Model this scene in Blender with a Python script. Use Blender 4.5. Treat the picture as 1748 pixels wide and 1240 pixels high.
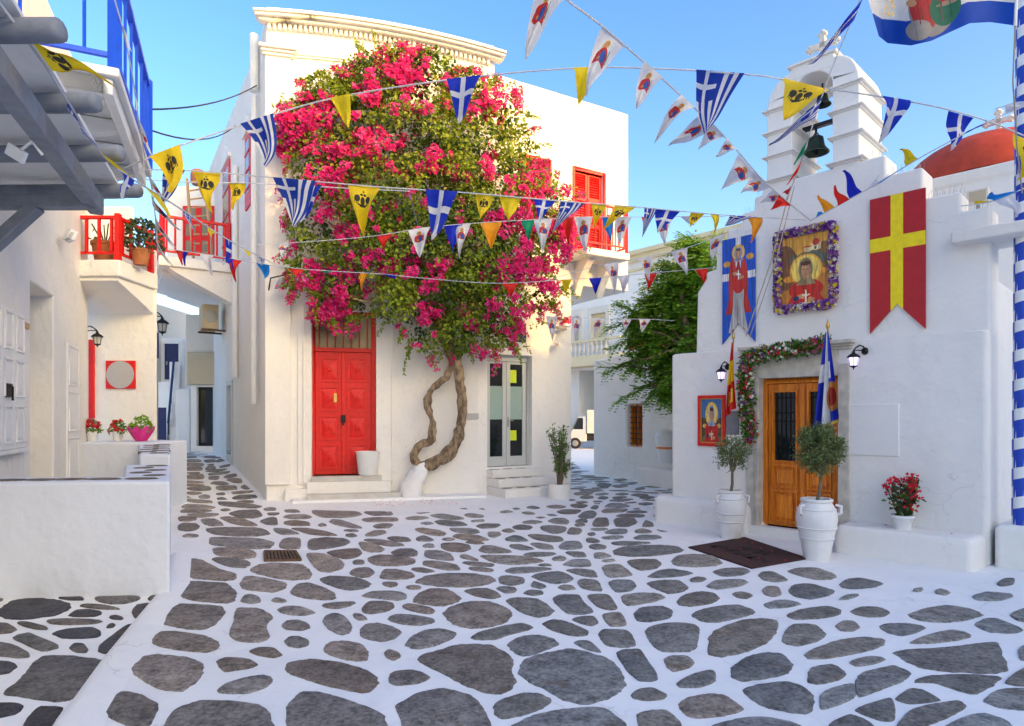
import bpy, math, random
from mathutils import Vector, geometry, noise
R = math.radians
scene = bpy.context.scene
for o in list(bpy.data.objects): bpy.data.objects.remove(o)

# ---------------------------------------------------------------- camera, sky, sun, exposure
FPX, CX, YH, CAMH = 1090.0, 874.0, 710.0, 1.6      # focal length / centre / horizon of the 1748 px photograph
cam_data = bpy.data.cameras.new('camera')
cam = bpy.data.objects.new('camera', cam_data); scene.collection.objects.link(cam)
cam.location = (0, 0, CAMH); cam.rotation_euler = (R(90), 0, 0)
cam_data.sensor_width = 36; cam_data.lens = 36 * FPX / 1748
cam_data.shift_y = (YH - 620) / 1748
cam_data.clip_end = 500
scene.camera = cam

SUN_EL = 15.5
SUN_H = Vector((.75, -.66)).normalized()
SUN = Vector((SUN_H.x * math.cos(R(SUN_EL)), SUN_H.y * math.cos(R(SUN_EL)), math.sin(R(SUN_EL))))
world = bpy.data.worlds.new('World'); scene.world = world; world.use_nodes = True
wn = world.node_tree.nodes; wl = world.node_tree.links
bg = wn['Background']; sky = wn.new('ShaderNodeTexSky'); sky.sky_type = 'NISHITA'
sky.sun_disc = False; sky.sun_elevation = R(SUN_EL); sky.sun_rotation = math.atan2(SUN_H.x, SUN_H.y)
sky.altitude = 0; sky.air_density = 1.0; sky.dust_density = 3.6; sky.ozone_density = 1.0
hsv = wn.new('ShaderNodeHueSaturation'); hsv.inputs['Saturation'].default_value = 1.42; hsv.inputs['Hue'].default_value = .511; wl.new(sky.outputs[0], hsv.inputs['Color']); wl.new(hsv.outputs[0], bg.inputs[0]); bg.inputs[1].default_value = 0.15
sun_data = bpy.data.lights.new('sun', 'SUN'); sun_data.energy = 2.0; sun_data.angle = R(0.5); sun_data.color = (.62, .28, .06)
sun = bpy.data.objects.new('sun', sun_data); scene.collection.objects.link(sun)
sun.rotation_euler = SUN.to_track_quat('Z', 'Y').to_euler(); sun.location = SUN * 40
scene.view_settings.view_transform = 'Standard'; scene.view_settings.look = 'None'
scene.view_settings.exposure = 1.82; scene.view_settings.gamma = 1
scene.view_settings.use_curve_mapping = False
scene.cycles.max_bounces = 8; scene.cycles.transparent_max_bounces = 12

# ---------------------------------------------------------------- helpers
rnd = random.Random(7)
ORG = {}
def V(*a): return Vector(a)
def tag(o, label=None, cat=None, group=None, kind=None):
    if label: o['label'] = label
    if cat: o['category'] = cat
    if group: o['group'] = group
    if kind: o['kind'] = kind
    return o
def thing(name, label, cat, loc, group=None):
    o = bpy.data.objects.new(name, None); scene.collection.objects.link(o)
    o.empty_display_size = .1
    o.location = loc; ORG[o.name] = Vector(loc)
    return tag(o, label, cat, group)
def link(name, me, parent=None):
    o = bpy.data.objects.new(name, me); scene.collection.objects.link(o)
    if parent is not None: o.parent = parent
    return o
def tang(d):
    d = d.normalized()
    a = d.cross(V(0, 0, 1)) if abs(d.z) < .9 else d.cross(V(1, 0, 0))
    a.normalize(); return a, d.cross(a).normalized()

class MB:
    def __init__(s): s.v = []; s.f = []; s.m = []; s.uv = None; s.mi = 0
    def add(s, vs, fs):
        b = len(s.v); s.v += [Vector(p) for p in vs]
        for f in fs: s.f.append([b + i for i in f]); s.m.append(s.mi)
        return s
    def quad(s, a, b, c, d): return s.add([a, b, c, d], [(0, 1, 2, 3)])
    def hexa(s, p):            # p: 4 bottom (ccw), 4 top
        return s.add(p, [(3, 2, 1, 0), (4, 5, 6, 7), (0, 1, 5, 4), (1, 2, 6, 5), (2, 3, 7, 6), (3, 0, 4, 7)])
    def box(s, c, h, ux=V(1, 0, 0), uz=V(0, 0, 1)):
        ux = ux.normalized(); uz = uz.normalized(); uy = uz.cross(ux); c = Vector(c)
        P = lambda a, b, d: c + ux * a * h[0] + uy * b * h[1] + uz * d * h[2]
        return s.hexa([P(-1, -1, -1), P(1, -1, -1), P(1, 1, -1), P(-1, 1, -1), P(-1, -1, 1), P(1, -1, 1), P(1, 1, 1), P(-1, 1, 1)])
    def bar(s, a, b, w, h, up=V(0, 0, 1)):   # beam from a to b, w wide, h high
        a = Vector(a); b = Vector(b); d = b - a; side = d.cross(up)
        if side.length < 1e-6: side = d.cross(V(1, 0, 0))
        side.normalize(); u = side.cross(d).normalized()
        return s.box((a + b) / 2, (d.length / 2, w / 2, h / 2), d, u)
    def pbox(s, pl, u0, u1, z0, z1, o0, o1):
        P = pl.pt
        return s.hexa([P(u0, z0, o1), P(u1, z0, o1), P(u1, z0, o0), P(u0, z0, o0), P(u0, z1, o1), P(u1, z1, o1), P(u1, z1, o0), P(u0, z1, o0)])
    def tube(s, pts, rad, n=8, cap=True):
        pts = [Vector(p) for p in pts]
        if not isinstance(rad, (list, tuple)): rad = [rad] * len(pts)
        b = len(s.v); a0 = None
        for i, p in enumerate(pts):
            d = pts[min(i + 1, len(pts) - 1)] - pts[max(i - 1, 0)]
            if a0 is None: a, c = tang(d)
            else:
                dn = d.normalized(); a = (a0 - dn * a0.dot(dn)); a = a.normalized() if a.length > 1e-6 else tang(d)[0]; c = dn.cross(a)
            a0 = a
            for k in range(n):
                t = 2 * math.pi * k / n; s.v.append(p + (a * math.cos(t) + c * math.sin(t)) * rad[i])
        for i in range(len(pts) - 1):
            for k in range(n):
                s.f.append([b + i * n + k, b + i * n + (k + 1) % n, b + (i + 1) * n + (k + 1) % n, b + (i + 1) * n + k]); s.m.append(s.mi)
        if cap:
            s.f.append([b + k for k in range(n)][::-1]); s.m.append(s.mi)
            s.f.append([b + (len(pts) - 1) * n + k for k in range(n)]); s.m.append(s.mi)
        return s
    def lathe(s, c, prof, n=24, axis=V(0, 0, 1), sx=1):
        c = Vector(c); a, d = tang(axis); b = len(s.v); ax = axis.normalized()
        for r, z in prof:
            for k in range(n):
                t = 2 * math.pi * k / n; s.v.append(c + ax * z + (a * math.cos(t) * sx + d * math.sin(t)) * r)
        for i in range(len(prof) - 1):
            for k in range(n):
                s.f.append([b + i * n + k, b + i * n + (k + 1) % n, b + (i + 1) * n + (k + 1) % n, b + (i + 1) * n + k]); s.m.append(s.mi)
        for i, rev in ((0, 1), (len(prof) - 1, 0)):
            if prof[i][0] > 1e-4:
                f = [b + i * n + k for k in range(n)]; s.f.append(f[::-1] if rev else f); s.m.append(s.mi)
        return s
    def ball(s, c, r, n=10):
        if not isinstance(r, (tuple, list)): r = (r, r, r)
        c = Vector(c); m = n // 2 + 1; b = len(s.v)
        for i in range(m + 1):
            ph = math.pi * i / m
            for k in range(n):
                t = 2 * math.pi * k / n
                s.v.append(c + V(r[0] * math.sin(ph) * math.cos(t), r[1] * math.sin(ph) * math.sin(t), -r[2] * math.cos(ph)))
        for i in range(m):
            for k in range(n):
                s.f.append([b + i * n + k, b + i * n + (k + 1) % n, b + (i + 1) * n + (k + 1) % n, b + (i + 1) * n + k]); s.m.append(s.mi)
        return s
    def prism(s, P, outline, o0, o1, holes=()):    # P(u, z, o) -> point; outline and holes lists of (u, z); back at o0, front at o1
        loops = [list(outline)] + [list(h) for h in holes]
        flat = [p for l in loops for p in l]
        tris = geometry.tessellate_polygon([[V(p[0], p[1], 0) for p in l] for l in loops])
        n = len(flat); b = len(s.v)
        s.v += [P(p[0], p[1], o1) for p in flat] + [P(p[0], p[1], o0) for p in flat]
        for t in tris:
            s.f.append([b + i for i in t]); s.m.append(s.mi)
            s.f.append([b + n + i for i in reversed(t)]); s.m.append(s.mi)
        k = 0
        for l in loops:
            for i in range(len(l)):
                j = (i + 1) % len(l)
                s.f.append([b + k + i, b + k + j, b + n + k + j, b + n + k + i]); s.m.append(s.mi)
            k += len(l)
        return s
    def build(s, name, mat, parent=None, smooth=False, bevel=0, seg=2, base=None, recalc=True, uv=None):
        import bmesh
        if parent is not None: off = ORG[parent.name]
        elif base is not None: off = Vector(base)
        else:
            xs = [p.x for p in s.v]; ys = [p.y for p in s.v]; off = V((min(xs) + max(xs)) / 2, (min(ys) + max(ys)) / 2, min(p.z for p in s.v))
        me = bpy.data.meshes.new(name)
        me.from_pydata([tuple(p - off) for p in s.v], [], s.f)
        mats = mat if isinstance(mat, (list, tuple)) else [mat]
        for m in mats: me.materials.append(m)
        if len(mats) > 1: me.polygons.foreach_set('material_index', s.m)
        if uv is not None:
            l = me.uv_layers.new(name='UVMap')
            for p in me.polygons:
                for li in p.loop_indices: l.data[li].uv = uv[me.loops[li].vertex_index]
        if recalc:
            bm = bmesh.new(); bm.from_mesh(me); bmesh.ops.remove_doubles(bm, verts=bm.verts, dist=1e-5) if uv is None else None
            bmesh.ops.recalc_face_normals(bm, faces=bm.faces); bm.to_mesh(me); bm.free()
        if smooth:
            me.polygons.foreach_set('use_smooth', [True] * len(me.polygons))
            me.set_sharp_from_angle(angle=R(smooth if smooth is not True else 50))
        o = link(name, me, parent)
        if parent is None: o.location = off
        ORG[o.name] = off
        if bevel:
            b = o.modifiers.new('bevel', 'BEVEL'); b.width = bevel; b.segments = seg; b.limit_method = 'ANGLE'; b.angle_limit = R(40)
            me.polygons.foreach_set('use_smooth', [True] * len(me.polygons))
            w = o.modifiers.new('wn', 'WEIGHTED_NORMAL'); w.keep_sharp = False; w.weight = 100
        return o

class Pl:                      # upright plane through two ground points; u along it, z up, o towards the camera
    def __init__(s, p0, p1):
        s.p0 = V(p0[0], p0[1]); d = V(p1[0], p1[1]) - s.p0; s.L = d.length; s.U = d.normalized()
        n = V(-s.U.y, s.U.x); s.N = n if n.dot(-s.p0) > 0 else -n
        s.U3 = V(s.U.x, s.U.y, 0); s.N3 = V(s.N.x, s.N.y, 0)
    def uz(s, x, y, o=0):
        d = V((x - CX) / FPX, 1, (YH - y) / FPX); q = s.p0 + s.N * o
        t = q.dot(s.N) / V(d.x, d.y).dot(s.N)
        return (V(d.x, d.y) * t - s.p0).dot(s.U), CAMH + d.z * t
    def pt(s, u, z, o=0):
        q = s.p0 + s.U * u + s.N * o; return V(q.x, q.y, z)
    def px(s, x, y, o=0):
        u, z = s.uz(x, y, o); return s.pt(u, z, o)
    def rect(s, x0, y0, x1, y1, o=0):
        xm = (x0 + x1) / 2; ym = (y0 + y1) / 2
        a = s.uz(x0, ym, o)[0]; b = s.uz(x1, ym, o)[0]
        return min(a, b), max(a, b), s.uz(xm, y1, o)[1], s.uz(xm, y0, o)[1]
def W(x, y, D): return V((x - CX) / FPX * D, D, CAMH + (YH - y) / FPX * D)
def XD(x, D): return ((x - CX) / FPX * D, D)
def loop4(r): return [(r[0], r[2]), (r[1], r[2]), (r[1], r[3]), (r[0], r[3])]

# ---------------------------------------------------------------- materials
M = {}
def nodes(name, rough=.8):
    m = bpy.data.materials.new(name); m.use_nodes = True; M[name] = m
    nt = m.node_tree; b = nt.nodes['Principled BSDF']; b.inputs['Roughness'].default_value = rough
    return m, nt, b
def mixc(nt, fac, a, b):
    x = nt.nodes.new('ShaderNodeMix'); x.data_type = 'RGBA'; x.clamp_factor = True
    for i, v in ((0, fac), (6, a), (7, b)):
        if isinstance(v, bpy.types.NodeSocket): nt.links.new(v, x.inputs[i])
        else: x.inputs[i].default_value = v if i == 0 else (*v[:3], 1)
    return x.outputs[2]
def tex(nt, scale, detail=4, rough=.55, vec=None, dist=0):
    t = nt.nodes.new('ShaderNodeTexNoise'); t.inputs['Scale'].default_value = scale; t.inputs['Detail'].default_value = detail
    t.inputs['Roughness'].default_value = rough; t.inputs['Distortion'].default_value = dist
    if vec is None:
        c = nt.nodes.get('coords') or nt.nodes.new('ShaderNodeTexCoord'); c.name = 'coords'; vec = c.outputs['Object']
    nt.links.new(vec, t.inputs['Vector']); return t.outputs[0]
def ramp(nt, src, a, b):
    r = nt.nodes.new('ShaderNodeMapRange'); r.inputs['From Min'].default_value = a; r.inputs['From Max'].default_value = b
    nt.links.new(src, r.inputs['Value']); return r.outputs[0]
def bump(nt, b, hs, dist=.02, strength=.5):
    prev = None
    for h, d in hs:
        n = nt.nodes.new('ShaderNodeBump'); n.inputs['Strength'].default_value = strength; n.inputs['Distance'].default_value = d
        nt.links.new(h, n.inputs['Height'])
        if prev: nt.links.new(prev, n.inputs['Normal'])
        prev = n.outputs[0]
    nt.links.new(prev, b.inputs['Normal'])
def plaster(name, col, stain=.1, dark=(.45, .42, .38), bs=1.0, rough=.85):
    m, nt, b = nodes(name, rough)
    big = ramp(nt, tex(nt, .9, 5), .35, .75); c = mixc(nt, big, col, [k * .93 for k in col])
    st = ramp(nt, tex(nt, 2.3, 8, .68, dist=.6), .6, .85); mul = nt.nodes.new('ShaderNodeMath'); mul.operation = 'MULTIPLY'; mul.inputs[1].default_value = stain * 2.2
    nt.links.new(st, mul.inputs[0]); c = mixc(nt, mul.outputs[0], c, dark)
    mp = nt.nodes.new('ShaderNodeMapping'); mp.inputs['Scale'].default_value = (5, 5, .45); nt.links.new(nt.nodes['coords'].outputs['Object'], mp.inputs[0])   # rain streaks
    sk = ramp(nt, tex(nt, 1.0, 6, .6, mp.outputs[0]), .58, .8); m3 = nt.nodes.new('ShaderNodeMath'); m3.operation = 'MULTIPLY'; m3.inputs[1].default_value = stain * .9 + .02
    nt.links.new(sk, m3.inputs[0]); c = mixc(nt, m3.outputs[0], c, dark)
    vo = nt.nodes.new('ShaderNodeTexVoronoi'); vo.feature = 'DISTANCE_TO_EDGE'; vo.inputs['Scale'].default_value = 1.1                                              # hairline cracks
    va = nt.nodes.new('ShaderNodeVectorMath'); va.operation = 'ADD'; tn = nt.nodes.new('ShaderNodeTexNoise'); tn.inputs['Scale'].default_value = 3.5; tn.inputs['Detail'].default_value = 6
    nt.links.new(nt.nodes['coords'].outputs['Object'], tn.inputs[0]); sc_ = nt.nodes.new('ShaderNodeVectorMath'); sc_.operation = 'SCALE'; sc_.inputs['Scale'].default_value = .5; nt.links.new(tn.outputs['Color'], sc_.inputs[0])
    nt.links.new(nt.nodes['coords'].outputs['Object'], va.inputs[0]); nt.links.new(sc_.outputs[0], va.inputs[1]); nt.links.new(va.outputs[0], vo.inputs['Vector'])
    ck = ramp(nt, vo.outputs['Distance'], .009, .003); mk = ramp(nt, tex(nt, .8, 2), .52, .62); m4 = nt.nodes.new('ShaderNodeMath'); m4.operation = 'MULTIPLY'; nt.links.new(ck, m4.inputs[0]); nt.links.new(mk, m4.inputs[1])
    m5 = nt.nodes.new('ShaderNodeMath'); m5.operation = 'MULTIPLY'; m5.inputs[1].default_value = min(.5, .2 + stain); nt.links.new(m4.outputs[0], m5.inputs[0]); c = mixc(nt, m5.outputs[0], c, dark)
    nt.links.new(c, b.inputs['Base Color'])
    bump(nt, b, [(tex(nt, 2.2, 3), .06 * bs), (tex(nt, 9, 5, .6, dist=.5), .013 * bs), (tex(nt, 70, 4), .003 * bs)], strength=.6)
    return m
def paint(name, col, rough=.45, var=.15, bs=.002, scale=12, metal=0, coat=0):
    m, nt, b = nodes(name, rough)
    c = mixc(nt, ramp(nt, tex(nt, scale, 5), .35, .7), col, [k * (1 - var) for k in col])
    nt.links.new(c, b.inputs['Base Color']); b.inputs['Metallic'].default_value = metal
    if coat: b.inputs['Coat Weight'].default_value = coat
    rr = ramp(nt, tex(nt, 30, 3), 0, 1); rr.node.inputs['To Min'].default_value = max(.05, rough - .12); rr.node.inputs['To Max'].default_value = rough + .15
    nt.links.new(rr, b.inputs['Roughness'])
    if bs: bump(nt, b, [(tex(nt, 60, 4), bs)])
    return m
def two(name, a, b_, scale, rough=.7, bs=.004, lo=.4, hi=.6, stretch=None, detail=6):
    m, nt, b = nodes(name, rough); vec = None
    if stretch:
        c = nt.nodes.new('ShaderNodeTexCoord'); mp = nt.nodes.new('ShaderNodeMapping'); mp.inputs['Scale'].default_value = stretch
        nt.links.new(c.outputs['Object'], mp.inputs[0]); vec = mp.outputs[0]
    t = tex(nt, scale, detail, .65, vec, .4)
    nt.links.new(mixc(nt, ramp(nt, t, lo, hi), a, b_), b.inputs['Base Color'])
    if bs: bump(nt, b, [(t, bs), (tex(nt, scale * 5, 3, vec=vec), bs * .4)])
    return m
def leafmat(name, col, trans=.35, rough=.55):
    m, nt, b = nodes(name, rough)
    c = mixc(nt, tex(nt, 3, 2), [k * .75 for k in col], [min(1, k * 1.3) for k in col]); nt.links.new(c, b.inputs['Base Color'])
    t = nt.nodes.new('ShaderNodeBsdfTranslucent'); nt.links.new(c, t.inputs[0])
    x = nt.nodes.new('ShaderNodeMixShader'); x.inputs[0].default_value = trans
    nt.links.new(b.outputs[0], x.inputs[1]); nt.links.new(t.outputs[0], x.inputs[2])
    nt.links.new(x.outputs[0], nt.nodes['Material Output'].inputs[0]); return m
def printmat(name, base, layers, rough=.75, trans=0, weave=.0006, wobble=0):
    """flat print in UV space: layers of ('e', cx, cy, rx, ry, colour), ('r', x0, y0, x1, y1, colour) or ('s', n, x0, x1, y0, y1, colour) stripes in u"""
    m, nt, b = nodes(name, rough); N = nt.nodes; L = nt.links
    uv = N.new('ShaderNodeUVMap'); col = tuple(base)
    if wobble:                                # brushed, painterly outlines
        tn = N.new('ShaderNodeTexNoise'); tn.inputs['Scale'].default_value = 16; tn.inputs['Detail'].default_value = 5; L.new(uv.outputs[0], tn.inputs[0])
        ms = N.new('ShaderNodeVectorMath'); ms.operation = 'MULTIPLY_ADD'; L.new(tn.outputs['Color'], ms.inputs[0]); ms.inputs[1].default_value = (wobble,) * 3; ms.inputs[2].default_value = (-wobble / 2,) * 3
        ad = N.new('ShaderNodeVectorMath'); ad.operation = 'ADD'; L.new(uv.outputs[0], ad.inputs[0]); L.new(ms.outputs[0], ad.inputs[1]); uv = ad
    def vm(op, a, bb=None, c=None):
        n = N.new('ShaderNodeVectorMath'); n.operation = op; L.new(a, n.inputs[0])
        if bb: n.inputs[1].default_value = bb
        if c: n.inputs[2].default_value = c
        return n
    def ma(op, a, v):
        n = N.new('ShaderNodeMath'); n.operation = op; L.new(a, n.inputs[0])
        if isinstance(v, bpy.types.NodeSocket): L.new(v, n.inputs[1])
        else: n.inputs[1].default_value = v
        return n.outputs[0]
    def rect(x0, y0, x1, y1):
        cx, cy, rx, ry = (x0 + x1) / 2, (y0 + y1) / 2, abs(x1 - x0) / 2, abs(y1 - y0) / 2
        q = vm('ABSOLUTE', vm('MULTIPLY_ADD', uv.outputs[0], (1 / rx, 1 / ry, 0), (-cx / rx, -cy / ry, 0)).outputs[0])
        sp = N.new('ShaderNodeSeparateXYZ'); L.new(q.outputs[0], sp.inputs[0])
        return ma('LESS_THAN', ma('MAXIMUM', sp.outputs[0], sp.outputs[1]), 1.0)
    for l in layers:
        if l[0] == 'e':
            _, cx, cy, rx, ry, c = l
            q = vm('LENGTH', vm('MULTIPLY_ADD', uv.outputs[0], (1 / rx, 1 / ry, 0), (-cx / rx, -cy / ry, 0)).outputs[0])
            mk = ma('LESS_THAN', q.outputs['Value'], 1.0)
        elif l[0] == 'r':
            mk = rect(*l[1:5]); c = l[5]
        elif l[0] == 't':                     # triangle: apex (cx, ytop), base half width w at ybot
            _, cx, yt, w, yb, c = l
            sp = N.new('ShaderNodeSeparateXYZ'); L.new(uv.outputs[0], sp.inputs[0])
            ax = ma('ABSOLUTE', ma('SUBTRACT', sp.outputs[0], cx), 0)
            lim = ma('MULTIPLY', ma('SUBTRACT', sp.outputs[1], yt), w / (yb - yt))
            mk = ma('LESS_THAN', ax, lim); mk = ma('MULTIPLY', mk, rect(0, min(yt, yb), 1, max(yt, yb)))
        elif l[0] == 's':
            _, n, x0, x1, y0, y1, c = l
            sp = N.new('ShaderNodeSeparateXYZ'); L.new(uv.outputs[0], sp.inputs[0])
            fr = ma('MODULO', ma('MULTIPLY', sp.outputs[0], n), 1.0)
            mk = ma('MULTIPLY', ma('LESS_THAN', fr, .5), rect(x0, y0, x1, y1))
        col = mixc(nt, mk, col, c)
    cc = mixc(nt, ramp(nt, tex(nt, 14, 3), .3, .8), (1, 1, 1), (.8, .8, .8))
    if wobble:                                # folds and aged varnish
        mp = N.new('ShaderNodeMapping'); mp.inputs['Scale'].default_value = (15, 2.2, 1); mp.inputs['Rotation'].default_value = (0, 0, .12); L.new(uv.outputs[0], mp.inputs[0])
        cc = mixc(nt, ramp(nt, tex(nt, 1.6, 6, .6, mp.outputs[0], .6), .38, .62), (.62, .58, .55), (1.25, 1.22, 1.18))
    mu = N.new('ShaderNodeMix'); mu.data_type = 'RGBA'; mu.blend_type = 'MULTIPLY'; mu.inputs[0].default_value = 1
    if isinstance(col, tuple): mu.inputs[6].default_value = (*col[:3], 1)
    else: L.new(col, mu.inputs[6])
    L.new(cc, mu.inputs[7]); col = mu.outputs[2]
    L.new(col, b.inputs['Base Color'])
    if weave: bump(nt, b, [(tex(nt, 25, 3), weave * 3)])
    if trans:
        t = N.new('ShaderNodeBsdfTranslucent'); L.new(col, t.inputs[0]); x = N.new('ShaderNodeMixShader'); x.inputs[0].default_value = trans
        L.new(b.outputs[0], x.inputs[1]); L.new(t.outputs[0], x.inputs[2]); L.new(x.outputs[0], N['Material Output'].inputs[0])
    return m
WHITE = (.84, .81, .76)
plaster('plaster', WHITE, .12); plaster('plaster_old', (.80, .77, .72), .22, (.4, .36, .3), 1.2)
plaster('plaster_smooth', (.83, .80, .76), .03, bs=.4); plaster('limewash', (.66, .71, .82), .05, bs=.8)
plaster('cream', (.74, .62, .38), .1); plaster('beige', (.55, .46, .31), .08); plaster('sand_white', (.74, .68, .58), .15)
plaster('lime_ground', (.87, .86, .84), .16, (.42, .40, .37), .9)
paint('red_paint', (.72, .006, .003), .5, .18); paint('blue_paint', (.0, .09, .78), .4, .15); paint('dark_blue', (.006, .012, .09), .4)
paint('white_paint', (.78, .78, .77), .5, .06); paint('grey_beam', (.22, .24, .28), .6, .25, .004); paint('black_iron', (.012, .012, .014), .45, .3, metal=.4)
paint('ceramic', (.74, .75, .74), .35, .05); paint('urn_white', (.76, .75, .74), .6, .06, .003); paint('plastic_white', (.75, .76, .76), .4, .03)
paint('terracotta', (.42, .15, .055), .8, .25); paint('grey_metal', (.32, .33, .33), .4, .1, metal=.3); paint('door_grey', (.52, .54, .53), .45, .05)
paint('rust', (.16, .085, .04), .8, .5); paint('dome_red', (.50, .055, .02), .75, .3, .006, 5); paint('brass', (.55, .38, .12), .35, metal=.9)
paint('bell_bronze', (.05, .075, .05), .5, .55, .004, 8, .5); paint('stone_trim', (.64, .59, .50), .8, .3, .008, 9); paint('orange', (.8, .22, .03), .5)
paint('soil', (.05, .035, .022), .95, .5, .02, 30); paint('rubber', (.02, .02, .02), .8); paint('mat_brown', (.055, .018, .016), .95, .3, .004, 60)
paint('mat_letter', (.008, .006, .006), .95, .2, 0); paint('cable', (.02, .02, .022), .6, .1, 0); paint('cord_white', (.55, .56, .6), .7, .2, 0)
paint('rope', (.42, .36, .27), .85, .3, 0); paint('stripe_blue', (.004, .05, .45), .5, .15, .002); paint('pink_wrap', (.75, .03, .30), .3, .2, .002)
paint('marble', (.60, .57, .52), .55, .25, .004, 5); paint('yellow_panel', (.62, .75, .02), .5, .05, 0); paint('frost_panel', (.30, .42, .38), .35, .06, 0)
paint('sign_navy', (.008, .012, .09), .5, .1, 0); paint('gold', (.55, .36, .08), .45, .2, 0, metal=.3); paint('grey_panel', (.45, .43, .43), .5, .05, 0)
paint('plaque_grey', (.24, .23, .24), .7, .2); paint('truck_paint', (.62, .66, .62), .3, .04, 0, coat=.4); paint('truck_box', (.74, .7, .58), .5, .06, 0)
paint('wicker', (.3, .18, .08), .8, .4); paint('bark_pale', (.2, .15, .1), .9, .4, .01, 20); paint('ladder_wood', (.55, .34, .17), .7, .3)
two('door_wood', (.86, .27, .013), (.56, .135, .008), 3.5, .38, .002, stretch=(9, 9, .7)); two('bark', (.36, .26, .16), (.12, .08, .05), 14, .95, .03, stretch=(1, 1, .35))
two('bark_lime', (.78, .78, .77), (.60, .58, .55), 9, .9, .02, .55, .85)
m, nt, b = nodes('glass_dark', .06); b.inputs['Base Color'].default_value = (.012, .016, .018, 1); b.inputs['Specular IOR Level'].default_value = .6
m, nt, b = nodes('glass_dusty', .25); nt.links.new(mixc(nt, tex(nt, 6, 5), (.16, .13, .09), (.3, .24, .15)), b.inputs['Base Color'])
m, nt, b = nodes('lamp_glow', .4); b.inputs['Base Color'].default_value = (.8, .8, .9, 1); b.inputs['Emission Color'].default_value = (.62, .48, 1, 1); b.inputs['Emission Strength'].default_value = .75
m, nt, b = nodes('lamp_glass', .15); b.inputs['Base Color'].default_value = (.5, .5, .46, 1)
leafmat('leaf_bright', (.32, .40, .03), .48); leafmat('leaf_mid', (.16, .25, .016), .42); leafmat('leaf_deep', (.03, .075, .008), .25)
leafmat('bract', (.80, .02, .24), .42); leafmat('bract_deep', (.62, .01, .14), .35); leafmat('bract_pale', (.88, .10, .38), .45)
leafmat('olive_leaf', (.10, .15, .04), .25); leafmat('olive_pale', (.24, .28, .12), .25); leafmat('acacia', (.12, .29, .025), .45); leafmat('acacia_light', (.26, .46, .04), .5)
leafmat('begonia_leaf', (.045, .07, .02), .2); leafmat('begonia_red', (.75, .015, .04), .3); leafmat('petal_purple', (.16, .03, .32), .2); leafmat('petal_yellow', (.8, .62, .03), .2)
leafmat('petal_white', (.8, .78, .66), .2); leafmat('petal_pink', (.75, .16, .3), .25); leafmat('petal_red', (.6, .008, .015), .2); leafmat('lilac', (.35, .12, .42), .2)
# paving stone: own colour per stone (object colour), grain, quartz veins, paint worn over the edges
m, nt, b = nodes('paving_stone', .72)
oi = nt.nodes.new('ShaderNodeObjectInfo')
g_ = nt.nodes.new('ShaderNodeMath'); g_.operation = 'ADD'; nt.links.new(tex(nt, 34, 6, .75), g_.inputs[0]); g2 = nt.nodes.new('ShaderNodeMath'); g2.operation = 'MULTIPLY'; g2.inputs[1].default_value = .8; nt.links.new(tex(nt, 6, 9, .72, dist=.25), g2.inputs[0]); nt.links.new(g2.outputs[0], g_.inputs[1])
c = mixc(nt, ramp(nt, g_.outputs[0], .72, 1.08), (.36, .345, .34), (1.7, 1.66, 1.6)); mu = nt.nodes.new('ShaderNodeMix'); mu.data_type = 'RGBA'; mu.blend_type = 'MULTIPLY'; mu.inputs[0].default_value = 1
nt.links.new(oi.outputs['Color'], mu.inputs[6]); nt.links.new(c, mu.inputs[7])
rust = mixc(nt, ramp(nt, tex(nt, 3.1, 5, .6, dist=1.2), .58, .75), mu.outputs[2], (.15, .095, .06))
smear = ramp(nt, tex(nt, 5, 10, .75, dist=.5), .66, .74); sm = nt.nodes.new('ShaderNodeMath'); sm.operation = 'MULTIPLY'; sm.inputs[1].default_value = .4; nt.links.new(smear, sm.inputs[0])
c = mixc(nt, sm.outputs[0], rust, (.42, .42, .44)); c = mixc(nt, ramp(nt, tex(nt, 120, 3, .7), .72, .8), c, (.5, .5, .5))
nt.links.new(c, b.inputs['Base Color']); bump(nt, b, [(tex(nt, 5, 9, .72, dist=.3), .045), (tex(nt, 38, 6, .75), .012)], strength=.9)
# ---------------------------------------------------------------- main planes of the place
C0 = V(*XD(455, 12.0)); C1 = V(*XD(815, 12.92)); C2 = V(*XD(1072, 14.9))
AL = V(-.5315, .847)                                   # direction of the alley
PC = Pl(C0, C1); PW = Pl(C1, C2); PS = Pl(C0, C0 + AL * 9)
K0 = V(*XD(1145, 9.64)); K1 = V(*XD(1690, 6.8)); PK = Pl(K0, K1); KB = -PK.N   # church front, direction to its back
H0 = V(*XD(0, 6.8)); H1 = V(*XD(150, 11.0)); PH = Pl(H0, H1)
PH2 = Pl(V(*XD(140, 11.5)), V(*XD(268, 11.5)))
PM = Pl(V(*XD(1012, 17.7)), V(*XD(1140, 14.8)))
def gz(x, y):                                          # ground height: level square, the alley climbs
    t = (V(x, y) - C0).dot(AL)
    if t <= 0 or x > -2.5: return 0.0
    if t > 5.5: return .55
    return .55 * t / 5.5
def G(x, y):
    z = 0.0
    for _ in range(12):
        D = (CAMH - z) * FPX / max(y - YH, 6); X = (x - CX) / FPX * D; z = z * .5 + gz(X, D) * .5
    D = (CAMH - z) * FPX / max(y - YH, 6)
    return V((x - CX) / FPX * D, D, z)

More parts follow.
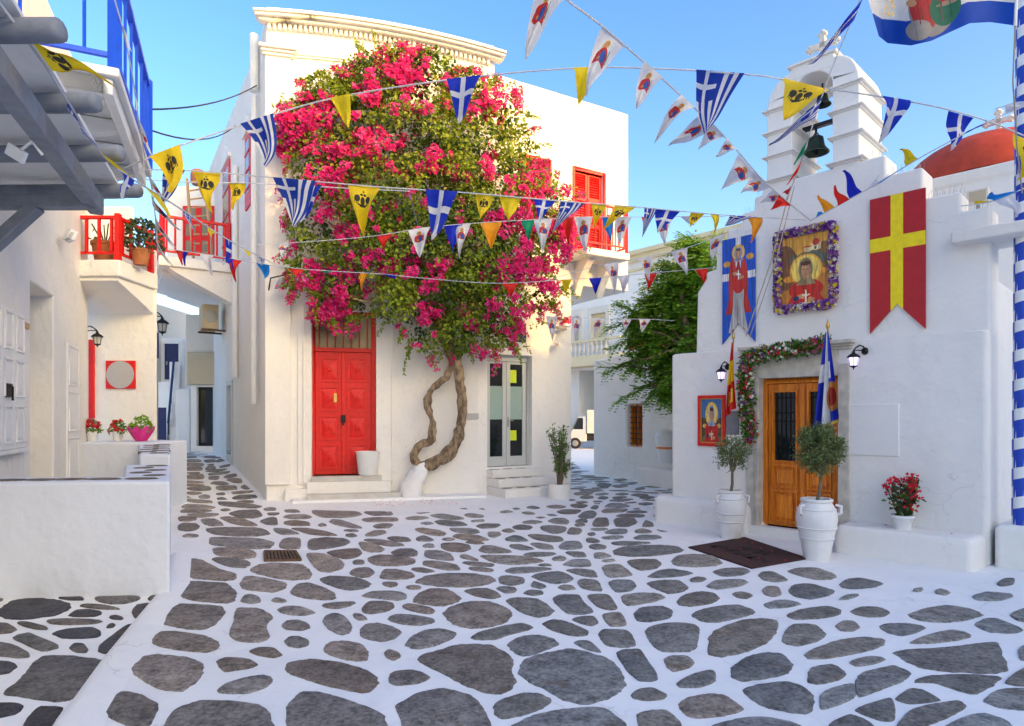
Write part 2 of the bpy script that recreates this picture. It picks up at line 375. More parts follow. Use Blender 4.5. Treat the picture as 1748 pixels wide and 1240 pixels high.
mb = MB(); xs = [-60, -30, -18] + [-14 + i * .5 for i in range(29)] + [4, 8, 14, 30, 60]; ys = [-40, -10, 0] + [2 + i * .5 for i in range(49)] + [30, 40, 60, 120]
for y in ys:
    for x in xs: mb.v.append(V(x, y, gz(x, y)))
n = len(xs)
for j in range(len(ys) - 1):
    for i in range(n - 1): mb.f.append([j * n + i, j * n + i + 1, (j + 1) * n + i + 1, (j + 1) * n + i]); mb.m.append(0)
ground = tag(mb.build('ground', M['lime_ground'], base=(0, 0, 0), smooth=True), 'whitewashed joints of the stone-paved village square', kind='structure')
del ground['label']

STONES = {
'A': (0, 900, 3.648, 'd', [[0,415,40,435,0,470,-60,450],[0,520,70,465,200,443,340,455,430,480,425,515,350,550,180,572,60,575,0,550],[330,425,400,423,520,445,515,458,430,458,360,445],[590,440,700,430,872,435,860,455,790,478,690,482,610,465],[920,445,950,432,1005,433,990,455,930,460],[495,493,540,485,650,492,752,515,640,515,540,505],[425,553,470,522,560,518,630,530,630,545,590,560,480,562],[820,525,850,490,920,478,985,490,940,550,905,580,840,568],[675,563,720,556,770,570,755,580,700,577],[290,585,400,576,560,580,645,590,560,608,400,612,320,605],[105,598,170,597,298,630,290,642,220,640,140,618],[-60,603,40,602,107,640,70,660,-60,672],[660,625,690,608,722,608,705,628,670,632],[320,665,420,638,580,628,622,650,620,685,520,697,390,695],[65,690,180,662,215,680,365,740,355,755,290,773,240,770],[-90,715,80,735,180,790,180,812,110,818,-90,795],[428,755,460,730,520,732,550,765,535,785,470,783],[617,745,660,710,790,612,880,605,830,690,740,785,640,788,618,775],[-90,840,60,843,110,868,50,915,-90,930],[35,1030,100,980,160,920,210,850,270,810,400,808,672,838,640,900,560,980,440,1075,320,1080,150,1060,40,1040],[-90,1105,80,1100,150,1115,110,1165,-90,1208],[145,1240,180,1180,240,1122,398,1122,350,1190,300,1270,130,1290]]),
'A2': (0, 900, 3.648, 'b', [[1125,215,1200,200,1260,210,1360,265,1465,295,1460,325,1390,333,1250,325,1135,310,1115,260],[1105,420,1130,350,1170,340,1400,350,1460,400,1460,450,1410,475,1250,465,1115,435],[1030,595,1060,520,1120,482,1250,487,1380,500,1395,540,1330,610,1260,640,1130,630,1030,605],[945,710,1000,655,1100,655,1270,680,1355,715,1350,760,1280,782,1120,770,980,740],[818,880,900,810,990,797,1180,820,1250,850,1257,910,1200,975,1130,1022,1010,1012,900,960,835,910],[650,1150,680,1085,760,1028,860,1040,985,1105,965,1160,915,1250,790,1235,700,1195]]),
'P': (0, 0, 1, 'b', [[270,1265,299,1212,343,1197,400,1199,440,1205,458,1216,470,1265],[358,920,372,918,441,920,466,926,460,936,436,938,400,935,362,931],[352,904,380,901,440,902,455,907,459,913,440,916,400,916,365,913],[364,937,385,936,425,939,437,945,434,952,415,955,368,948],[361,955,375,952,422,958,427,964,418,970,395,969,375,963],[403,1040,441,1039,467,1055,452,1067,460,1089,441,1097,414,1096,394,1088,393,1078,400,1062],[370,1130,383,1124,410,1125,430,1128,440,1136,425,1142,385,1148,376,1140],[716,1126,729,1118,784,1102,836,1102,863,1117,874,1130,869,1147,880,1165,860,1182,836,1184,800,1172,756,1149,725,1135],[371,1180,385,1168,420,1158,450,1153,462,1158,463,1166,450,1176,425,1184,400,1185,380,1184],[1159,1204,1172,1193,1206,1186,1235,1187,1255,1200,1270,1213,1232,1223,1185,1227,1168,1218]]),
'B': (400, 900, 3.648, 'b', [[240,10,330,15,412,45,300,50,260,35],[352,10,450,10,560,28,640,52,590,58,470,48,400,25],[690,50,740,44,768,58,735,66,700,60],[815,50,870,25,940,25,945,40,880,58,820,58],[1125,15,1170,8,1280,25,1320,42,1290,58,1220,52,1150,32],[1335,10,1480,12,1530,35,1470,45,1370,32],[280,110,300,80,340,70,410,72,412,135,330,140,285,130],[465,80,560,68,690,75,720,95,690,115,580,135,480,143,463,125],[800,80,880,78,1000,95,1065,118,960,122,870,105],[950,70,990,62,1085,70,1102,88,1050,95,985,88],[1130,72,1180,55,1250,85,1200,92,1140,88],[1285,80,1330,70,1380,78,1340,90],[1355,60,1390,45,1520,55,1590,82,1500,92,1410,78],[775,100,800,97,880,110,935,140,920,155,860,160,800,145],[1170,120,1200,108,1245,112,1245,130,1190,130],[1290,105,1380,100,1465,115,1470,140,1420,157,1330,152,1290,130],[1430,98,1500,90,1565,105,1510,110],[570,160,650,145,770,135,795,165,760,190,690,202,630,185],[975,160,1020,140,1110,138,1140,155,1135,182,1060,187,1000,175],[1185,150,1280,150,1350,172,1370,210,1290,208,1190,190],[1405,180,1440,175,1530,212,1480,210,1410,195],[445,168,540,168,640,195,682,230,670,260,600,280,540,280,500,250],[835,195,890,177,990,178,1130,203,1105,235,1000,245,880,240,840,215],[735,218,770,208,810,213,808,233,745,235],[1175,215,1260,215,1390,240,1405,268,1330,272,1230,252,1180,238],[1410,222,1500,222,1620,235,1600,250,1480,243],[1455,255,1530,255,1620,270,1590,283,1480,272],[100,275,150,238,240,228,410,232,455,260,480,298,450,325,350,330,250,318,140,290],[718,285,750,260,840,255,875,285,840,312,790,318,730,300],[905,320,930,268,1000,265,1110,290,1122,310,1080,325,980,330],[1097,262,1170,258,1255,280,1190,287,1130,278],[1130,343,1200,305,1320,292,1480,292,1590,310,1620,335,1560,362,1430,377,1280,372,1170,355],[38,355,70,312,120,310,325,350,310,385,250,408,150,400,60,390],[535,325,600,308,760,318,847,350,820,380,720,397,640,380,560,350],[355,400,390,360,460,350,560,380,622,415,622,450,560,455,440,445,365,425],[918,348,1020,350,1010,370,970,378,930,365],[1065,375,1110,368,1167,375,1150,390,1090,390],[35,465,60,430,100,422,155,440,165,470,100,480],[228,458,260,445,332,463,300,473,250,470],[795,425,860,405,980,402,1065,415,1068,445,1020,460,900,448,815,438],[1117,455,1150,415,1225,385,1330,390,1410,445,1370,475,1290,495,1180,482,1125,470],[1430,400,1480,388,1570,385,1640,410,1660,435,1600,450,1500,432],[270,515,320,497,410,498,510,535,440,553,350,550,290,535],[543,488,620,475,758,470,720,495,640,512,570,505],[795,510,830,468,920,465,985,475,995,505,940,530,850,543,805,535],[1047,490,1090,482,1200,500,1250,522,1220,545,1130,532,1060,510],[735,545,780,545,835,577,780,585,750,570],[1308,535,1360,495,1460,467,1600,470,1700,510,1722,545,1690,590,1600,620,1470,632,1390,612,1330,575],[550,590,570,555,630,540,690,560,733,620,715,660,660,675,590,640],[957,570,1000,548,1100,550,1240,575,1245,595,1160,615,1050,608,975,590],[785,650,810,610,890,600,990,625,1040,655,1000,695,920,715,830,700,790,680],[295,615,320,588,400,583,460,605,470,630,420,648,320,640],[1062,735,1110,680,1190,645,1290,635,1382,660,1350,700,1240,745,1130,762],[310,715,340,687,400,685,465,710,460,738,400,755,340,745],[557,765,590,720,680,713,790,730,828,775,828,825,780,838,680,825,590,795],[90,775,150,755,250,757,302,800,240,818,140,800],[933,785,960,765,1030,790,1036,810,990,835,945,815],[327,880,350,845,470,828,650,848,800,890,875,930,875,985,850,1020,790,1033,700,1015,560,985,420,940,345,910],[965,945,980,905,1090,893,1160,905,1222,938,1150,975,1010,990,970,970],[340,1130,370,1080,430,1035,520,1032,640,1065,780,1110,905,1160,940,1240,950,1290,340,1290],[1012,1110,1080,1080,1150,1035,1320,1010,1480,1060,1535,1120,1590,1240,1600,1290,1080,1290,1040,1180]]),
'C': (800, 900, 3.648, 'g', [[610,45,630,5,710,15,690,48],[200,25,250,12,295,30,250,38],[118,35,190,35,205,50,160,68,125,60],[0,18,50,18,72,35,30,45,0,45],[225,75,280,55,320,60,378,88,310,93,240,88],[365,50,440,50,580,65,585,90,500,95,410,78],[735,45,780,38,793,50,760,58],[750,15,850,10,875,18,800,26],[840,38,900,15,985,15,985,42,900,47],[1030,25,1080,12,1145,30,1130,40,1050,40],[1165,15,1245,30,1200,32],[820,68,900,57,972,62,930,78,850,77],[1025,70,1070,52,1180,55,1208,68,1150,80,1050,80],[730,75,770,72,825,92,780,102,735,95],[885,100,970,92,1150,100,1000,118,910,113],[62,148,85,120,150,118,275,155,230,163,110,165],[250,115,320,112,420,140,330,147,270,132],[378,105,440,103,520,118,530,140,450,140],[563,120,600,92,695,92,708,135,620,143,570,138],[750,118,800,108,858,122,850,138,790,142,755,132],[900,152,960,128,1080,118,1200,115,1300,125,1335,148,1270,165,1150,180,1020,185,930,175],[335,172,420,160,555,165,500,183,390,187],[593,157,720,160,735,188,660,190],[780,165,840,163,895,185,830,198,785,197],[515,200,570,183,612,195,590,213,535,212],[70,180,160,178,350,185,470,210,420,225,280,237,150,222],[820,213,900,205,920,213,860,222],[577,237,650,205,750,205,765,245,680,252],[425,240,480,235,525,242,470,247],[985,215,1050,205,1170,205,1200,230,1170,260,1070,272,1020,250],[1265,215,1300,180,1400,172,1520,180,1580,225,1520,245,1380,250,1290,240],[225,275,270,258,400,252,530,262,420,282,280,293],[600,272,680,263,785,275,803,315,720,310],[827,250,870,238,945,235,1025,300,950,313,865,315],[388,308,450,290,570,278,655,318,620,345,530,355,450,335],[187,315,240,305,345,320,345,350,270,368,195,352],[388,375,400,340,490,372,450,387],[677,345,700,327,805,335,835,400,760,397,700,380],[550,378,590,365,650,370,670,388,600,397],[870,345,920,333,1020,335,1043,370,1010,400,920,408,895,385],[1110,312,1180,275,1270,263,1405,290,1310,310,1180,318],[1105,350,1200,335,1310,335,1370,378,1330,405,1240,417,1160,385],[165,382,220,375,300,382,290,410,230,415],[337,415,370,397,460,402,465,420,400,430],[1375,330,1420,315,1485,323,1450,343,1390,345],[230,460,290,443,430,450,500,495,530,525,490,555,420,562,330,535],[525,445,570,425,690,425,715,475,780,525,720,545,615,542,545,480],[730,425,875,422,930,510,880,520,800,500],[945,430,1080,413,1180,420,1225,440,1150,468,985,495],[1297,465,1340,425,1440,405,1530,415,1560,445,1520,475,1400,495,1320,490],[640,575,720,560,785,560,808,600,760,620,690,600],[825,545,950,532,990,615,875,622],[1030,540,1070,505,1210,495,1270,525,1250,570,1120,593,1050,585],[455,605,520,580,600,590,745,650,730,675,650,682,530,650],[18,690,60,660,220,620,340,602,395,625,370,645,240,675,170,703,50,703],[808,665,840,640,1000,645,1045,740,960,752,850,738],[1100,640,1180,610,1300,597,1420,615,1430,660,1410,765,1290,777,1190,770,1130,710],[243,730,320,685,430,675,520,695,560,735,480,765,400,798,320,803,265,760],[645,720,750,710,833,785,740,770],[920,790,960,768,1070,765,1110,830,1170,915,1170,955,1060,960,990,900],[318,905,360,830,480,790,600,765,720,778,870,830,930,890,960,970,940,1015,840,1070,710,1100,600,1070,500,1020,380,960],[1215,825,1260,805,1370,807,1405,845,1370,880,1280,902,1240,880],[1295,975,1400,920,1525,890,1537,965,1440,1000,1320,1003],[1010,1050,1050,1015,1150,1003,1235,1045,1210,1075,1100,1085,1030,1070],[160,1110,200,1080,340,1037,440,1040,515,1080,460,1130,330,1175,210,1197,170,1170],[275,1240,400,1180,560,1145,830,1122,965,1225,980,1300,250,1300],[1045,1165,1150,1143,1240,1145,1320,1220,1330,1290,1080,1290]]),
'D': (1200, 900, 3.19, 'g', [[50,245,120,228,220,226,258,242,210,265,110,272],[302,265,320,248,380,245,468,290,400,302,330,292],[458,242,520,226,620,224,730,265,700,285,620,290,520,265],[15,325,70,292,200,288,247,300,200,325,80,342],[745,315,780,288,850,279,983,308,930,330,830,340,760,332],[322,345,350,325,415,330,428,372,380,382,335,370],[467,350,490,318,580,310,720,350,680,375,580,395,500,380],[155,365,210,356,277,372,240,393,190,388],[735,400,780,375,858,370,800,395],[1142,345,1200,335,1190,352,1150,356],[1262,350,1290,340,1350,358,1320,374,1270,366],[1598,310,1640,285,1698,283,1690,315,1620,325],[1463,380,1540,356,1680,368,1685,382,1620,403,1500,403],[328,425,400,402,470,403,540,422,460,440,360,445],[-55,475,0,450,120,430,200,428,292,465,200,495,80,520,0,515,-50,490],[453,482,540,450,680,433,750,455,740,480,640,500,500,505],[805,460,860,438,960,440,1020,465,980,490,900,492,830,478],[1115,480,1200,450,1320,428,1440,445,1528,478,1430,510,1300,522,1180,510],[1665,480,1748,448,1800,450,1800,520,1720,515],[40,600,80,560,220,510,350,503,405,520,390,580,330,640,200,690,80,703,35,690],[430,630,450,570,490,530,620,535,670,590,620,625,510,650],[720,540,760,515,820,515,857,545,820,570,750,568],[960,545,1000,530,1130,530,1218,548,1150,580,1080,595,1000,575],[1475,535,1530,502,1600,500,1748,560,1700,580,1560,575],[1120,637,1200,600,1340,563,1430,575,1458,600,1380,620,1250,635],[560,695,600,670,740,620,880,602,975,615,980,645,900,675,760,705,640,720,580,715],[157,765,240,710,340,687,430,695,485,750,460,800,320,830,215,840,165,820],[1045,685,1150,670,1300,665,1500,640,1600,632,1620,700,1650,770,1600,797,1400,790,1220,775,1120,735],[1715,670,1748,650,1800,650,1800,730,1730,730],[790,738,900,708,1003,720,930,750,840,762],[570,850,580,770,710,748,782,800,740,835,640,857],[638,920,680,890,820,850,830,930,740,970,640,1000],[830,850,860,800,1040,755,1135,800,1080,845,960,890,850,930],[1150,850,1200,820,1360,808,1500,810,1620,820,1570,865,1480,915,1380,890,1270,850],[218,890,300,860,460,843,540,870,598,920,585,1018,480,1010,350,985,270,940],[1640,850,1700,800,1800,750,1800,870,1700,865],[1520,950,1600,890,1748,880,1800,900,1800,1000,1640,990],[820,1000,900,970,1030,930,1045,1000,1040,1060,960,1055],[1040,940,1120,882,1200,890,1300,945,1200,960,1120,965],[1060,1080,1130,1000,1250,970,1390,950,1432,985,1330,1040,1200,1090,1060,1130],[50,1085,180,1050,320,1037,450,1060,530,1085,540,1140,50,1140],[685,1075,800,1020,900,1060,960,1120,700,1130],[1320,1085,1450,1030,1540,1018,1660,1060,1700,1120,1330,1130]]),
'E': (280, 760, 4.37, 'b', [[105,545,150,533,240,540,240,560,180,572,115,568],[105,605,140,585,240,588,265,610,240,635,170,645,110,635],[135,680,180,666,262,675,240,690,150,690],[272,555,380,553,455,600,350,608,295,590],[412,545,480,537,600,555,705,602,600,607,500,585],[710,572,790,542,840,545,850,598,770,597],[895,575,980,563,1085,580,1085,603,960,605,900,592],[885,538,940,522,1060,522,1107,540,1060,553,940,553],[480,512,560,490,700,485,735,530,670,548,560,545],[160,520,280,512,415,515,370,535,270,545],[125,490,180,478,370,490,300,505,130,508],[133,460,160,445,300,450,385,465,350,480,150,475],[408,425,500,428,650,442,735,462,650,475,500,462,420,450],[135,415,180,406,360,420,360,435,250,435],[255,385,300,373,345,382,335,400,275,403],[120,388,170,382,210,395],[122,360,200,352,292,360,230,375],[385,360,450,353,455,375,395,375],[393,395,440,388,478,408,400,410],[507,395,560,375,685,375,692,395,600,408,525,408],[500,355,600,345,670,345,640,358,520,370],[530,425,600,417,672,420,660,435],[150,325,250,312,345,312,350,340,230,345],[380,315,460,305,540,308,545,335,410,340],[568,315,600,295,645,328,600,333],[95,300,200,295,320,302,200,310],[80,270,180,268,300,278,290,288,120,286],[342,290,370,277,450,277,490,293,420,302],[460,262,510,252,575,255,585,283,530,285],[155,235,200,220,295,220,298,255,170,258],[330,240,415,235,400,260,335,260],[442,245,470,225,540,218,545,235,480,250],[330,215,420,205,495,197,470,215,340,230],[165,205,270,202,260,215,170,215],[160,172,200,167,287,168,280,192,165,192],[300,200,380,185,480,180,400,203],[307,175,340,157,385,162,380,187,310,187],[152,140,200,135,298,140,290,160,155,160],[75,135,120,140,130,165,75,165],[78,218,125,222,125,250,80,250],[150,110,270,112,280,128,160,128],[320,145,375,140,370,152,325,152],[295,115,380,110,390,128,310,132],[380,120,420,100,460,118,400,130],[410,158,495,142,490,160,420,172],[740,480,790,468,838,475,830,490,760,492],[765,510,870,510,830,527,780,525],[895,488,990,485,1022,505,910,505],[1105,490,1260,495,1430,497,1475,520,1380,543,1180,543,1120,515],[1480,500,1660,500,1710,525,1560,530],[1475,555,1560,543,1740,545,1740,570,1600,577,1500,572],[1230,575,1260,558,1330,565,1490,622,1400,622,1290,600],[1145,600,1180,588,1220,603,1170,612],[1555,605,1620,590,1715,592,1680,620,1590,625],[415,487,460,477,500,487,450,497],[1330,640,1400,635,1460,645,1400,650]]),
'F': (660, 760, 3.496, 'g', [[110,437,180,427,258,435,200,448,130,447],[170,405,270,402,200,412],[255,422,330,412,440,432,463,442,420,450,330,442],[460,418,500,410,585,425,560,436,490,432],[285,458,330,450,440,460,487,480,400,487,320,478],[498,455,580,448,585,458,520,462],[195,470,240,463,287,470,240,478],[530,485,580,472,685,475,650,495,570,500],[670,402,720,393,760,402,700,408],[748,378,780,374,800,383,765,388],[830,375,870,366,920,378,880,384],[950,368,1010,360,1075,370,1040,380,980,378],[805,463,860,452,935,460,890,472,830,472],[800,405,850,402,893,413,840,417],[885,433,920,427,953,433,920,440],[950,415,990,412,1023,422,980,425],[960,455,1000,440,1060,440,1088,455,1080,475,1010,472],[1012,400,1060,387,1165,390,1130,413,1050,413],[1092,360,1140,353,1205,362,1170,378,1120,375],[748,490,800,478,875,490,850,507,770,505],[918,490,960,483,1073,490,1060,520,1000,532,930,510],[1125,455,1160,443,1200,448,1195,465,1130,465],[1117,477,1170,470,1190,480,1140,490],[1140,428,1180,400,1230,393,1255,410,1235,438,1170,440],[1213,380,1240,362,1268,368,1250,387],[1228,470,1250,437,1320,437,1327,487,1235,488],[1355,450,1380,437,1480,440,1495,465,1440,490,1370,488],[1280,395,1310,383,1445,383,1410,403,1300,408],[1297,372,1330,350,1400,350,1457,367,1380,378],[1520,490,1545,450,1590,470,1595,488],[1590,425,1625,403,1640,415,1610,427],[1365,425,1420,413,1545,420,1520,433,1420,433],[1420,403,1500,393,1563,402,1500,410],[1585,375,1630,365,1640,378],[1465,382,1500,376,1518,382,1490,387],[1495,353,1550,345,1597,353,1540,362],[1500,318,1550,307,1605,312,1560,325],[1450,300,1500,292,1570,300,1520,312],[1360,297,1400,288,1450,295,1400,302],[1415,345,1480,338,1495,345,1430,350],[1320,335,1400,323,1480,325,1400,340],[1345,315,1390,310,1440,312,1360,325],[1150,312,1190,303,1235,308,1230,320,1170,322],[1255,320,1285,308,1327,315,1300,327],[1230,335,1280,332,1290,342,1235,343],[1230,350,1275,347,1270,355],[1115,290,1170,280,1240,285,1200,300,1130,300],[1240,295,1300,288,1330,295,1260,303],[1140,270,1250,262,1300,275,1200,283],[1250,240,1290,232,1345,235,1320,255,1275,252],[1340,245,1390,240,1450,245,1380,258],[1350,208,1400,203,1440,208,1390,217],[1480,265,1530,250,1545,262,1500,272],[1085,327,1110,323,1135,330,1095,335],[1125,343,1180,338,1205,345,1150,352],[430,380,470,376,485,385],[545,382,575,378,590,388],[0,403,30,403,40,418,0,420]]),
}
TONE = {'d': (.062, .058, .068), 'b': (.235, .205, .182), 'g': (.215, .21, .197)}
def stone_mesh(mb, pts, h=.012):
    """flat slab with a worn, rounded rim; pts on the ground, counter-clockwise or not"""
    c = sum(pts, V(0, 0, 0)) / len(pts); pts = [c + (p - c) * 1.062 for p in pts]
    for it in range(2):                       # round the corners
        q = []; k = .16 if it == 0 else .25
        for i in range(len(pts)):
            a, b = pts[i], pts[(i + 1) % len(pts)]
            q += [a * (1 - k) + b * k, a * k + b * (1 - k)]
        pts = q
        if len(pts) > 22 and it: break
    if max((p - c).length for p in pts) > .16:    # uneven hand-painted rim on the larger slabs
        pts = [q for i in range(len(pts)) for q in (pts[i], (pts[i] + pts[(i + 1) % len(pts)]) / 2)]
    c = sum(pts, V(0, 0, 0)) / len(pts); n = len(pts); size = max((p - c).length for p in pts)
    pts = [c + (p - c) * (1 + .05 * noise.noise(p * 7 / max(size, .1)) + .022 * noise.noise(p * 31) + .012 * noise.noise(p * 67)) for p in pts]
    rings = [(1.0, -.03), (1.0, .002), (1 - min(.5, .018 / size), h)]
    b = len(mb.v)
    for s, z in rings:
        for p in pts:
            q = c + (p - c) * s; mb.v.append(V(q.x, q.y, p.z + z))
    for r in range(2):
        for k in range(n): mb.f.append([b + r * n + k, b + r * n + (k + 1) % n, b + (r + 1) * n + (k + 1) % n, b + (r + 1) * n + k]); mb.m.append(0)
    mb.f.append([b + 2 * n + k for k in range(n)]); mb.m.append(0)
    return c, size
occupied = []; polys = []
for key, (ox, oy, sc, tone, lst) in STONES.items():
    for s in lst:
        px = [(ox + s[i] / sc, oy + s[i + 1] / sc) for i in range(0, len(s), 2)]
        polys.append(([G(x, y) for x, y in px], tone))
def area(p): return abs(sum(p[i].x * p[(i + 1) % len(p)].y - p[(i + 1) % len(p)].x * p[i].y for i in range(len(p)))) / 2
polys.sort(key=lambda q: -area(q[0]) / (q[0][0].y ** 3))
far = MB()
for i, (p, tone) in enumerate(polys):
    c = sum(p, V(0, 0, 0)) / len(p); occupied.append((c, max((q - c).length for q in p)))
    if i < 300:
        mb = MB(); stone_mesh(mb, p, .009 + .000035 * i)
        o = mb.build('paving_stone', M['paving_stone'], ground, smooth=40, recalc=True)
        t = TONE[tone]; k = rnd.uniform(.75, 1.3); w = rnd.uniform(-.08, .08)
        if tone == 'd' and c.x > -9 and rnd.random() < .5: t = (.13, .12, .115)
        o.color = (t[0] * k * (1 + w), t[1] * k, t[2] * k * (1 - w), 1)
    else: stone_mesh(far, p, .007)
# smaller and farther stones: scattered, too small to tell apart
def sc_ok(c, r):
    for q, rr in occupied:
        if (q.x - c.x) ** 2 + ((q.y - c.y) * 1.15) ** 2 < (rr * .82 + r * .9 + .03) ** 2: return False
    return True
def blocked(x, y):
    p = V(x, y)
    if (p - C0).dot(AL) > -.1 and (p - C0).dot(V(.847, .5315)) > -.25 and x < 1.5 and y > 11.4: return True      # centre house
    if PC.N.dot(p - PC.p0) < .45 and 11 < y and -4.6 < x < 1.4: return True
    if PK.N.dot(p - PK.p0) < .9 and (p - PK.p0).dot(PK.U) > -.4: return True
    if PM.N.dot(p - PM.p0) < .2 and x > 2: return True
    return False
tries = 0
for t in range(9000):
    z = rnd.random()
    if z < .45: x = rnd.uniform(-9.8, -4.6); y = rnd.uniform(11, 26)
    elif z < .8: x = rnd.uniform(1.2, 4.2); y = rnd.uniform(11.5, 24)
    else: x = rnd.uniform(-7, 7); y = rnd.uniform(1.4, 10)
    sx = CX + x / y * FPX; r = rnd.uniform(.13, .33); c = V(x, y, gz(x, y))
    if z >= .8 and -40 < sx < 1790 and y > 3.2: continue
    if z < .45 and (sx > 460 or sx < 250): continue
    if blocked(x, y) or not sc_ok(c, r): continue
    n = 7; a0 = rnd.uniform(0, 6); p = []
    for k in range(n):
        a = 2 * math.pi * k / n; rr = r * rnd.uniform(.72, 1.08)
        q = V(x + math.cos(a) * rr * 1.25, y + math.sin(a) * rr * .8, 0); q.z = gz(q.x, q.y); p.append(q)
    stone_mesh(far, p, .0055); occupied.append((c, r))
o = far.build('small_paving_stones', M['paving_stone'], ground, smooth=40); o['kind'] = 'stuff'; o.color = (.2, .19, .178, 1)

# low limewashed kerb between the patio and the street
mb = MB(); ke = [G(110, 1238), G(185, 1130), G(245, 1055), G(290, 1000), G(300, 948)]
ke = [V(p.x, p.y, 0) for p in ke]; ke = [ke[0] + (ke[0] - ke[1]).normalized() * 1.2] + ke
prof = [(-.05, 0), (-.03, .028), (.02, .034), (.09, .03), (.19, .004), (.19, -.03), (-.05, -.03)]
for i, p in enumerate(ke):
    d = (ke[min(i + 1, len(ke) - 1)] - ke[max(i - 1, 0)]).normalized(); sd = V(d.y, -d.x, 0)
    for a, z in prof: mb.v.append(p + sd * a + V(0, 0, z))
k = len(prof)
for i in range(len(ke) - 1):
    for j in range(k): mb.f.append([i * k + j, i * k + (j + 1) % k, (i + 1) * k + (j + 1) % k, (i + 1) * k + j]); mb.m.append(0)
mb.f.append(list(range(k))); mb.m.append(0); mb.f.append([(len(ke) - 1) * k + j for j in range(k)]); mb.m.append(0)
tag(mb.build('kerb', M['lime_ground'], smooth=60), 'low whitewashed kerb slanting beside the dark patio stones', kind='structure')
# drain grate in the paving
q = [G(452, 943), G(504, 943), G(513, 958), G(453, 959)]
dg = thing('drain_grate', 'rusty perforated drain grate set between the paving stones', 'drain grate', (q[0] + q[2]) / 2)
mb = MB()
for a, b in ((0, 1), (1, 2), (2, 3), (3, 0)): mb.bar(q[a] + V(0, 0, .012), q[b] + V(0, 0, .012), .03, .024)
mb.build('frame', M['rust'], dg)
mb = MB(); mb.add([p + V(0, 0, .004) for p in q], [(0, 1, 2, 3)]); mb.build('dark_sheet', M['rubber'], dg)  # flat dark sheet under the bars stands in for shade in the drain
for i in range(1, 9):
    t = i / 9; mb = MB(); mb.bar(q[0].lerp(q[1], t) + V(0, 0, .014), q[3].lerp(q[2], t) + V(0, 0, .014), .022, .014); mb.build('bar', M['rust'], dg)
# ---------------------------------------------------------------- chapel
SB = -.12                                            # upper front stands back by this much
ch = thing('chapel', 'small whitewashed chapel with stepped gable, belfry and wooden double door', 'chapel', PK.pt(PK.L / 2, 0, 0))
LEDGE = 2.53
dr = PK.rect(1297, 632, 1432, 915); dr = (PK.uz(1297, 760)[0], PK.uz(1432, 760)[0], .12, 2.12)
mb = MB(); mb.prism(PK.pt, [(0, -.3), (PK.L, -.3), (PK.L, LEDGE), (0, LEDGE)], -.55, 0, [loop4(dr)])
mb.build('front_wall', M['plaster'], ch, bevel=.06, seg=3)
lv = [(1187, 605, 0), (1190, 500, 0), (1205, 476, 0), (1205, 465, 1), (1222, 460, 1), (1222, 420, 1), (1241, 416, 1), (1241, 392, 1), (1265, 386, 1), (1265, 366, 1), (1287, 360, 1), (1287, 338, 1), (1300, 334, 1), (1300, 316, 1)]
up = [PK.uz(x, y, SB) for x, y, _ in lv]
zt = PK.uz(1493, 268, SB)[1]; up[0] = (up[0][0], LEDGE - .2); up[-1] = (up[-1][0], zt)
for xa, xb, ya, yb in ((1300, 1512, 0, 0), (1513, 1575, 296, 288), (1576, 1639, 335, 330), (1641, 1691, 358, 354)):
    ua = PK.uz(xa, 300, SB)[0]; ub = PK.uz(xb, 300, SB)[0]
    z = zt if ya == 0 else (PK.uz(xa, ya, SB)[1] + PK.uz(xb, yb, SB)[1]) / 2
    if ya: up.append((ua, z))
    up.append((ub, z))
up.append((up[-1][0], LEDGE - .2))
mb = MB(); mb.prism(PK.pt, up, SB - .45, SB)
mb.build('gable_wall', M['plaster'], ch, bevel=.035, seg=3)
UR = up[-1][0]
# nave behind, its right flank and the barrel roof
mb = MB()
def nave(u, z, o): return PK.pt(u, z, o)
mb.prism(nave, [(.35, 0), (UR - .02, 0), (UR - .02, 3.15), (UR * .72, 3.75), (UR * .5, 3.95), (UR * .28, 3.75), (.35, 3.15)], -6.5, SB - .40)
mb.build('nave', M['plaster'], ch, bevel=.05)
mb = MB(); r = PK.rect(1626, 400, 1700, 412, .02); mb.pbox(PK, r[0], UR + .35, r[2], r[3] + .05, SB - .5, .1); mb.build('ledge', M['plaster_old'], ch, bevel=.02)
# plinth left of the door, bench on the right
mb = MB(); ub = PK.uz(1284, 880)[0]; mb.pbox(PK, -.22, ub, -.1, .40, -.3, .17); mb.build('plinth', M['plaster'], ch, bevel=.10, seg=4)
BZ = .33
mb = MB(); ua = PK.uz(1424, 930)[0] + .16
P_ = PK.pt; u1 = PK.L - .02
mb.prism(lambda a, b, z: V(*(PK.p0 + PK.U * a + PK.N * b), z), [(ua, -.05), (u1, -.05), (u1 - .04, .48), (ua + .02, .52)], -.1, BZ)
mb.build('bench', M['plaster'], ch, bevel=.07, seg=4)
mb = MB(); mb.prism(lambda a, b, z: V(*(PK.p0 + PK.U * a + PK.N * b), z), [(dr[0] - .12, -.5), (dr[1] + .02, -.5), (dr[1] + .02, .10), (dr[0] - .12, .10)], -.05, .12); mb.build('door_step', M['plaster'], ch, bevel=.02)
# painted-over panel on the front
mb = MB(); r = (PK.uz(1437, 730)[0], PK.uz(1535, 730)[0], PK.uz(1490, 778)[1], PK.uz(1490, 690)[1]); mb.pbox(PK, *r, -.01, .018); mb.build('blank_panel', M['plaster_smooth'], ch, bevel=.008)
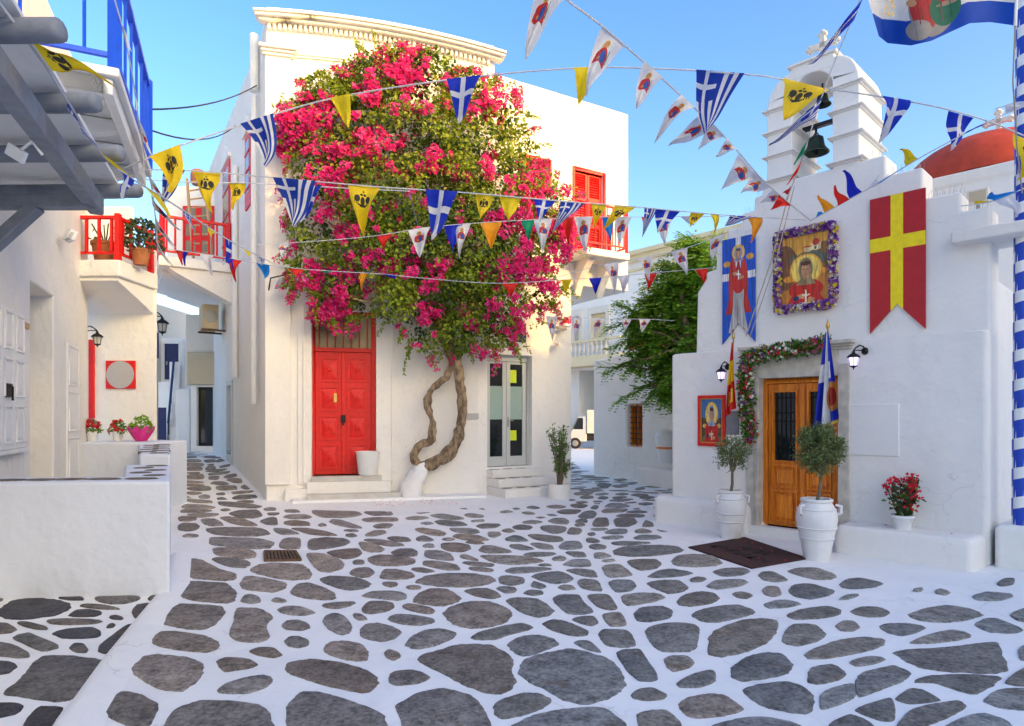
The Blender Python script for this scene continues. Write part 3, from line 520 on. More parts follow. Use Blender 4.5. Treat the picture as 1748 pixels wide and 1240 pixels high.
# marble door surround with cornice
sur = []
mb = MB(); mb.pbox(PK, dr[0] - .17, dr[0] + .002, 0, dr[3] + .12, -.3, .035); mb.pbox(PK, dr[0] - .05, dr[0] + .004, 0, dr[3], -.3, .055); sur.append(mb.build('jamb', M['stone_trim'], ch, bevel=.008))
mb = MB(); mb.pbox(PK, dr[1] - .002, dr[1] + .13, 0, dr[3] + .12, -.3, .035); mb.build('jamb', M['stone_trim'], ch, bevel=.008)
mb = MB(); mb.pbox(PK, dr[0] - .001, dr[1] + .001, dr[3] - .02, dr[3] + .30, -.3, .03); mb.build('lintel', M['stone_trim'], ch, bevel=.008)
mb = MB()
for k, (z, h, o) in enumerate(((.30, .035, .06), (.334, .03, .10), (.363, .045, .15))): mb.pbox(PK, dr[0] - .17 - o * .5, dr[1] + .12 + o * .5, dr[3] + z, dr[3] + z + h, -.2, o)
mb.build('door_cornice', M['stone_trim'], ch, bevel=.006)
# wooden double door
DO = -.14
def carved_door(parent):
    mid = (dr[0] + dr[1]) / 2 + .02
    mb = MB(); fr = .06
    mb.pbox(PK, dr[0], dr[0] + fr, dr[2], dr[3], DO - .06, DO + .05); mb.pbox(PK, dr[1] - fr, dr[1], dr[2], dr[3], DO - .06, DO + .05); mb.pbox(PK, dr[0] + fr, dr[1] - fr, dr[3] - .09, dr[3], DO - .06, DO + .05)
    mb.build('door_frame', M['door_wood'], parent, bevel=.006)
    for a, b in ((dr[0] + fr + .004, mid - .004), (mid + .004, dr[1] - fr - .004)):
        w = b - a; z0, z1 = dr[2] + .01, dr[3] - .095; H = z1 - z0
        holes = [(a + .08, b - .08, z0 + .46 * H, z0 + .94 * H)]
        mb = MB(); mb.prism(PK.pt, [(a, z0), (b, z0), (b, z1), (a, z1)], DO - .025, DO + .02, [loop4(h) for h in holes])
        leaf = mb.build('door', M['door_wood'], parent, bevel=.004)
        for h in ((a + .08, b - .08, z0 + .07, z0 + .24 * H), (a + .08, b - .08, z0 + .28 * H, z0 + .42 * H)):
            m2 = MB()
            m2.pbox(PK, h[0] - .02, h[1] + .02, h[2] - .02, h[2], DO + .018, DO + .055); m2.pbox(PK, h[0] - .02, h[1] + .02, h[3], h[3] + .02, DO + .018, DO + .055)
            m2.pbox(PK, h[0] - .02, h[0], h[2], h[3], DO + .018, DO + .055); m2.pbox(PK, h[1], h[1] + .02, h[2], h[3], DO + .018, DO + .055)
            m2.pbox(PK, h[0] + .04, h[1] - .04, h[2] + .04, h[3] - .04, DO + .018, DO + .045)
            m2.build('panel', M['door_wood'], leaf, bevel=.004)
        h = (a + .08, b - .08, z0 + .07, z0 + .24 * H); cu = (h[0] + h[1]) / 2; cz = (h[2] + h[3]) / 2
        m2 = MB()                                                        # carved cross with a rosette
        m2.pbox(PK, cu - .05, cu + .05, cz - .10, cz + .11, DO + .03, DO + .038)
        m2.lathe(PK.pt(cu, cz, DO + .038), [(.032, 0), (.032, .006), (.02, .006), (.018, .001), (0, .001)], 14, PK.N3)
        for dz in (-.07, .075): m2.pbox(PK, cu - .04, cu + .04, cz + dz - .01, cz + dz + .01, DO + .037, DO + .043)
        m2.pbox(PK, cu - .008, cu + .008, cz - .09, cz + .1, DO + .037, DO + .042)
        m2.build('carving', M['door_wood'], leaf, bevel=.002)
        h = holes[0]
        m2 = MB(); m2.pbox(PK, h[0], h[1], h[2], h[3], DO - .02, DO - .012); m2.build('pane', M['glass_dark'], leaf)
        m2 = MB()
        for q in (h[0] - .02, h[1]): m2.pbox(PK, q, q + .02, h[2] - .02, h[3] + .02, DO + .015, DO + .055)
        for q in (h[2] - .02, h[3]): m2.pbox(PK, h[0], h[1], q, q + .02, DO + .015, DO + .04)
        m2.build('glazing_frame', M['door_wood'], leaf, bevel=.004)
        m2 = MB()                                                        # wrought iron grille
        for k in range(5):
            u = h[0] + (h[1] - h[0]) * (k + .5) / 5; m2.tube([PK.pt(u, h[2], DO), PK.pt(u, h[3], DO)], .006, 6)
        for t in (.12, .58, .7, .92): m2.tube([PK.pt(h[0], h[2] + (h[3] - h[2]) * t, DO + .004), PK.pt(h[1], h[2] + (h[3] - h[2]) * t, DO + .004)], .006, 6)
        m2.build('grille', M['black_iron'], leaf)
    mb = MB(); mb.pbox(PK, mid - .03, mid + .03, dr[2] + .01, dr[3] - .095, DO + .02, DO + .045); mb.build('meeting_stile', M['door_wood'], parent, bevel=.006)
    mb = MB(); mb.pbox(PK, mid + .05, mid + .075, 1.02, 1.22, DO + .02, DO + .028); p = PK.pt(mid + .062, 1.13, DO + .03); mb.tube([p, p + PK.N3 * .05, p + PK.N3 * .05 + PK.U3 * .09], .008, 6); mb.build('handle', M['brass'], parent)
carved_door(ch)
# belfry
bz = zt; BD = .85
bu = lambda x, y: PK.uz(x, y, SB)[0]
uL, ul, ur, uR_ = bu(1309, 250), bu(1351, 250), bu(1421, 230), bu(1467, 210)
uc = (ul + ur) / 2; ra = (ur - ul) / 2; zs = 5.78
sh = []
for k in range(7):                                    # right shoulder, quarter round
    a = math.pi / 2 * k / 6; sh.append((uR_ - (uR_ - ur - .02) * (1 - math.cos(a)), 5.74 + .40 * math.sin(a)))
shl = [(uL + (ul - .02 - uL) * (1 - math.cos(math.pi / 2 * k / 6)), 5.74 + .40 * math.sin(math.pi / 2 * k / 6)) for k in range(7)][::-1]
out = [(uL, bz - .05), (ul, bz - .05), (ul, zs)] + [(uc - ra * math.cos(math.pi * k / 12), zs + ra * math.sin(math.pi * k / 12)) for k in range(1, 12)] + [(ur, zs), (ur, bz - .05), (uR_, bz - .05)] + sh + [(ur + .02, 6.20), (ul - .02, 6.20)] + shl
mb = MB(); mb.prism(PK.pt, out, SB - BD, SB + .002)
bel = mb.build('belfry', M['plaster'], ch, bevel=.02, seg=3)
for z in (bz + .01, 5.07, 5.39, 5.69):
    for a, b in ((uL, ul), (ur, uR_)):
        mb = MB(); e = .055 if z > 5 else .07
        for k, (dz, ee) in enumerate(((0, e * .45), (.022, e))): mb.pbox(PK, a - ee, b + ee, z + dz - .0, z + dz + .024, SB - BD - ee, SB + ee)
        mb.build('cornice', M['plaster'], bel, bevel=.012)
mb = MB(); mb.pbox(PK, ul - .05, ur + .05, 6.195, 6.225, SB - BD - .03, SB + .03); mb.build('capping', M['plaster_old'], bel)
def cross(mb, c, U, s, t):
    """budded cross standing on c"""
    mb.box(c + V(0, 0, s * .5), (s * .075, t, s * .5), U); mb.box(c + V(0, 0, s * .66), (s * .36, t, s * .08), U)
    for e in (c + V(0, 0, s * 1.0), c + V(0, 0, s * .66) + U * s * .38, c + V(0, 0, s * .66) - U * s * .38):
        for d in (V(0, 0, 1), U, -U, V(0, 0, -1)): mb.ball(e + d * s * .07, s * .085, 8)
mb = MB(); cross(mb, PK.pt(uc + .03, 6.22, SB - .3), PK.U3, .42, .035); mb.build('cross', M['sand_white'], bel, smooth=True)
# bells and their iron yoke hang inside the arch
def bell(name, c, r, label):
    t = thing(name, label, 'bell', c, 'bells in the belfry')
    pr = [(.0, .0), (.12, 0), (.2, -.03), (.40, -.1), (.55, -.2), (.60, -.5), (.66, -.85), (.78, -1.1), (1.0, -1.36), (1.0, -1.44), (.9, -1.44), (.7, -1.2), (.5, -.8), (.0, -.3)]
    MB().lathe(c, [(a * r, z * r) for a, z in pr], 28).build('body', M['bell_bronze'], t, smooth=True)
    m2 = MB(); m2.tube([c + V(0, 0, -.3 * r), c + V(0, 0, -1.5 * r)], .012, 6); m2.ball(c + V(0, 0, -1.5 * r), .14 * r, 8); m2.build('clapper', M['black_iron'], t)
    m2 = MB()
    for k in range(3): a = k * 2.1; m2.tube([c + V(math.cos(a) * .12 * r, math.sin(a) * .12 * r, -.02), c + V(math.cos(a) * .2 * r, math.sin(a) * .2 * r, .12 * r), c + V(0, 0, .25 * r)], .06 * r, 6)
    m2.build('crown_loop', M['bell_bronze'], t)
bm_ = SB - BD * .45
cb = PK.px(1393, 232, bm_); bell('bell', cb, .165, 'large green bronze bell hanging low in the belfry arch')
cb2 = PK.px(1404, 160, bm_); bell('bell', cb2, .11, 'small green bronze bell above the beam in the belfry arch')
yk = thing('bell_yoke', 'dark iron beam across the belfry arch carrying the bells', 'beam', PK.px(1390, 212, bm_))
u0, zc = PK.uz(1393, 216, bm_); mb = MB(); mb.pbox(PK, ul - .02, ur + .02, zc - .025, zc + .025, bm_ - .04, bm_ + .03); mb.build('beam', M['black_iron'], yk)
mb = MB(); mb.tube([V(cb.x, cb.y, cb.z + .02), V(cb.x, cb.y, zc)], .016, 6); mb.build('hanger', M['black_iron'], yk)
mb = MB(); mb.tube([cb2 + V(0, 0, .01), PK.pt(PK.uz(1404, 160, bm_)[0], 6.04, bm_)], .012, 6); mb.build('hanger', M['black_iron'], yk)
# drum and red dome
dc = V(*XD(1690, 9.75), 0); dm = thing('dome', 'red dome with cross on a white eight-sided drum behind the gable', 'dome', dc)
mb = MB(); n = 8; a0 = .38
def ring(r, z): return [dc + V(math.cos(a0 + 2 * math.pi * k / n) * r, math.sin(a0 + 2 * math.pi * k / n) * r, z) for k in range(n)]
lv = [ring(1.28, 3.0), ring(1.28, 4.86), ring(1.33, 4.9), ring(1.37, 5.02), ring(1.1, 5.06)]
for i in range(4): mb.add(lv[i] + lv[i + 1], [(k, (k + 1) % n, n + (k + 1) % n, n + k) for k in range(n)])
mb.add(lv[-1], [tuple(range(n))]); mb.build('drum', M['plaster'], dm, bevel=.02)
MB().lathe(dc, [(1.22 * math.cos(t * math.pi / 24), 5.05 + .80 * math.sin(t * math.pi / 24)) for t in range(0, 12)] + [(0, 5.85)], 40).build('cupola', M['dome_red'], dm, smooth=True)
mb = MB(); cross(mb, dc + V(.13, 0, 5.83), PK.U3, .4, .03); mb.build('cross', M['sand_white'], dm, smooth=True)
# floodlight on the roof step
f = thing('floodlight', 'beige square floodlight on the chapel roof before the drum', 'floodlight', PK.px(1668, 350, SB - .8))
r = PK.rect(1649, 322, 1688, 348, SB - .8); mb = MB(); mb.pbox(PK, *r, SB - .87, SB - .8); mb.build('housing', M['sand_white'], f, bevel=.015)
mb = MB(); mb.pbox(PK, r[0] + .03, r[1] - .03, r[2] + .03, r[3] - .03, SB - .80, SB - .795); mb.build('lens', M['beige'], f)
mb = MB(); mb.bar(PK.pt((r[0] + r[1]) / 2, r[2] + .02, SB - .84), PK.pt((r[0] + r[1]) / 2, r[2] - .35, SB - .84), .03, .03); mb.build('bracket', M['grey_metal'], f)
# spikes of the bird wire along the steps
mb = MB()
for i in range(1, len(up) - 1):
    a, b = up[i], up[i + 1]
    if abs(a[1] - b[1]) < .03 and b[0] - a[0] > .1:
        for k in range(int((b[0] - a[0]) / .035)):
            u = a[0] + .02 + k * .035
            if uL - .1 < u < uR_ + .1: continue
            for o in (SB - .1, SB - .25): mb.tube([PK.pt(u, a[1], o), PK.pt(u + rnd.uniform(-.03, .03), a[1] + .11, o + rnd.uniform(-.04, .04))], .0018, 3, False)
mb.build('bird_spikes', M['grey_metal'], ch)['kind'] = 'stuff'

# neighbour: end of wall with planter, striped pole
pc = V(*XD(1741, 6.75), 0)
mb = MB(); q = V(*XD(1722, 6.55), 0); mb.box(q + V(.75, -.12, .2), (.75, .32, .25), PK.U3); tag(mb.build('planter_box', M['plaster'], bevel=.06, seg=3), 'whitewashed masonry planter at the foot of the striped pole', 'planter')
sp = thing('striped_pole', 'white pole wound with painted blue stripes beside the chapel', 'pole', pc + V(0, 0, .44))
MB().tube([pc + V(0, 0, .4), pc + V(.05, 0, 6.2)], .072, 20).build('shaft', M['white_paint'], sp, smooth=True)
for k in range(19):                                    # blue bands climb round the shaft
    mb = MB(); z0 = .52 + k * .31; pts_i = []
    for j in range(13):
        a = -math.pi + 2 * math.pi * j / 12; zz = z0 + .12 * j / 12
        c = pc + V(.05 * (zz - .4) / 5.8, 0, zz); pts_i += [c + V(math.cos(a) * .0745, math.sin(a) * .0745, -.095), c + V(math.cos(a) * .0745, math.sin(a) * .0745, .095)]
    mb.add(pts_i, [(2 * j, 2 * j + 2, 2 * j + 3, 2 * j + 1) for j in range(12)]); mb.build('stripe', M['stripe_blue'], sp, smooth=True)
# ---------------------------------------------------------------- house in the middle
hs = thing('corner_house', 'tall white two-storey house with red doors and moulded cornice on the square', 'house', V(C0.x, C0.y, 0))
ZT = PC.uz(455, 12)[1]                               # parapet top
door = PC.rect(532, 528, 642, 812); door = (door[0], door[1], PC.uz(587, 812)[1], PC.uz(587, 530)[1])
ceil_ = PC.L
bowz = lambda u, z: z - .11 * ((2 * u / PC.L - .75) ** 2) + .06 if z > 7 else z   # the old cornice sags towards its ends
top = [(PC.L + .35 - (PC.L + .35) * k / 10, bowz(PC.L + .35 - (PC.L + .35) * k / 10, ZT)) for k in range(11)]
ZU = 8.05                                            # top of the lower right-hand wing
gd = PW.rect(832, 606, 908, 796); gd = (max(.12, gd[0]), gd[1], PW.uz(870, 797)[1], PW.uz(870, 606)[1])
mb = MB(); mb.prism(PC.pt, [(0, -.3), (PC.L, -.3), (PC.L, ZU), (PC.L + .35, ZU)] + top, -.5, 0, [loop4(door)])
mb.build('front_wall', M['plaster'], hs, bevel=.02)
ue = PW.uz(975, 700)[0]; uo = PW.L; ZO = 4.5
zr = [PW.uz(860, 131)[1], PW.uz(1070, 205)[1]]
sw = PW.rect(980, 286, 1030, 437); sw = (PW.uz(981, 360)[0], PW.uz(1029, 360)[0], 5.28, PW.uz(1005, 296)[1])
sw2 = PW.rect(884, 266, 938, 320); sw2 = (PW.uz(890, 300)[0], PW.uz(936, 300)[0], PW.uz(915, 330)[1], PW.uz(915, 274)[1])
mb = MB(); mb.prism(PW.pt, [(0, -.3), (ue, -.3), (ue, ZO), (uo, ZO), (uo, zr[0]), (0, zr[0])], -.5, 0, [loop4(gd), loop4(sw), loop4(sw2)])
mb.build('wing_wall', M['plaster'], hs, bevel=.03, seg=3)
# core of the house behind the two fronts
BK = PS.pt(8.2, 0, 0)
base = [V(*(C0 + PC.U * .02 - PC.N * .48)), V(*(C1 - PW.N * .48)), V(*(C2 - PW.N * .48 - PW.U * .02)), V(*(C2 - PW.N * 6)), V(*(V(BK.x, BK.y) + V(2.5, .5))), V(*(V(BK.x, BK.y) + V(.3, 0)))]
low = [base[0], base[1], V(*(PW.p0 + PW.U * (ue - .02) - PW.N * .48)), V(*(PW.p0 + PW.U * (ue - .3) - PW.N * 4)), base[4], base[5]]
def slab(mb, poly, z0, z1):
    n = len(poly); mb.add([V(p.x, p.y, z0) for p in poly] + [V(p.x, p.y, z1) for p in poly], [tuple(range(n))[::-1], tuple(range(n, 2 * n))] + [(k, (k + 1) % n, n + (k + 1) % n, n + k) for k in range(n)])
mb = MB(); slab(mb, low, -.2, ZO); mb.build('lower_storey', M['plaster'], hs)
mb = MB(); slab(mb, base, ZO + .003, zr[0] - .15); mb.build('upper_storey', M['plaster'], hs)
# alley wall with its openings
SL = 8.6
def sz(x, y): return PS.uz(x, y)
dS = [(sz(396, 700)[0], sz(387, 700)[0], .35, sz(392, 650)[1]), (sz(392, 350)[0], sz(381, 350)[0], 5.30, sz(386, 285)[1]), (sz(428, 300)[0], sz(419, 300)[0], sz(423, 355)[1], sz(423, 232)[1])]
zs0, zs1 = ZT - .25, sz(366, 262)[1]
mb = MB(); mb.prism(PS.pt, [(.5, -.3), (SL, -.3), (SL, zs1), (.5, zs0)], -.4, -.02, [loop4(d) for d in dS]); mb.prism(PS.pt, [(0.02, -.3), (.5, -.3), (.5, zs0), (.02, ZT - .1)], -.46, 0)
mb.build('alley_wall', M['plaster_old'], hs, bevel=.02)
for i, d in enumerate(dS):
    mb = MB(); mb.pbox(PS, d[0], d[1], d[2], d[3], -.2, .015); o = mb.build('side_door' if i < 2 else 'side_window', M['door_grey'] if i == 0 else M['red_paint'], hs)
    mb = MB(); mb.pbox(PS, d[0] + .12, d[1] - .12, d[2] + .3, d[3] - .12, .012, .02); mb.build('pane', M['glass_dusty'] if i else M['glass_dark'], o)
    if i:
        mb = MB()
        for t in (.25, .5, .75): mb.pbox(PS, d[0] + .05, d[1] - .05, d[2] + (d[3] - d[2]) * t - .02, d[2] + (d[3] - d[2]) * t + .02, .018, .035)
        mb.build('glazing_bar', M['red_paint'], o)
        mb = MB(); mb.prism(PS.pt, [(d[0] - .12, d[3] + .04), (d[1] + .12, d[3] + .04), (d[1] + .12, d[3] + .14), ((d[0] + d[1]) / 2, d[3] + .5), (d[0] - .12, d[3] + .14)], -.05, .06); mb.build('pediment', M['plaster'], hs, bevel=.01)
# pilasters, cornice with dentils, mouldings
uP = PC.uz(497, 500)[0]
mb = MB(); mb.pbox(PC, -.02, uP, 0.3, PC.uz(480, 100)[1], -.02, .06); mb.build('pilaster', M['plaster'], hs, bevel=.012)
mb = MB(); mb.pbox(PC, PC.uz(487, 800)[0], PC.uz(537, 800)[0], -.05, .22, -.02, .17); mb.build('pilaster_base', M['plaster'], hs, bevel=.03)
zc = PC.uz(480, 100)[1]
mb = MB()
for k, (z, h, o) in enumerate(((0, .05, .10), (.05, .05, .14), (.10, .06, .19))): mb.pbox(PC, -o * .6, uP + o * .6, zc + z, zc + z + h - .002, -.02, o)
mb.build('capital', M['plaster'], hs, bevel=.008)
zq = PC.uz(455, 40)[1]
def band(mb, z, h, o0, o1, u0, u1):
    n = 10
    for k in range(n):
        a = u0 + (u1 - u0) * k / n; b = u0 + (u1 - u0) * (k + 1) / n; za, zb = bowz(a, z), bowz(b, z); P = PC.pt
        mb.hexa([P(a, za, o1), P(b, zb, o1), P(b, zb, o0), P(a, za, o0), P(a, za + h, o1), P(b, zb + h, o1), P(b, zb + h, o0), P(a, za + h, o0)])
for z, h, o in ((zq - .02, .05, .16), (zq + .03, .05, .24), (zq + .08, .04, .28)):
    mb = MB(); band(mb, z, h - .002, -.02, o, -o * .7, PC.L + .35 + o * .7); mb.build('cornice', M['plaster'], hs, smooth=30)
mb = MB(); band(mb, zq - .58, .035, -.02, .05, uP + .05, PC.L + .3); band(mb, zq - .62, .035, -.02, .03, uP + .05, PC.L + .3); mb.build('string_moulding', M['plaster'], hs, smooth=30)
nd = 46
for k in range(nd):
    u = .03 + (PC.L + .25) * k / nd; z = bowz(u, zq); mb = MB(); mb.pbox(PC, u, u + .052, z - .13, z - .02, -.02, .075); mb.build('dentil', M['plaster'], hs)
# frame of the red door, step, threshold
mb = MB(); u0, u1 = PC.uz(497, 700)[0], PC.uz(676, 700)[0]
mb.prism(PC.pt, [(u0 + .12, .3), (door[0], .3), (door[0], door[3]), (door[1], door[3]), (door[1], .3), (u1 - .05, .3), (u1 - .05, door[3] + .3), (u0 + .12, door[3] + .3)], -.02, .03)
mb.build('door_surround', M['plaster'], hs, bevel=.01)
mb = MB(); mb.pbox(PC, u1 - .09, u1 - .05, .32, door[3] + .1, .028, .055); mb.pbox(PC, door[0] - .16, door[0] - .12, .32, door[3] + .1, .028, .055); mb.build('surround_bead', M['plaster'], hs, bevel=.01)
mb = MB(); mb.pbox(PC, door[0] - .08, door[1] + .28, -.05, door[2] - .10, -.02, .18); mb.build('base_step', M['plaster'], hs, bevel=.02)
mb = MB(); mb.pbox(PC, door[0] + .003, door[1] + .1, door[2] - .10, door[2], -.32, .16); mb.build('threshold', M['marble'], hs, bevel=.012)
mb = MB(); mb.pbox(PC, door[0] - .06, PC.uz(684, 850)[0], .0, .135, -.02, .40); mb.build('slab_step', M['marble'], hs, bevel=.015)
mb = MB(); mb.prism(lambda a, b, z: V(*(PC.p0 + PC.U * a + PC.N * b), z), [(.4, 0), (PC.L + .1, 0), (PC.L + .1, .5), (.5, .52)], -.04, .05); mb.build('pavement_edge', M['lime_ground'], hs, bevel=.03)
# red double door with transom
DO = -.2; zk = PC.uz(587, 597)[1]
mb = MB()
for a, b, c, d in ((door[0], door[0] + .05, door[2], door[3]), (door[1] - .09, door[1], door[2], door[3]), (door[0] + .05, door[1] - .09, door[3] - .05, door[3]), (door[0] + .05, door[1] - .09, zk - .03, zk + .05)): mb.pbox(PC, a, b, c, d, DO - .08, DO + .03)
mb.build('door_frame', M['red_paint'], hs, bevel=.006)
a0, a1 = door[0] + .05, door[1] - .09; mid = (a0 + a1) / 2
mb = MB(); mb.pbox(PC, a0, a1, zk + .05, door[3] - .05, DO - .06, DO - .05); mb.build('transom_pane', M['glass_dusty'], hs)
for k in range(7):
    u = a0 + (a1 - a0) * (k + .5) / 7; mb = MB(); mb.tube([PC.pt(u, zk + .05, DO), PC.pt(u, door[3] - .05, DO)], .012, 6); mb.build('transom_bar', M['red_paint'], hs)
for a, b in ((a0 + .004, mid - .004), (mid + .004, a1 - .004)):
    z0, z1 = door[2] + .01, zk - .035
    mb = MB(); mb.pbox(PC, a, b, z0, z1, DO - .05, DO); leaf = mb.build('door', M['red_paint'], hs, bevel=.004)
    hh = (z1 - z0 - .12) / 4
    for k in range(4):
        p0, p1 = z0 + .10 + k * hh, z0 + .10 + k * hh + hh - .09; ua, ub = a + .07, b - .07
        mb = MB()
        for q in ((ua, ub, p0, p0 + .025), (ua, ub, p1 - .025, p1), (ua, ua + .025, p0 + .025, p1 - .025), (ub - .025, ub, p0 + .025, p1 - .025)): mb.pbox(PC, *q, DO - .004, DO + .022)
        P = PC.pt; x0, x1, y0, y1 = ua + .05, ub - .05, p0 + .05, p1 - .05; cx, cy = (x0 + x1) / 2, (y0 + y1) / 2; e = .05
        mb.hexa([P(x0, y0, DO), P(x1, y0, DO), P(x1, y1, DO), P(x0, y1, DO), P(cx - e, cy - e, DO + .035), P(cx + e, cy - e, DO + .035), P(cx + e, cy + e, DO + .035), P(cx - e, cy + e, DO + .035)])
        mb.lathe(P(cx, cy, DO + .03), [(.06, 0), (.06, .012), (.045, .016), (.035, .006), (.02, .012), (0, .022)], 16, PC.N3)
        mb.build('panel', M['red_paint'], leaf, smooth=25)
mb = MB(); mb.pbox(PC, mid - .035, mid + .035, door[2] + .01, zk - .035, DO - .002, DO + .03); mb.build('meeting_stile', M['red_paint'], hs, bevel=.008)
p = PC.px(586, 717, DO + .03); mb = MB(); mb.pbox(PC, *PC.rect(582, 709, 590, 722, DO + .03), DO, DO + .045); mb.tube([p, p + PC.N3 * .06, p + PC.N3 * .07 + V(0, 0, -.1)], .018, 6); mb.build('lock', M['black_iron'], hs)
mb = MB(); mb.pbox(PC, *PC.rect(570, 672, 575, 687, DO + .03), DO, DO + .03); mb.build('latch', M['brass'], hs)
# glazed double door on the wing, with steps
DO = -.16
mb = MB(); f_ = .1
for q in ((gd[0], gd[0] + f_ * .4, gd[2], gd[3]), (gd[1] - f_ * .5, gd[1], gd[2], gd[3]), (gd[0] + f_ * .4, gd[1] - f_ * .5, gd[3] - .13, gd[3])): mb.pbox(PW, *q, DO - .08, DO + .03)
mb.build('door_frame', M['door_grey'], hs, bevel=.006)
a0, a1 = gd[0] + .05, gd[1] - .055; mid = (a0 + a1) / 2; z0, z1 = gd[2] + .01, gd[3] - .135
for i, (a, b) in enumerate(((a0, mid - .004), (mid + .004, a1))):
    hole = (a + .09, b - .09, z0 + .2, z1 - .05)
    mb = MB(); mb.prism(PW.pt, loop4((a, b, z0, z1)), DO - .04, DO + .01, [loop4(hole)]); leaf = mb.build('door', M['door_grey'], hs, bevel=.005)
    mb = MB(); mb.pbox(PW, *hole, DO - .02, DO - .012); mb.build('pane', M['glass_dark'], leaf)
    hz = hole[3] - hole[2]; mb = MB(); mb.pbox(PW, hole[0] + .004, hole[1] - .004, hole[2] + .40 * hz, hole[2] + .76 * hz, DO - .0125, DO - .007); mb.build('frosted_panel', M['frost_panel'], leaf)
    if i:
        for t0, t1 in ((.8, .94), (.17, .28)):
            mb = MB(); mb.pbox(PW, hole[0] + .004, hole[0] + .16, hole[2] + t0 * hz, hole[2] + t1 * hz, DO - .0125, DO - .007); mb.build('notice', M['yellow_panel'], leaf)
mb = MB(); p = PW.pt(mid + .04, z0 + .95, DO + .01); mb.tube([p, p + PW.N3 * .05, p + PW.N3 * .05 + PW.U3 * .1], .01, 6); mb.pbox(PW, mid + .02, mid + .055, z0 + .82, z0 + 1.02, DO + .01, DO + .018); mb.build('handle', M['grey_metal'], hs)
us0, us1 = gd[0] - .02, PW.uz(945, 840)[0]
for k in range(3):
    zt_ = gd[2] - .03 - k * (gd[2] - .03) / 3; mb = MB(); mb.pbox(PW, us0, gd[1] + .12 + k * .13, max(-.05, zt_ - (gd[2] - .03) / 3 - (.05 if k == 2 else -.002)), zt_, -.02 if k else -.2, .26 + k * .26)
    mb.build('step', M['plaster_old'], hs, bevel=.02)
    for j in range(3):                                       # flagstones let into the treads
        u = us0 + .12 + j * .32; mb = MB(); o_ = .10 + k * .26
        stone_mesh(mb, [PW.pt(u + math.cos(t) * .13 * rnd.uniform(.8, 1.1), zt_ + .001, o_ + math.sin(t) * .07) for t in [i * math.pi / 3 for i in range(6)]], .004); oo = mb.build('step_stone', M['paving_stone'], hs); oo.color = (.25, .21, .15, 1)
# balcony on the wing with red railing, shutters
zb = 5.16; b0, b1 = PW.uz(968, 430)[0], PW.uz(1040, 440)[0]
bal = MB(); bal.pbox(PW, b0, b1, zb - .16, zb, -.02, .72); bal.build('balcony_slab', M['plaster'], hs, bevel=.03)
mb = MB(); ucn = (b0 + b1) / 2
mb.prism(lambda a, b, z: PW.pt(z, b, a), [(0, zb - .9), (0, zb - .165), (.55, zb - .165), (.35, zb - .35), (.15, zb - .6)], b0 + .2, b0 + .36); mb.prism(lambda a, b, z: PW.pt(z, b, a), [(0, zb - .9), (0, zb - .165), (.55, zb - .165), (.35, zb - .35), (.15, zb - .6)], b1 - .36, b1 - .2)
mb.build('corbel', M['plaster'], hs)
def railing(mb_parts, parent, P, pts, z, h, mat, step=.13, w=.03, bal_w=.022):
    for a, b in zip(pts[:-1], pts[1:]):
        a = Vector(a); b = Vector(b); d = (b - a)
        mb = MB(); mb.bar(a + V(0, 0, h), b + V(0, 0, h), w * 1.6, w * 1.3); mb.build('top_rail', mat, parent, bevel=.004)
        mb = MB(); mb.bar(a + V(0, 0, .12), b + V(0, 0, .12), w, w); mb.build('bottom_rail', mat, parent)
        n = max(2, int(d.length / step))
        for k in range(n):
            p = a.lerp(b, (k + .5) / n); mb = MB(); mb.bar(p + V(0, 0, .12), p + V(0, 0, h), bal_w, bal_w, V(0, 1, 0)); mb.build('baluster', mat, parent)
    for p in pts:
        p = Vector(p); mb = MB(); mb.bar(p + V(0, 0, 0), p + V(0, 0, h + .06), w * 2, w * 2, V(0, 1, 0)); mb.build('post', mat, parent)
rl = thing('balcony_railing', 'red wooden railing of the upper balcony by the tall shutters', 'railing', PW.pt(ucn, zb, .35))
railing(None, rl, PW, [PW.pt(b0 + .05, zb, .05), PW.pt(b0 + .05, zb, .66), PW.pt(b1 - .05, zb, .66), PW.pt(b1 - .05, zb, .05)], zb, .95, M['red_paint'], .14)
def shutters(q, parent, n=2, o=-.06):
    w = (q[1] - q[0]) / n
    mb = MB()
    for r_ in ((q[0] - .06, q[0], q[2], q[3] + .08), (q[1], q[1] + .08, q[2], q[3] + .08), (q[0], q[1], q[3], q[3] + .08)): mb.pbox(PW, *r_, -.2, .02)
    mb.build('shutter_frame', M['red_paint'], parent, bevel=.006)
    for i in range(n):
        a, b = q[0] + w * i + .006, q[0] + w * (i + 1) - .006; H = q[3] - q[2]
        hol = [(a + .05, b - .05, q[2] + .06 + H * t0, q[2] + H * t1 - .04) for t0, t1 in (((0, .34), (.34, .67), (.67, 1)) if H > 1.3 else ((0, .5), (.5, 1)))]
        mb = MB(); mb.prism(PW.pt, loop4((a, b, q[2], q[3])), o - .04, o, [loop4(h) for h in hol]); s_ = mb.build('shutter', M['red_paint'], parent)
        for h in hol:
            k = 0; z = h[2] + .03
            while z < h[3] - .01:
                mb = MB(); c = PW.pt((h[0] + h[1]) / 2, z, o - .02); mb.box(c, ((h[1] - h[0]) / 2, .022, .005), PW.U3, (V(0, 0, 1) - PW.N3 * .8).normalized()); mb.build('slat', M['red_paint'], s_); z += .055
shutters(sw, hs); shutters(sw2, hs)
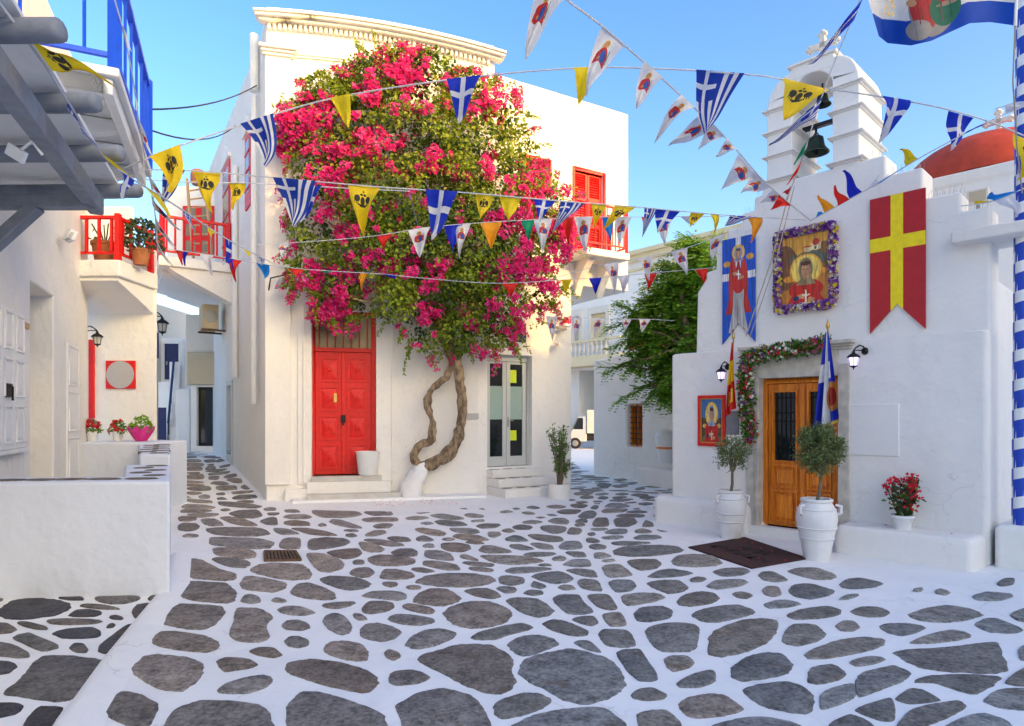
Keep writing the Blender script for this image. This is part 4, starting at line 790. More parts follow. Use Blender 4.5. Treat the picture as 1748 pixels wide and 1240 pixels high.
# downpipe at the corner, box gutter head
mb = MB(); ud = PS.uz(441, 300)[0]; mb.tube([PS.pt(ud, sz(441, 690)[1], .08), PS.pt(ud, sz(441, 165)[1], .08)], .06, 10); mb.tube([PS.pt(ud, sz(441, 158)[1], .08), PS.pt(ud, sz(441, 62)[1], .08)], .085, 10)
tag(mb.build('downpipe', M['plastic_white'], smooth=True), 'thick white drainpipe up the corner of the tall house', 'pipe')
mb = MB(); u2 = PS.uz(405, 400)[0]; mb.tube([PS.pt(u2, sz(405, 645)[1], .05), PS.pt(u2, sz(405, 285)[1], .05)], .07, 10); tag(mb.build('downpipe', M['plastic_white'], smooth=True), 'white drainpipe on the alley wall beside the overhanging balcony', 'pipe')

# ---------------------------------------------------------------- houses on the left
h1 = thing('left_house', 'white house with panelled shutters and deep doorway behind the patio wall', 'house', PH.pt(2, 0, 0))
hz = 4.2
rec = PH.rect(52, 480, 92, 830); rec = (PH.uz(52, 600)[0], PH.uz(92, 600)[0], .1, PH.uz(70, 492)[1])
sh_ = (PH.uz(-30, 640)[0], PH.uz(34, 640)[0], PH.uz(17, 766)[1], PH.uz(17, 530)[1])
mb = MB(); mb.prism(PH.pt, [(-6, -.2), (PH.L, -.2), (PH.L, 7.2), (-6, 7.2)], -.6, 0, [loop4(rec)]); mb.build('wall', M['plaster_old'], h1, bevel=.03)
mb = MB(); mb.pbox(PH, rec[0] - .02, rec[1] + .02, 0, rec[3] + .02, -.7, -.55); mb.build('doorway_back', M['plaster_old'], h1)
mb = MB(); r = PH.rect(50, 510, 60, 565, -.55); mb.pbox(PH, rec[0] + .02, rec[0] + .35, r[2], r[3], -.56, -.53); mb.build('window', M['glass_dark'], h1)
mb = MB()
for q in ((rec[0] + .0, rec[0] + .05, .1, r[3] + .06), (rec[0] + .35, rec[0] + .41, .1, r[3] + .06), (rec[0] + .05, rec[0] + .35, r[3], r[3] + .06), (rec[0] + .05, rec[0] + .35, r[2] - .06, r[2])): mb.pbox(PH, *q, -.56, -.5)
mb.build('window_frame', M['white_paint'], h1)
def panel_shutter(pl, q, o, parent, n, name='shutter'):
    w = (q[1] - q[0]) / n
    for i in range(n):
        a, b = q[0] + i * w + .005, q[0] + (i + 1) * w - .005; mb = MB(); mb.pbox(pl, a, b, q[2], q[3], o - .03, o); s_ = mb.build(name, M['white_paint'], parent, bevel=.004)
        for k in range(3):
            z0 = q[2] + (q[3] - q[2]) * k / 3 + .06; z1 = q[2] + (q[3] - q[2]) * (k + 1) / 3 - .04; mb = MB()
            for t in ((a + .06, b - .06, z0, z0 + .02), (a + .06, b - .06, z1 - .02, z1), (a + .06, a + .08, z0 + .02, z1 - .02), (b - .08, b - .06, z0 + .02, z1 - .02)): mb.pbox(pl, *t, o - .002, o + .014)
            mb.pbox(pl, a + .11, b - .11, z0 + .05, z1 - .05, o - .002, o + .01); mb.build('panel', M['white_paint'], s_, bevel=.003)
panel_shutter(PH, (sh_[0], sh_[1], sh_[2], sh_[3]), .05, h1, 3)
mb = MB(); mb.pbox(PH, sh_[0] - .1, sh_[1] + .06, sh_[2] - .05, sh_[2] - .005, -.02, .08); mb.build('sill', M['white_paint'], h1, bevel=.006)
mb = MB(); p = PH.px(14, 665, .06)
mb.pbox(PH, *PH.rect(9, 655, 18, 678, .055), .05, .075); mb.tube([p + V(0, 0, .04), p + PH.N3 * .04 + V(0, 0, .03), p + PH.N3 * .04 + V(0, 0, -.12)], .012, 6); mb.build('padlock', M['black_iron'], h1)
q = (PH.uz(113, 700)[0], PH.uz(133, 700)[0], .6, PH.uz(122, 588)[1]); panel_shutter(PH, q, .02, h1, 1, 'narrow_door')
mb = MB(); mb.pbox(PH, *PH.rect(35, 550, 49, 560, .02), -.01, .03); mb.build('wood_plate', M['ladder_wood'], h1)
# floodlight on its wall
fl = PH.px(120, 403, .16); t = thing('wall_floodlight', 'small grey floodlight fixed high on the left house wall', 'floodlight', fl)
mb = MB(); mb.box(fl, (.1, .05, .07), V(.8, -.6, 0), V(.3, .2, 1)); mb.build('housing', M['plastic_white'], t, bevel=.01); mb = MB(); mb.box(fl + V(.02, -.05, -.02), (.08, .015, .05), V(.8, -.6, 0), V(.3, .2, 1)); mb.build('lens', M['lamp_glass'], t); mb = MB(); mb.bar(fl, PH.px(120, 400, 0), .03, .03); mb.build('bracket', M['grey_metal'], t)
# balcony over the street with blue railing
zb = 4.3; e0 = V(*XD(205, 5.0)); bd = PH.U; e1 = e0 + bd * 2.2
blc = thing('upper_balcony', 'white boarded balcony with curved brackets above the awning', 'balcony', V(e0.x, e0.y, zb))
inn = -V(PH.N.x, PH.N.y)
poly = [e0, e1, e1 + inn * 1.7, e0 + inn * 1.7 - bd * .0]
mb = MB(); slab(mb, [e0 - bd * .05, e1 + bd * .05, e1 + bd * .05 + inn * 1.7, e0 - bd * .05 + inn * 1.7], zb - .07, zb - .001); mb.build('deck', M['white_paint'], blc, bevel=.01)
mb = MB(); slab(mb, [e0 + inn * .05 , e1 + inn * .05, e1 + inn * .12, e0 + inn * .12], zb - .2, zb - .073); slab(mb, [e0 + inn * .12, e0 + inn * 1.7, e0 + inn * 1.7 + bd * .07, e0 + inn * .12 + bd * .07], zb - .2, zb - .073); mb.build('fascia', M['white_paint'], blc, bevel=.01)
for k in range(5):
    p = e0 + bd * (.25 + k * .58); mb = MB(); c = V(p.x, p.y, 0)
    mb.prism(lambda a, b, o: V(p.x + inn.x * a + bd.x * o, p.y + inn.y * a + bd.y * o, b), [(.12, zb - .075), (1.68, zb - .075), (1.68, zb - .42), (1.2, zb - .3), (.7, zb - .3), (.35, zb - .24), (.2, zb - .2), (.12, zb - .16)], -.05, .05); mb.build('bracket', M['white_paint'], blc, bevel=.015)
rl = thing('blue_railing', 'bright blue wooden railing along the upper left balcony', 'railing', V(e0.x, e0.y, zb))
def rail2(parent, pts, h, mat, step, w, bw):
    railing(None, parent, None, pts, 0, h, mat, step, w, bw)
rail2(rl, [V(*(e0 + inn * 1.65), zb), V(*(e0 + bd * .03 + inn * .04), zb), V(*(e1 + inn * .04), zb)], .92, M['blue_paint'], .34, .036, .018)
mb = MB(); slab(mb, [e0 + inn * 1.0 + bd * .9, e1 + inn * .9 + bd * 1.5, e1 + inn * 3 + bd * 1.5, e0 + inn * 3 + bd * .9], zb, zb + 1.15); tag(mb.build('roof_wall', M['plaster'], bevel=.12, seg=4), 'rounded white parapet wall behind the blue railing', 'wall')
# pergola awning
pg = thing('awning', 'grey timber awning with white boarded roof over the patio', 'awning', V(-3, 3.6, 3.2))
PZ = 3.28
ends = [(108, 52), (169, 176), (211, 262), (241, 326)]
bp = []
for x, y in ends:
    D = (PZ - CAMH) * FPX / (YH - y); bp.append(V(*XD(x, D), PZ))
for p in bp + [bp[0] + (bp[0] - bp[1]) * 1.1]:
    mb = MB(); L_ = 1.9 if p is not bp[-1] else 1.2
    mb.tube([p + V(-L_, .03, 0), p + V(-.03, 0, 0), p + V(-.01, 0, 0), p], [.052, .052, .047, .03], 10); mb.build('rafter', M['grey_beam'], pg, smooth=50)
dp = (bp[3] - bp[0]).normalized(); a = bp[0] - dp * 2.2 + V(-.19, 0, .085); b = bp[3] + dp * .15 + V(-.19, 0, .085)
for k in range(7):                                     # roof boards
    mb = MB(); o0 = -k * .36; mb.hexa([a + V(o0 - .352, 0, -.012 + .02 * k), b + V(o0 - .352, 0, -.012 + .02 * k), b + V(o0, 0, -.012 + .02 * k), a + V(o0, 0, -.012 + .02 * k), a + V(o0 - .352, 0, .012 + .02 * k), b + V(o0 - .352, 0, .012 + .02 * k), b + V(o0, 0, .012 + .02 * k), a + V(o0, 0, .012 + .02 * k)]); mb.build('roof_board', M['white_paint'], pg)
q1 = W(160, 345, 4.45); q0 = q1 - dp * 2.9 + V(-.0, 0, 0); mb = MB(); mb.bar(q0, q1 + dp * .1, .09, .13); mb.build('beam', M['grey_beam'], pg, bevel=.012)
q2 = W(150, 346, 4.35); mb = MB(); mb.bar(q2 + V(-1.6, .0, -.0), q2 + V(.03, 0, 0), .10, .085); mb.build('tie_beam', M['grey_beam'], pg, bevel=.012)
mb = MB(); mb.bar(W(64, 352, 4.34), W(-40, 445, 4.3), .08, .085, V(0, 1, 0)); mb.build('brace', M['grey_beam'], pg, bevel=.01)
p = W(28, 262, 3.3); t = thing('spotlight', 'small white floodlight clamped under the awning rafter', 'floodlight', p); mb = MB(); mb.box(p, (.05, .012, .03), V(.8, 0, -.5), V(.5, -.2, .8)); mb.build('housing', M['white_paint'], t); mb = MB(); mb.tube([p, p + V(.08, 0, .06), p + V(.12, .02, .0)], .008, 6); mb.build('arm', M['white_paint'], t)
# patio wall: long front, side arm, stepped block, flower bench
pw = thing('patio_wall', 'low whitewashed patio wall with flat stones set in its top', 'wall', V(-3.6, 5.8, 0))
zf = 1.02; fx = V(*XD(291, 5.68)); sd = V(-.533, 1).normalized()
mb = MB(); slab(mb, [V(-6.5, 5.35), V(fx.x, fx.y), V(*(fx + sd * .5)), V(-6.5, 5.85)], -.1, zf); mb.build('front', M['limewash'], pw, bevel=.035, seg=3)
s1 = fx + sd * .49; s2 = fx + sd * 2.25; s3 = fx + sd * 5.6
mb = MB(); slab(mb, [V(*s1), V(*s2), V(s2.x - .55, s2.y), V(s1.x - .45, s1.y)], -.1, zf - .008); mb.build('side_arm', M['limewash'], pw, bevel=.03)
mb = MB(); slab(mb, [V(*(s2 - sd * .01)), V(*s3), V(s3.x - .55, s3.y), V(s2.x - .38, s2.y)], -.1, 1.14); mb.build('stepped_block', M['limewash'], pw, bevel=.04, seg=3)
bx0, bx1 = XD(138, 10.6)[0], XD(268, 10.6)[0]; mb = MB(); slab(mb, [V(bx0, 10.55), V(bx1, 10.55), V(bx1, 11.6), V(bx0, 11.6)], -.1, 1.16); mb.build('flower_bench', M['limewash'], pw, bevel=.035, seg=3)
def cap_stone(c, rx, ry, parent, z):
    mb = MB(); stone_mesh(mb, [V(c[0] + math.cos(t * math.pi / 3.5) * rx * rnd.uniform(.8, 1.1), c[1] + math.sin(t * math.pi / 3.5) * ry * rnd.uniform(.8, 1.1), z) for t in range(7)], .008); o = mb.build('cap_stone', M['paving_stone'], parent, smooth=40); o.color = (.15, .125, .1, 1)
for x in (20, 75, 125, 180, 245): p = XD(x, 5.92 - (291 - x) * .0006); cap_stone((p[0], p[1] - .02), .16, .10, pw, zf)
for k in range(5): p = s1 + sd * (.2 + k * .34); cap_stone((p.x - .16 - .14 * (k % 2), p.y), .12, .09, pw, zf - .008)
for k in range(9): p = s2 + sd * (.2 + k * .33); cap_stone((p.x - .14 - .16 * (k % 2), p.y), .12, .10, pw, 1.14)

# house with the red balcony
h2 = thing('balcony_house', 'narrow white house with red-railed balcony and red square sign', 'house', PH2.pt(.6, 0, 0))
zw = PH2.uz(200, 365)[1] + .1; fr0, fr1 = PH2.pt(-.2, 0, 0), PH2.pt(PH2.L, 0, 0); fd = V(-.60, 1)
mb = MB(); slab(mb, [V(fr0.x, fr0.y), V(fr1.x, fr1.y), V(fr1.x, fr1.y) + fd * 4, V(fr0.x, fr0.y) + fd * 4], 0, zw - .75); mb.build('wall', M['plaster'], h2, bevel=.04, seg=3)
mb = MB(); ux = PH2.uz(226, 400)[0]; u_a, u_b = PH2.pt(-.3, 0, -.05), PH2.pt(ux, 0, -.05); slab(mb, [V(u_a.x, u_a.y), V(u_b.x, u_b.y), V(u_b.x, u_b.y) + fd * 3, V(u_a.x, u_a.y) + fd * 3], zw - .755, 5.4); mb.build('upper_wall', M['plaster'], h2, bevel=.06, seg=3)
mb = MB(); b_ = PH2.rect(150, 443, 276, 472, 1.1); zb2 = b_[3]
mb.pbox(PH2, -.2, PH2.L - .0, b_[2], b_[3], -.05, 1.1); mb.build('balcony_slab', M['plaster'], h2, bevel=.03)
mb = MB(); mb.prism(lambda a, b, o: PH2.pt(o, b, a), [(-.02, b_[2] - .45), (-.02, b_[2] - .004), (1.05, b_[2] - .004), (1.05, b_[2] - .06), (.5, b_[2] - .25)], .05, PH2.L - .06); mb.build('balcony_underside', M['plaster'], h2)
rl = thing('red_railing', 'red wooden railing of the narrow house balcony with potted plants', 'railing', PH2.pt(.6, zb2, 1))
railing(None, rl, None, [PH2.pt(-.15, zb2, 1.04), PH2.pt(PH2.L - .06, zb2, 1.04), PH2.pt(PH2.L - .06, zb2, .1)], 0, .70, M['red_paint'], .2, .04, .04)
r = PH2.rect(181, 616, 231, 664, .02); sg = thing('wall_sign', 'square red wall sign with a blank grey disc', 'sign', PH2.pt((r[0] + r[1]) / 2, r[2], .02))
mb = MB(); mb.pbox(PH2, *r, .0, .03); mb.build('board', M['red_paint'], sg, bevel=.004)
mb = MB(); mb.lathe(PH2.pt((r[0] + r[1]) / 2, (r[2] + r[3]) / 2, .03), [((r[1] - r[0]) * .47, 0), ((r[1] - r[0]) * .47, .012), (0, .013)], 40, PH2.N3); mb.build('disc', M['grey_panel'], sg)
mb = MB(); mb.pbox(PH2, *PH2.rect(151, 580, 159, 715, .05), -.02, .05); mb.build('door', M['red_paint'], h2)
# lantern beside it
def lantern(name, c, s, label, glow, wall_dir, arm=.25, grp=None):
    t = thing(name, label, 'lantern', c, grp); g = M['lamp_glow'] if glow else M['lamp_glass']
    MB().lathe(c, [(.0, -.02 * s), (.3 * s, .0), (.42 * s, .75 * s), (.0, .76 * s)], 6).build('glass', g, t)
    m2 = MB(); m2.lathe(c, [(.0, -.34 * s), (.05 * s, -.3 * s), (.04 * s, -.2 * s), (.12 * s, -.14 * s), (.33 * s, -.02 * s), (.33 * s, .03 * s), (.1 * s, .03 * s)], 12); m2.build('finial', M['black_iron'], t, smooth=True)
    m2 = MB(); m2.lathe(c, [(.55 * s, .73 * s), (.55 * s, .80 * s), (.38 * s, .98 * s), (.15 * s, 1.12 * s), (.1 * s, 1.3 * s), (.0, 1.36 * s)], 12); m2.build('cap', M['black_iron'], t, smooth=True)
    m2 = MB()
    for k in range(6):
        a = k * math.pi / 3; m2.tube([c + V(math.cos(a) * .31 * s, math.sin(a) * .31 * s, 0), c + V(math.cos(a) * .43 * s, math.sin(a) * .43 * s, .76 * s)], .03 * s, 4)
    m2.build('cage', M['black_iron'], t)
    w = wall_dir.normalized(); top_ = c + V(0, 0, 1.36 * s); m2 = MB()
    m2.tube([top_, top_ + V(0, 0, .25 * s) + w * arm * .2, top_ + V(0, 0, .5 * s) + w * arm * .5, top_ + V(0, 0, .4 * s) + w * arm * .85, top_ + V(0, 0, .05 * s) + w * arm], .06 * s, 6)
    m2.tube([top_ + w * arm * .05, top_ + w * arm * .4 + V(0, 0, .05 * s), top_ + w * arm], .05 * s, 6)
    m2.tube([top_ + V(0, 0, .3 * s) + w * arm * .45 + w.cross(V(0, 0, 1)) * 0 + V(0, 0, .12 * s * math.sin(k)) for k in range(4)], .03 * s, 5)
    m2.build('arm', M['black_iron'], t, smooth=True)
    m2 = MB(); m2.lathe(top_ + w * (arm - .03), [(0, 0), (.22 * s, .0), (.34 * s, .02), (.34 * s, .03), (0, .031)], 12, w); m2.build('wall_plate', M['black_iron'], t, smooth=True)
    return t
lantern('wall_lantern', PH2.px(166, 588, .45), .17, 'small dark lantern on a bracket beside the red sign', False, V(-1, .1, 0), .25)

# ---------------------------------------------------------------- alley beyond
zA = .55
ah = thing('alley_shop', 'beige and white building closing the alley with dark glass door', 'building', V(*XD(340, 18.6), zA))
PA = Pl(V(*XD(312, 18.4)), V(*XD(372, 18.4)))
z_ = lambda y, D=18.4: CAMH + (YH - y) / FPX * D
ua, ub = PA.uz(326, 700)[0], PA.uz(367, 700)[0]
mb = MB(); mb.pbox(PA, PA.uz(316, 600)[0], PA.L + 1.2, z_(658), z_(537), -4, .0); mb.build('upper_wall', M['sand_white'], ah, bevel=.03)
mb = MB(); mb.pbox(PA, ua - .05, PA.L + 1, z_(657), z_(602), -.5, .14); mb.build('sign_band', M['beige'], ah, bevel=.02)
mb = MB(); mb.prism(PA.pt, [(ua, zA - .4), (PA.L + 1, zA - .4), (PA.L + 1, z_(657) - .003), (ua, z_(657) - .003)], -.4, .02, [loop4((PA.uz(336, 700)[0], PA.uz(365, 700)[0], z_(762), z_(661)))]); mb.build('lower_wall', M['plaster'], ah)
mb = MB(); q = (PA.uz(336, 700)[0], PA.uz(365, 700)[0], z_(762), z_(661)); mb.pbox(PA, *q, -.2, -.1); dd = mb.build('door', M['rubber'], ah)
mb = MB(); mb.pbox(PA, q[0] + .08, q[1] - .05, q[2] + .1, q[3] - .08, -.1, -.09); mb.build('pane', M['glass_dark'], dd)
sh2 = thing('stair_house', 'white house with dark blue door at the top of outside stairs', 'house', V(*XD(298, 20), zA))
PT = Pl(V(*XD(262, 21)), V(*XD(318, 21))); zz = lambda y: CAMH + (YH - y) / FPX * 21
mb = MB(); mb.pbox(PT, PT.uz(271, 600)[0], PT.uz(313, 600)[0], zA - .3, zz(577), -3, 0); mb.build('wall', M['plaster'], sh2, bevel=.08, seg=3)
mb = MB(); mb.pbox(PT, -.3, PT.uz(275, 600)[0], zA - .3, zz(520), -3.2, .4); mb.build('side_wall', M['sand_white'], sh2, bevel=.08, seg=3)
mb = MB(); mb.pbox(PT, *PT.rect(281, 587, 304, 648, .02), -.03, .02); d = mb.build('door', M['dark_blue'], sh2); mb = MB(); mb.pbox(PT, *PT.rect(284, 617, 286, 623, .03), .02, .05); mb.build('handle', M['grey_metal'], d)
mb = MB(); mb.pbox(PT, *PT.rect(279, 584, 306, 587, .03), -.02, .05); mb.build('lintel', M['plaster'], sh2)
def px_box(x0, x1, yt, D0, D1, zlow):                       # block whose near face fills x0..x1 in the view down the alley
    a, b = XD(x0, D0), XD(x1, D0); m2 = MB(); slab(m2, [V(*a), V(*b), V(b[0] + .55 * (D0 - D1), D1), V(a[0] + .55 * (D0 - D1), D1)], zlow, CAMH + (YH - yt) / FPX * D0); return m2
for k in range(9): px_box(270, 289, 652 + k * 12, 20.7 - k * .2, 20.9 - k * .2, zA - .3).build('step', M['plaster'], sh2)
for k in range(9): px_box(289.5, 307 - k * .6, 618 + k * 14, 20.6 - k * .2, 20.8 - k * .2, zA - .3).build('stair_parapet', M['plaster'], sh2)
mb = MB(); p, q = W(297, 612, 20.6), W(287, 722, 19.0); mb.tube([p, q], .035, 6)
for k in range(7): c = p.lerp(q, k / 6); mb.tube([c, c - V(0, 0, .7)], .018, 5)
mb.build('handrail', M['dark_blue'], sh2)
px_box(270, 284, 696, 18.85, 18.95, zA).build('stair_gate', M['dark_blue'], sh2)  # dark arched gate under the stairs, drawn as a solid blue block
mb = MB(); mb.pbox(PT, *PT.rect(258, 568, 270, 612, .9), .85, .9); tag(mb.build('blue_shutter', M['dark_blue']), 'dark blue slatted shutter beside the alley lantern', 'shutter')
lantern('street_lantern', W(277, 567, 17), .30, 'white glazed street lantern above the blue stair door', False, V(-1, 0, 0), .4)
mb = MB(); c = V(*XD(306, 19.2), zA); mb.box(c + V(.25, 0, .85), (.22, .3, 1.0)); tag(mb.build('meter_cabinet', M['plaster_old'], bevel=.03), 'grey white masonry cabinet at the foot of the stair parapet', 'cabinet')
mb = MB(); mb.box(V(*XD(302, 26), 2.2), (1.6, .3, 2.4)); tag(mb.build('far_wall', M['sand_white'], bevel=.05), 'sunlit wall far down the alley between the houses', 'wall')
# air conditioner on the alley wall
ac = thing('air_conditioner', 'rust-stained outdoor air conditioner on the alley wall', 'air conditioner', PS.px(372, 560, .3))
ua, z = sz(380, 545); w = PS.pt(ua, z, .45)
mb = MB(); mb.pbox(PS, ua - .38, ua + .38, z - .32, z + .30, .14, .52); mb.build('casing', M['beige'], ac, bevel=.02)
mb = MB(); mb.lathe(PS.pt(ua - .385, z, .33) , [(.17, 0), (.17, .01), (.14, .01), (.14, .002), (0, .002)], 20, -PS.U3); mb.build('fan_guard', M['grey_metal'], ac)
mb = MB(); mb.pbox(PS, ua - .36, ua - .3, z - .37, z - .325, -.02, .55); mb.pbox(PS, ua + .3, ua + .36, z - .37, z - .325, -.02, .55); mb.build('bracket', M['rust'], ac)
# overhanging balcony in the alley, ladder
ab = thing('alley_balcony', 'white balcony jutting over the alley on a sloping base', 'balcony', PS.px(392, 450, .5))
za = 5.28; u0, u1 = sz(396, 450)[0], sz(372, 450)[0] + 1.0
mb = MB(); mb.pbox(PS, u0, u1, za - .22, za, -.02, 1.55); mb.build('slab', M['plaster'], ab, bevel=.02)
mb = MB(); mb.prism(lambda a, b, o: PS.pt(o, b, a), [(-.01, za - .95), (-.01, za - .225), (1.35, za - .225), (1.2, za - .34)], u0 + .08, u0 + .55); mb.prism(lambda a, b, o: PS.pt(o, b, a), [(-.01, za - .6), (-.01, za - .225), (1.45, za - .225), (1.45, za - .3)], u0 + .55, u1 - .02); mb.build('sloping_base', M['plaster'], ab)
rl = thing('alley_railing', 'red wooden railing of the balcony jutting over the alley', 'railing', PS.pt(u0 + .5, za, 1))
railing(None, rl, None, [PS.pt(u0 + .05, za, .06), PS.pt(u0 + .05, za, 1.48), PS.pt(u1 - .06, za, 1.48)], 0, .92, M['red_paint'], .16, .045, .035)
PB = Pl(V(*XD(296, 18.2)), V(*XD(360, 18.2))); zb_ = lambda y: CAMH + (YH - y) / FPX * 18.2
rh = thing('roof_house', 'sunlit cream upper house with red window behind the alley ladder', 'house', V(*XD(330, 18.5), za))
mb = MB(); mb.pbox(PB, PB.uz(284, 400)[0], PB.uz(372, 400)[0], za - .3, zb_(318), -2.5, 0); mb.build('wall', M['plaster'], rh, bevel=.03)
mb = MB(); q = PB.rect(312, 352, 366, 436, .02); mb.pbox(PB, *q, -.03, .03); fw = mb.build('window', M['red_paint'], rh)
for k in range(2):
    for j in range(3):
        mb = MB(); w = (q[1] - q[0]) / 2; hh = (q[3] - q[2]) / 3; mb.pbox(PB, q[0] + k * w + .1, q[0] + (k + 1) * w - .08, q[2] + j * hh + .08, q[2] + (j + 1) * hh - .06, .03, .036); mb.build('pane', M['glass_dusty'], fw)
ld = thing('wooden_ladder', 'pale wooden ladder leaning above the alley balcony', 'ladder', PS.pt(u0 + .5, za, .8))
l0, l1 = W(330, 440, 16.6), W(319, 305, 17.6); r0, r1 = W(362, 440, 16.6), W(349, 300, 17.6)
for a, b in ((l0, l1), (r0, r1)): mb = MB(); mb.bar(a, b, .05, .07, V(0, 1, 0)); mb.build('rail', M['ladder_wood'], ld)
for k in range(9): t = (k + .5) / 9; mb = MB(); mb.tube([l0.lerp(l1, t), r0.lerp(r1, t)], .022, 6); mb.build('rung', M['ladder_wood'], ld)
c = W(338, 316, 18.4); MB().lathe(c, [(.16, 0), (.2, .1), (.2, .3), (.14, .42), (.0, .44)], 16).build('chimney_pot', M['terracotta'], smooth=True); o = bpy.data.objects['chimney_pot']; tag(o, 'round orange clay chimney pot on the roof by the ladder', 'chimney pot')

# ---------------------------------------------------------------- passage on the right
bw = thing('back_wall_house', 'low white house with narrow wooden window beside the passage', 'house', PM.pt(.5, 0, 0))
q = PM.rect(1068, 688, 1094, 764); wi = (PM.uz(1070, 730)[0], PM.uz(1094, 730)[0], PM.uz(1082, 763)[1], PM.uz(1082, 690)[1])
ztop = PM.uz(1060, 605)[1]
mb = MB(); mb.prism(PM.pt, [(0, -.2), (PM.L + 2.5, -.2), (PM.L + 2.5, ztop), (PM.uz(1050, 600)[0], ztop), (PM.uz(1050, 600)[0], ztop), (0, ztop - .05)], -3.5, 0, [loop4(wi)]); mb.build('wall', M['plaster'], bw, bevel=.08, seg=3)
mb = MB(); mb.pbox(PM, wi[0] - .05, wi[1] + .08, wi[3] + .02, wi[3] + .07, -.02, .06); mb.build('lintel', M['plaster'], bw)
mb = MB()
for t in ((wi[0], wi[0] + .06, wi[2], wi[3]), (wi[1] - .06, wi[1], wi[2], wi[3]), (wi[0] + .06, wi[1] - .06, wi[2], wi[2] + .07), (wi[0] + .06, wi[1] - .06, wi[3] - .07, wi[3]), ((wi[0] + wi[1]) / 2 - .03, (wi[0] + wi[1]) / 2 + .03, wi[2] + .07, wi[3] - .07)): mb.pbox(PM, *t, -.25, -.12)
fr = mb.build('window_frame', M['door_wood'], bw)
mb = MB(); mb.pbox(PM, wi[0], wi[1], wi[2], wi[3], -.3, -.26); mb.build('pane', M['glass_dark'], fr)
mb = MB()
for k in range(8): z = wi[2] + (wi[3] - wi[2]) * (k + .5) / 8; mb.tube([PM.pt(wi[0], z, -.1), PM.pt(wi[1], z, -.1)], .01, 5)
mb.tube([PM.pt((wi[0] + wi[1]) / 2, wi[2], -.1), PM.pt((wi[0] + wi[1]) / 2, wi[3], -.1)], .012, 5); mb.build('grille', M['black_iron'], fr)
mb = MB(); r = PM.rect(1090, 797, 1150, 830, .5); mb.pbox(PM, r[0], r[1] + .3, -.1, .40, -.02, .55); tag(mb.build('masonry_bench', M['plaster'], bevel=.04, seg=3), 'white masonry block at the foot of the low house wall', 'bench')
bn = thing('wall_bin', 'white litter bin with orange band mounted on the wall', 'litter bin', PM.px(1136, 790, .25)); c = PM.px(1137, 790, .3)
MB().lathe(c, [(.0, 0), (.16, .0), (.24, .5), (.24, .55), (0, .56)], 16).build('body', M['plastic_white'], bn, smooth=40); MB().lathe(c + V(0, 0, .31), [(.215, 0), (.22, .05)], 16).build('band', M['orange'], bn); MB().lathe(c + V(0, 0, .55), [(.25, 0), (.25, .06), (.18, .16), (0, .2)], 16).build('lid', M['plastic_white'], bn, smooth=True)
# cream mansion behind
PN = Pl(V(*XD(940, 36)), V(*XD(1240, 27.5)))
mn = thing('cream_mansion', 'cream neoclassical mansion with balustrade and columned porch at the back', 'mansion', PN.pt(4, 0, 0))
zt = PN.uz(1100, 425)[1]
wins = [PN.rect(1010, 535, 1035, 590), PN.rect(982, 540, 990, 590), PN.rect(1100, 532, 1125, 590)]
porch = (PN.uz(988, 650)[0], PN.uz(1016, 650)[0] + 1.5, 1.0, PN.uz(1000, 632)[1])
mb = MB(); mb.prism(PN.pt, [(-4, -.2), (PN.L + 3, -.2), (PN.L + 3, zt), (-4, zt)], -3, 0, [loop4(w) for w in wins] + [loop4(porch)]); mb.build('wall', M['plaster'], mn)
mb = MB(); mb.pbox(PN, porch[0] - .5, porch[1] + .5, 0, porch[3] + .2, -2.9, -2.6); mb.build('porch_wall', M['cream'], mn)
for z, h, o, m_ in ((zt - .25, .2, .35, 'cream'), (zt - .55, .3, .2, 'cream'), (zt - 1.0, .12, .1, 'cream')): mb = MB(); mb.pbox(PN, -4.1, PN.L + 3, z, z + h - .005, -.05, o); mb.build('cornice', M[m_], mn)
for w in wins:
    mb = MB(); mb.pbox(PN, w[0], w[1], w[2], w[3], -.25, -.15); f_ = mb.build('shutter', M['cream'], mn)
    for k in range(6): mb = MB(); z = w[2] + (w[3] - w[2]) * (k + .5) / 6; mb.pbox(PN, w[0] + .06, w[1] - .06, z - .06, z + .06, -.15, -.12); mb.build('louvre', M['cream'], f_)
    mb = MB()
    for t in ((w[0] - .25, w[0], w[2], w[3] + .35), (w[1], w[1] + .25, w[2], w[3] + .35), (w[0], w[1], w[3], w[3] + .35)): mb.pbox(PN, *t, -.05, .08)
    mb.build('window_surround', M['sand_white'], mn)
zb3 = PN.uz(1000, 612)[1]; zr3 = PN.uz(1000, 585)[1]
mb = MB(); mb.pbox(PN, -2, PN.uz(1080, 600)[0], zb3 - .5, zb3, -.05, 1.0); mb.build('balcony_slab', M['cream'], mn)
mb = MB(); mb.pbox(PN, -2, PN.uz(1080, 600)[0], zr3 - .12, zr3, .75, .95); mb.build('balustrade_rail', M['cream'], mn)
u = PN.uz(975, 600)[0]
while u < PN.uz(1060, 600)[0]:
    h = zr3 - .12 - zb3; MB().lathe(PN.pt(u, zb3, .85), [(.07, 0), (.07, .1 * h), (.04, .15 * h), (.1, .4 * h), (.05, .7 * h), (.04, .85 * h), (.07, .9 * h), (.07, h)], 8).build('baluster', M['sand_white'], mn, smooth=True); u += .3
c = PN.pt(PN.uz(981, 680)[0], 1.0, .75); h = zb3 - .5 - 1.0; MB().lathe(c, [(.3, 0), (.3, .15), (.22, .2), (.2, h - .5), (.26, h - .4), (.22, h - .35), (.32, h)], 16).build('column', M['sand_white'], mn, smooth=40)
mb = MB(); mb.pbox(PN, -2, PN.uz(990, 700)[0], 0, 1.0, .4, 1.2); mb.build('porch_parapet', M['plaster'], mn)
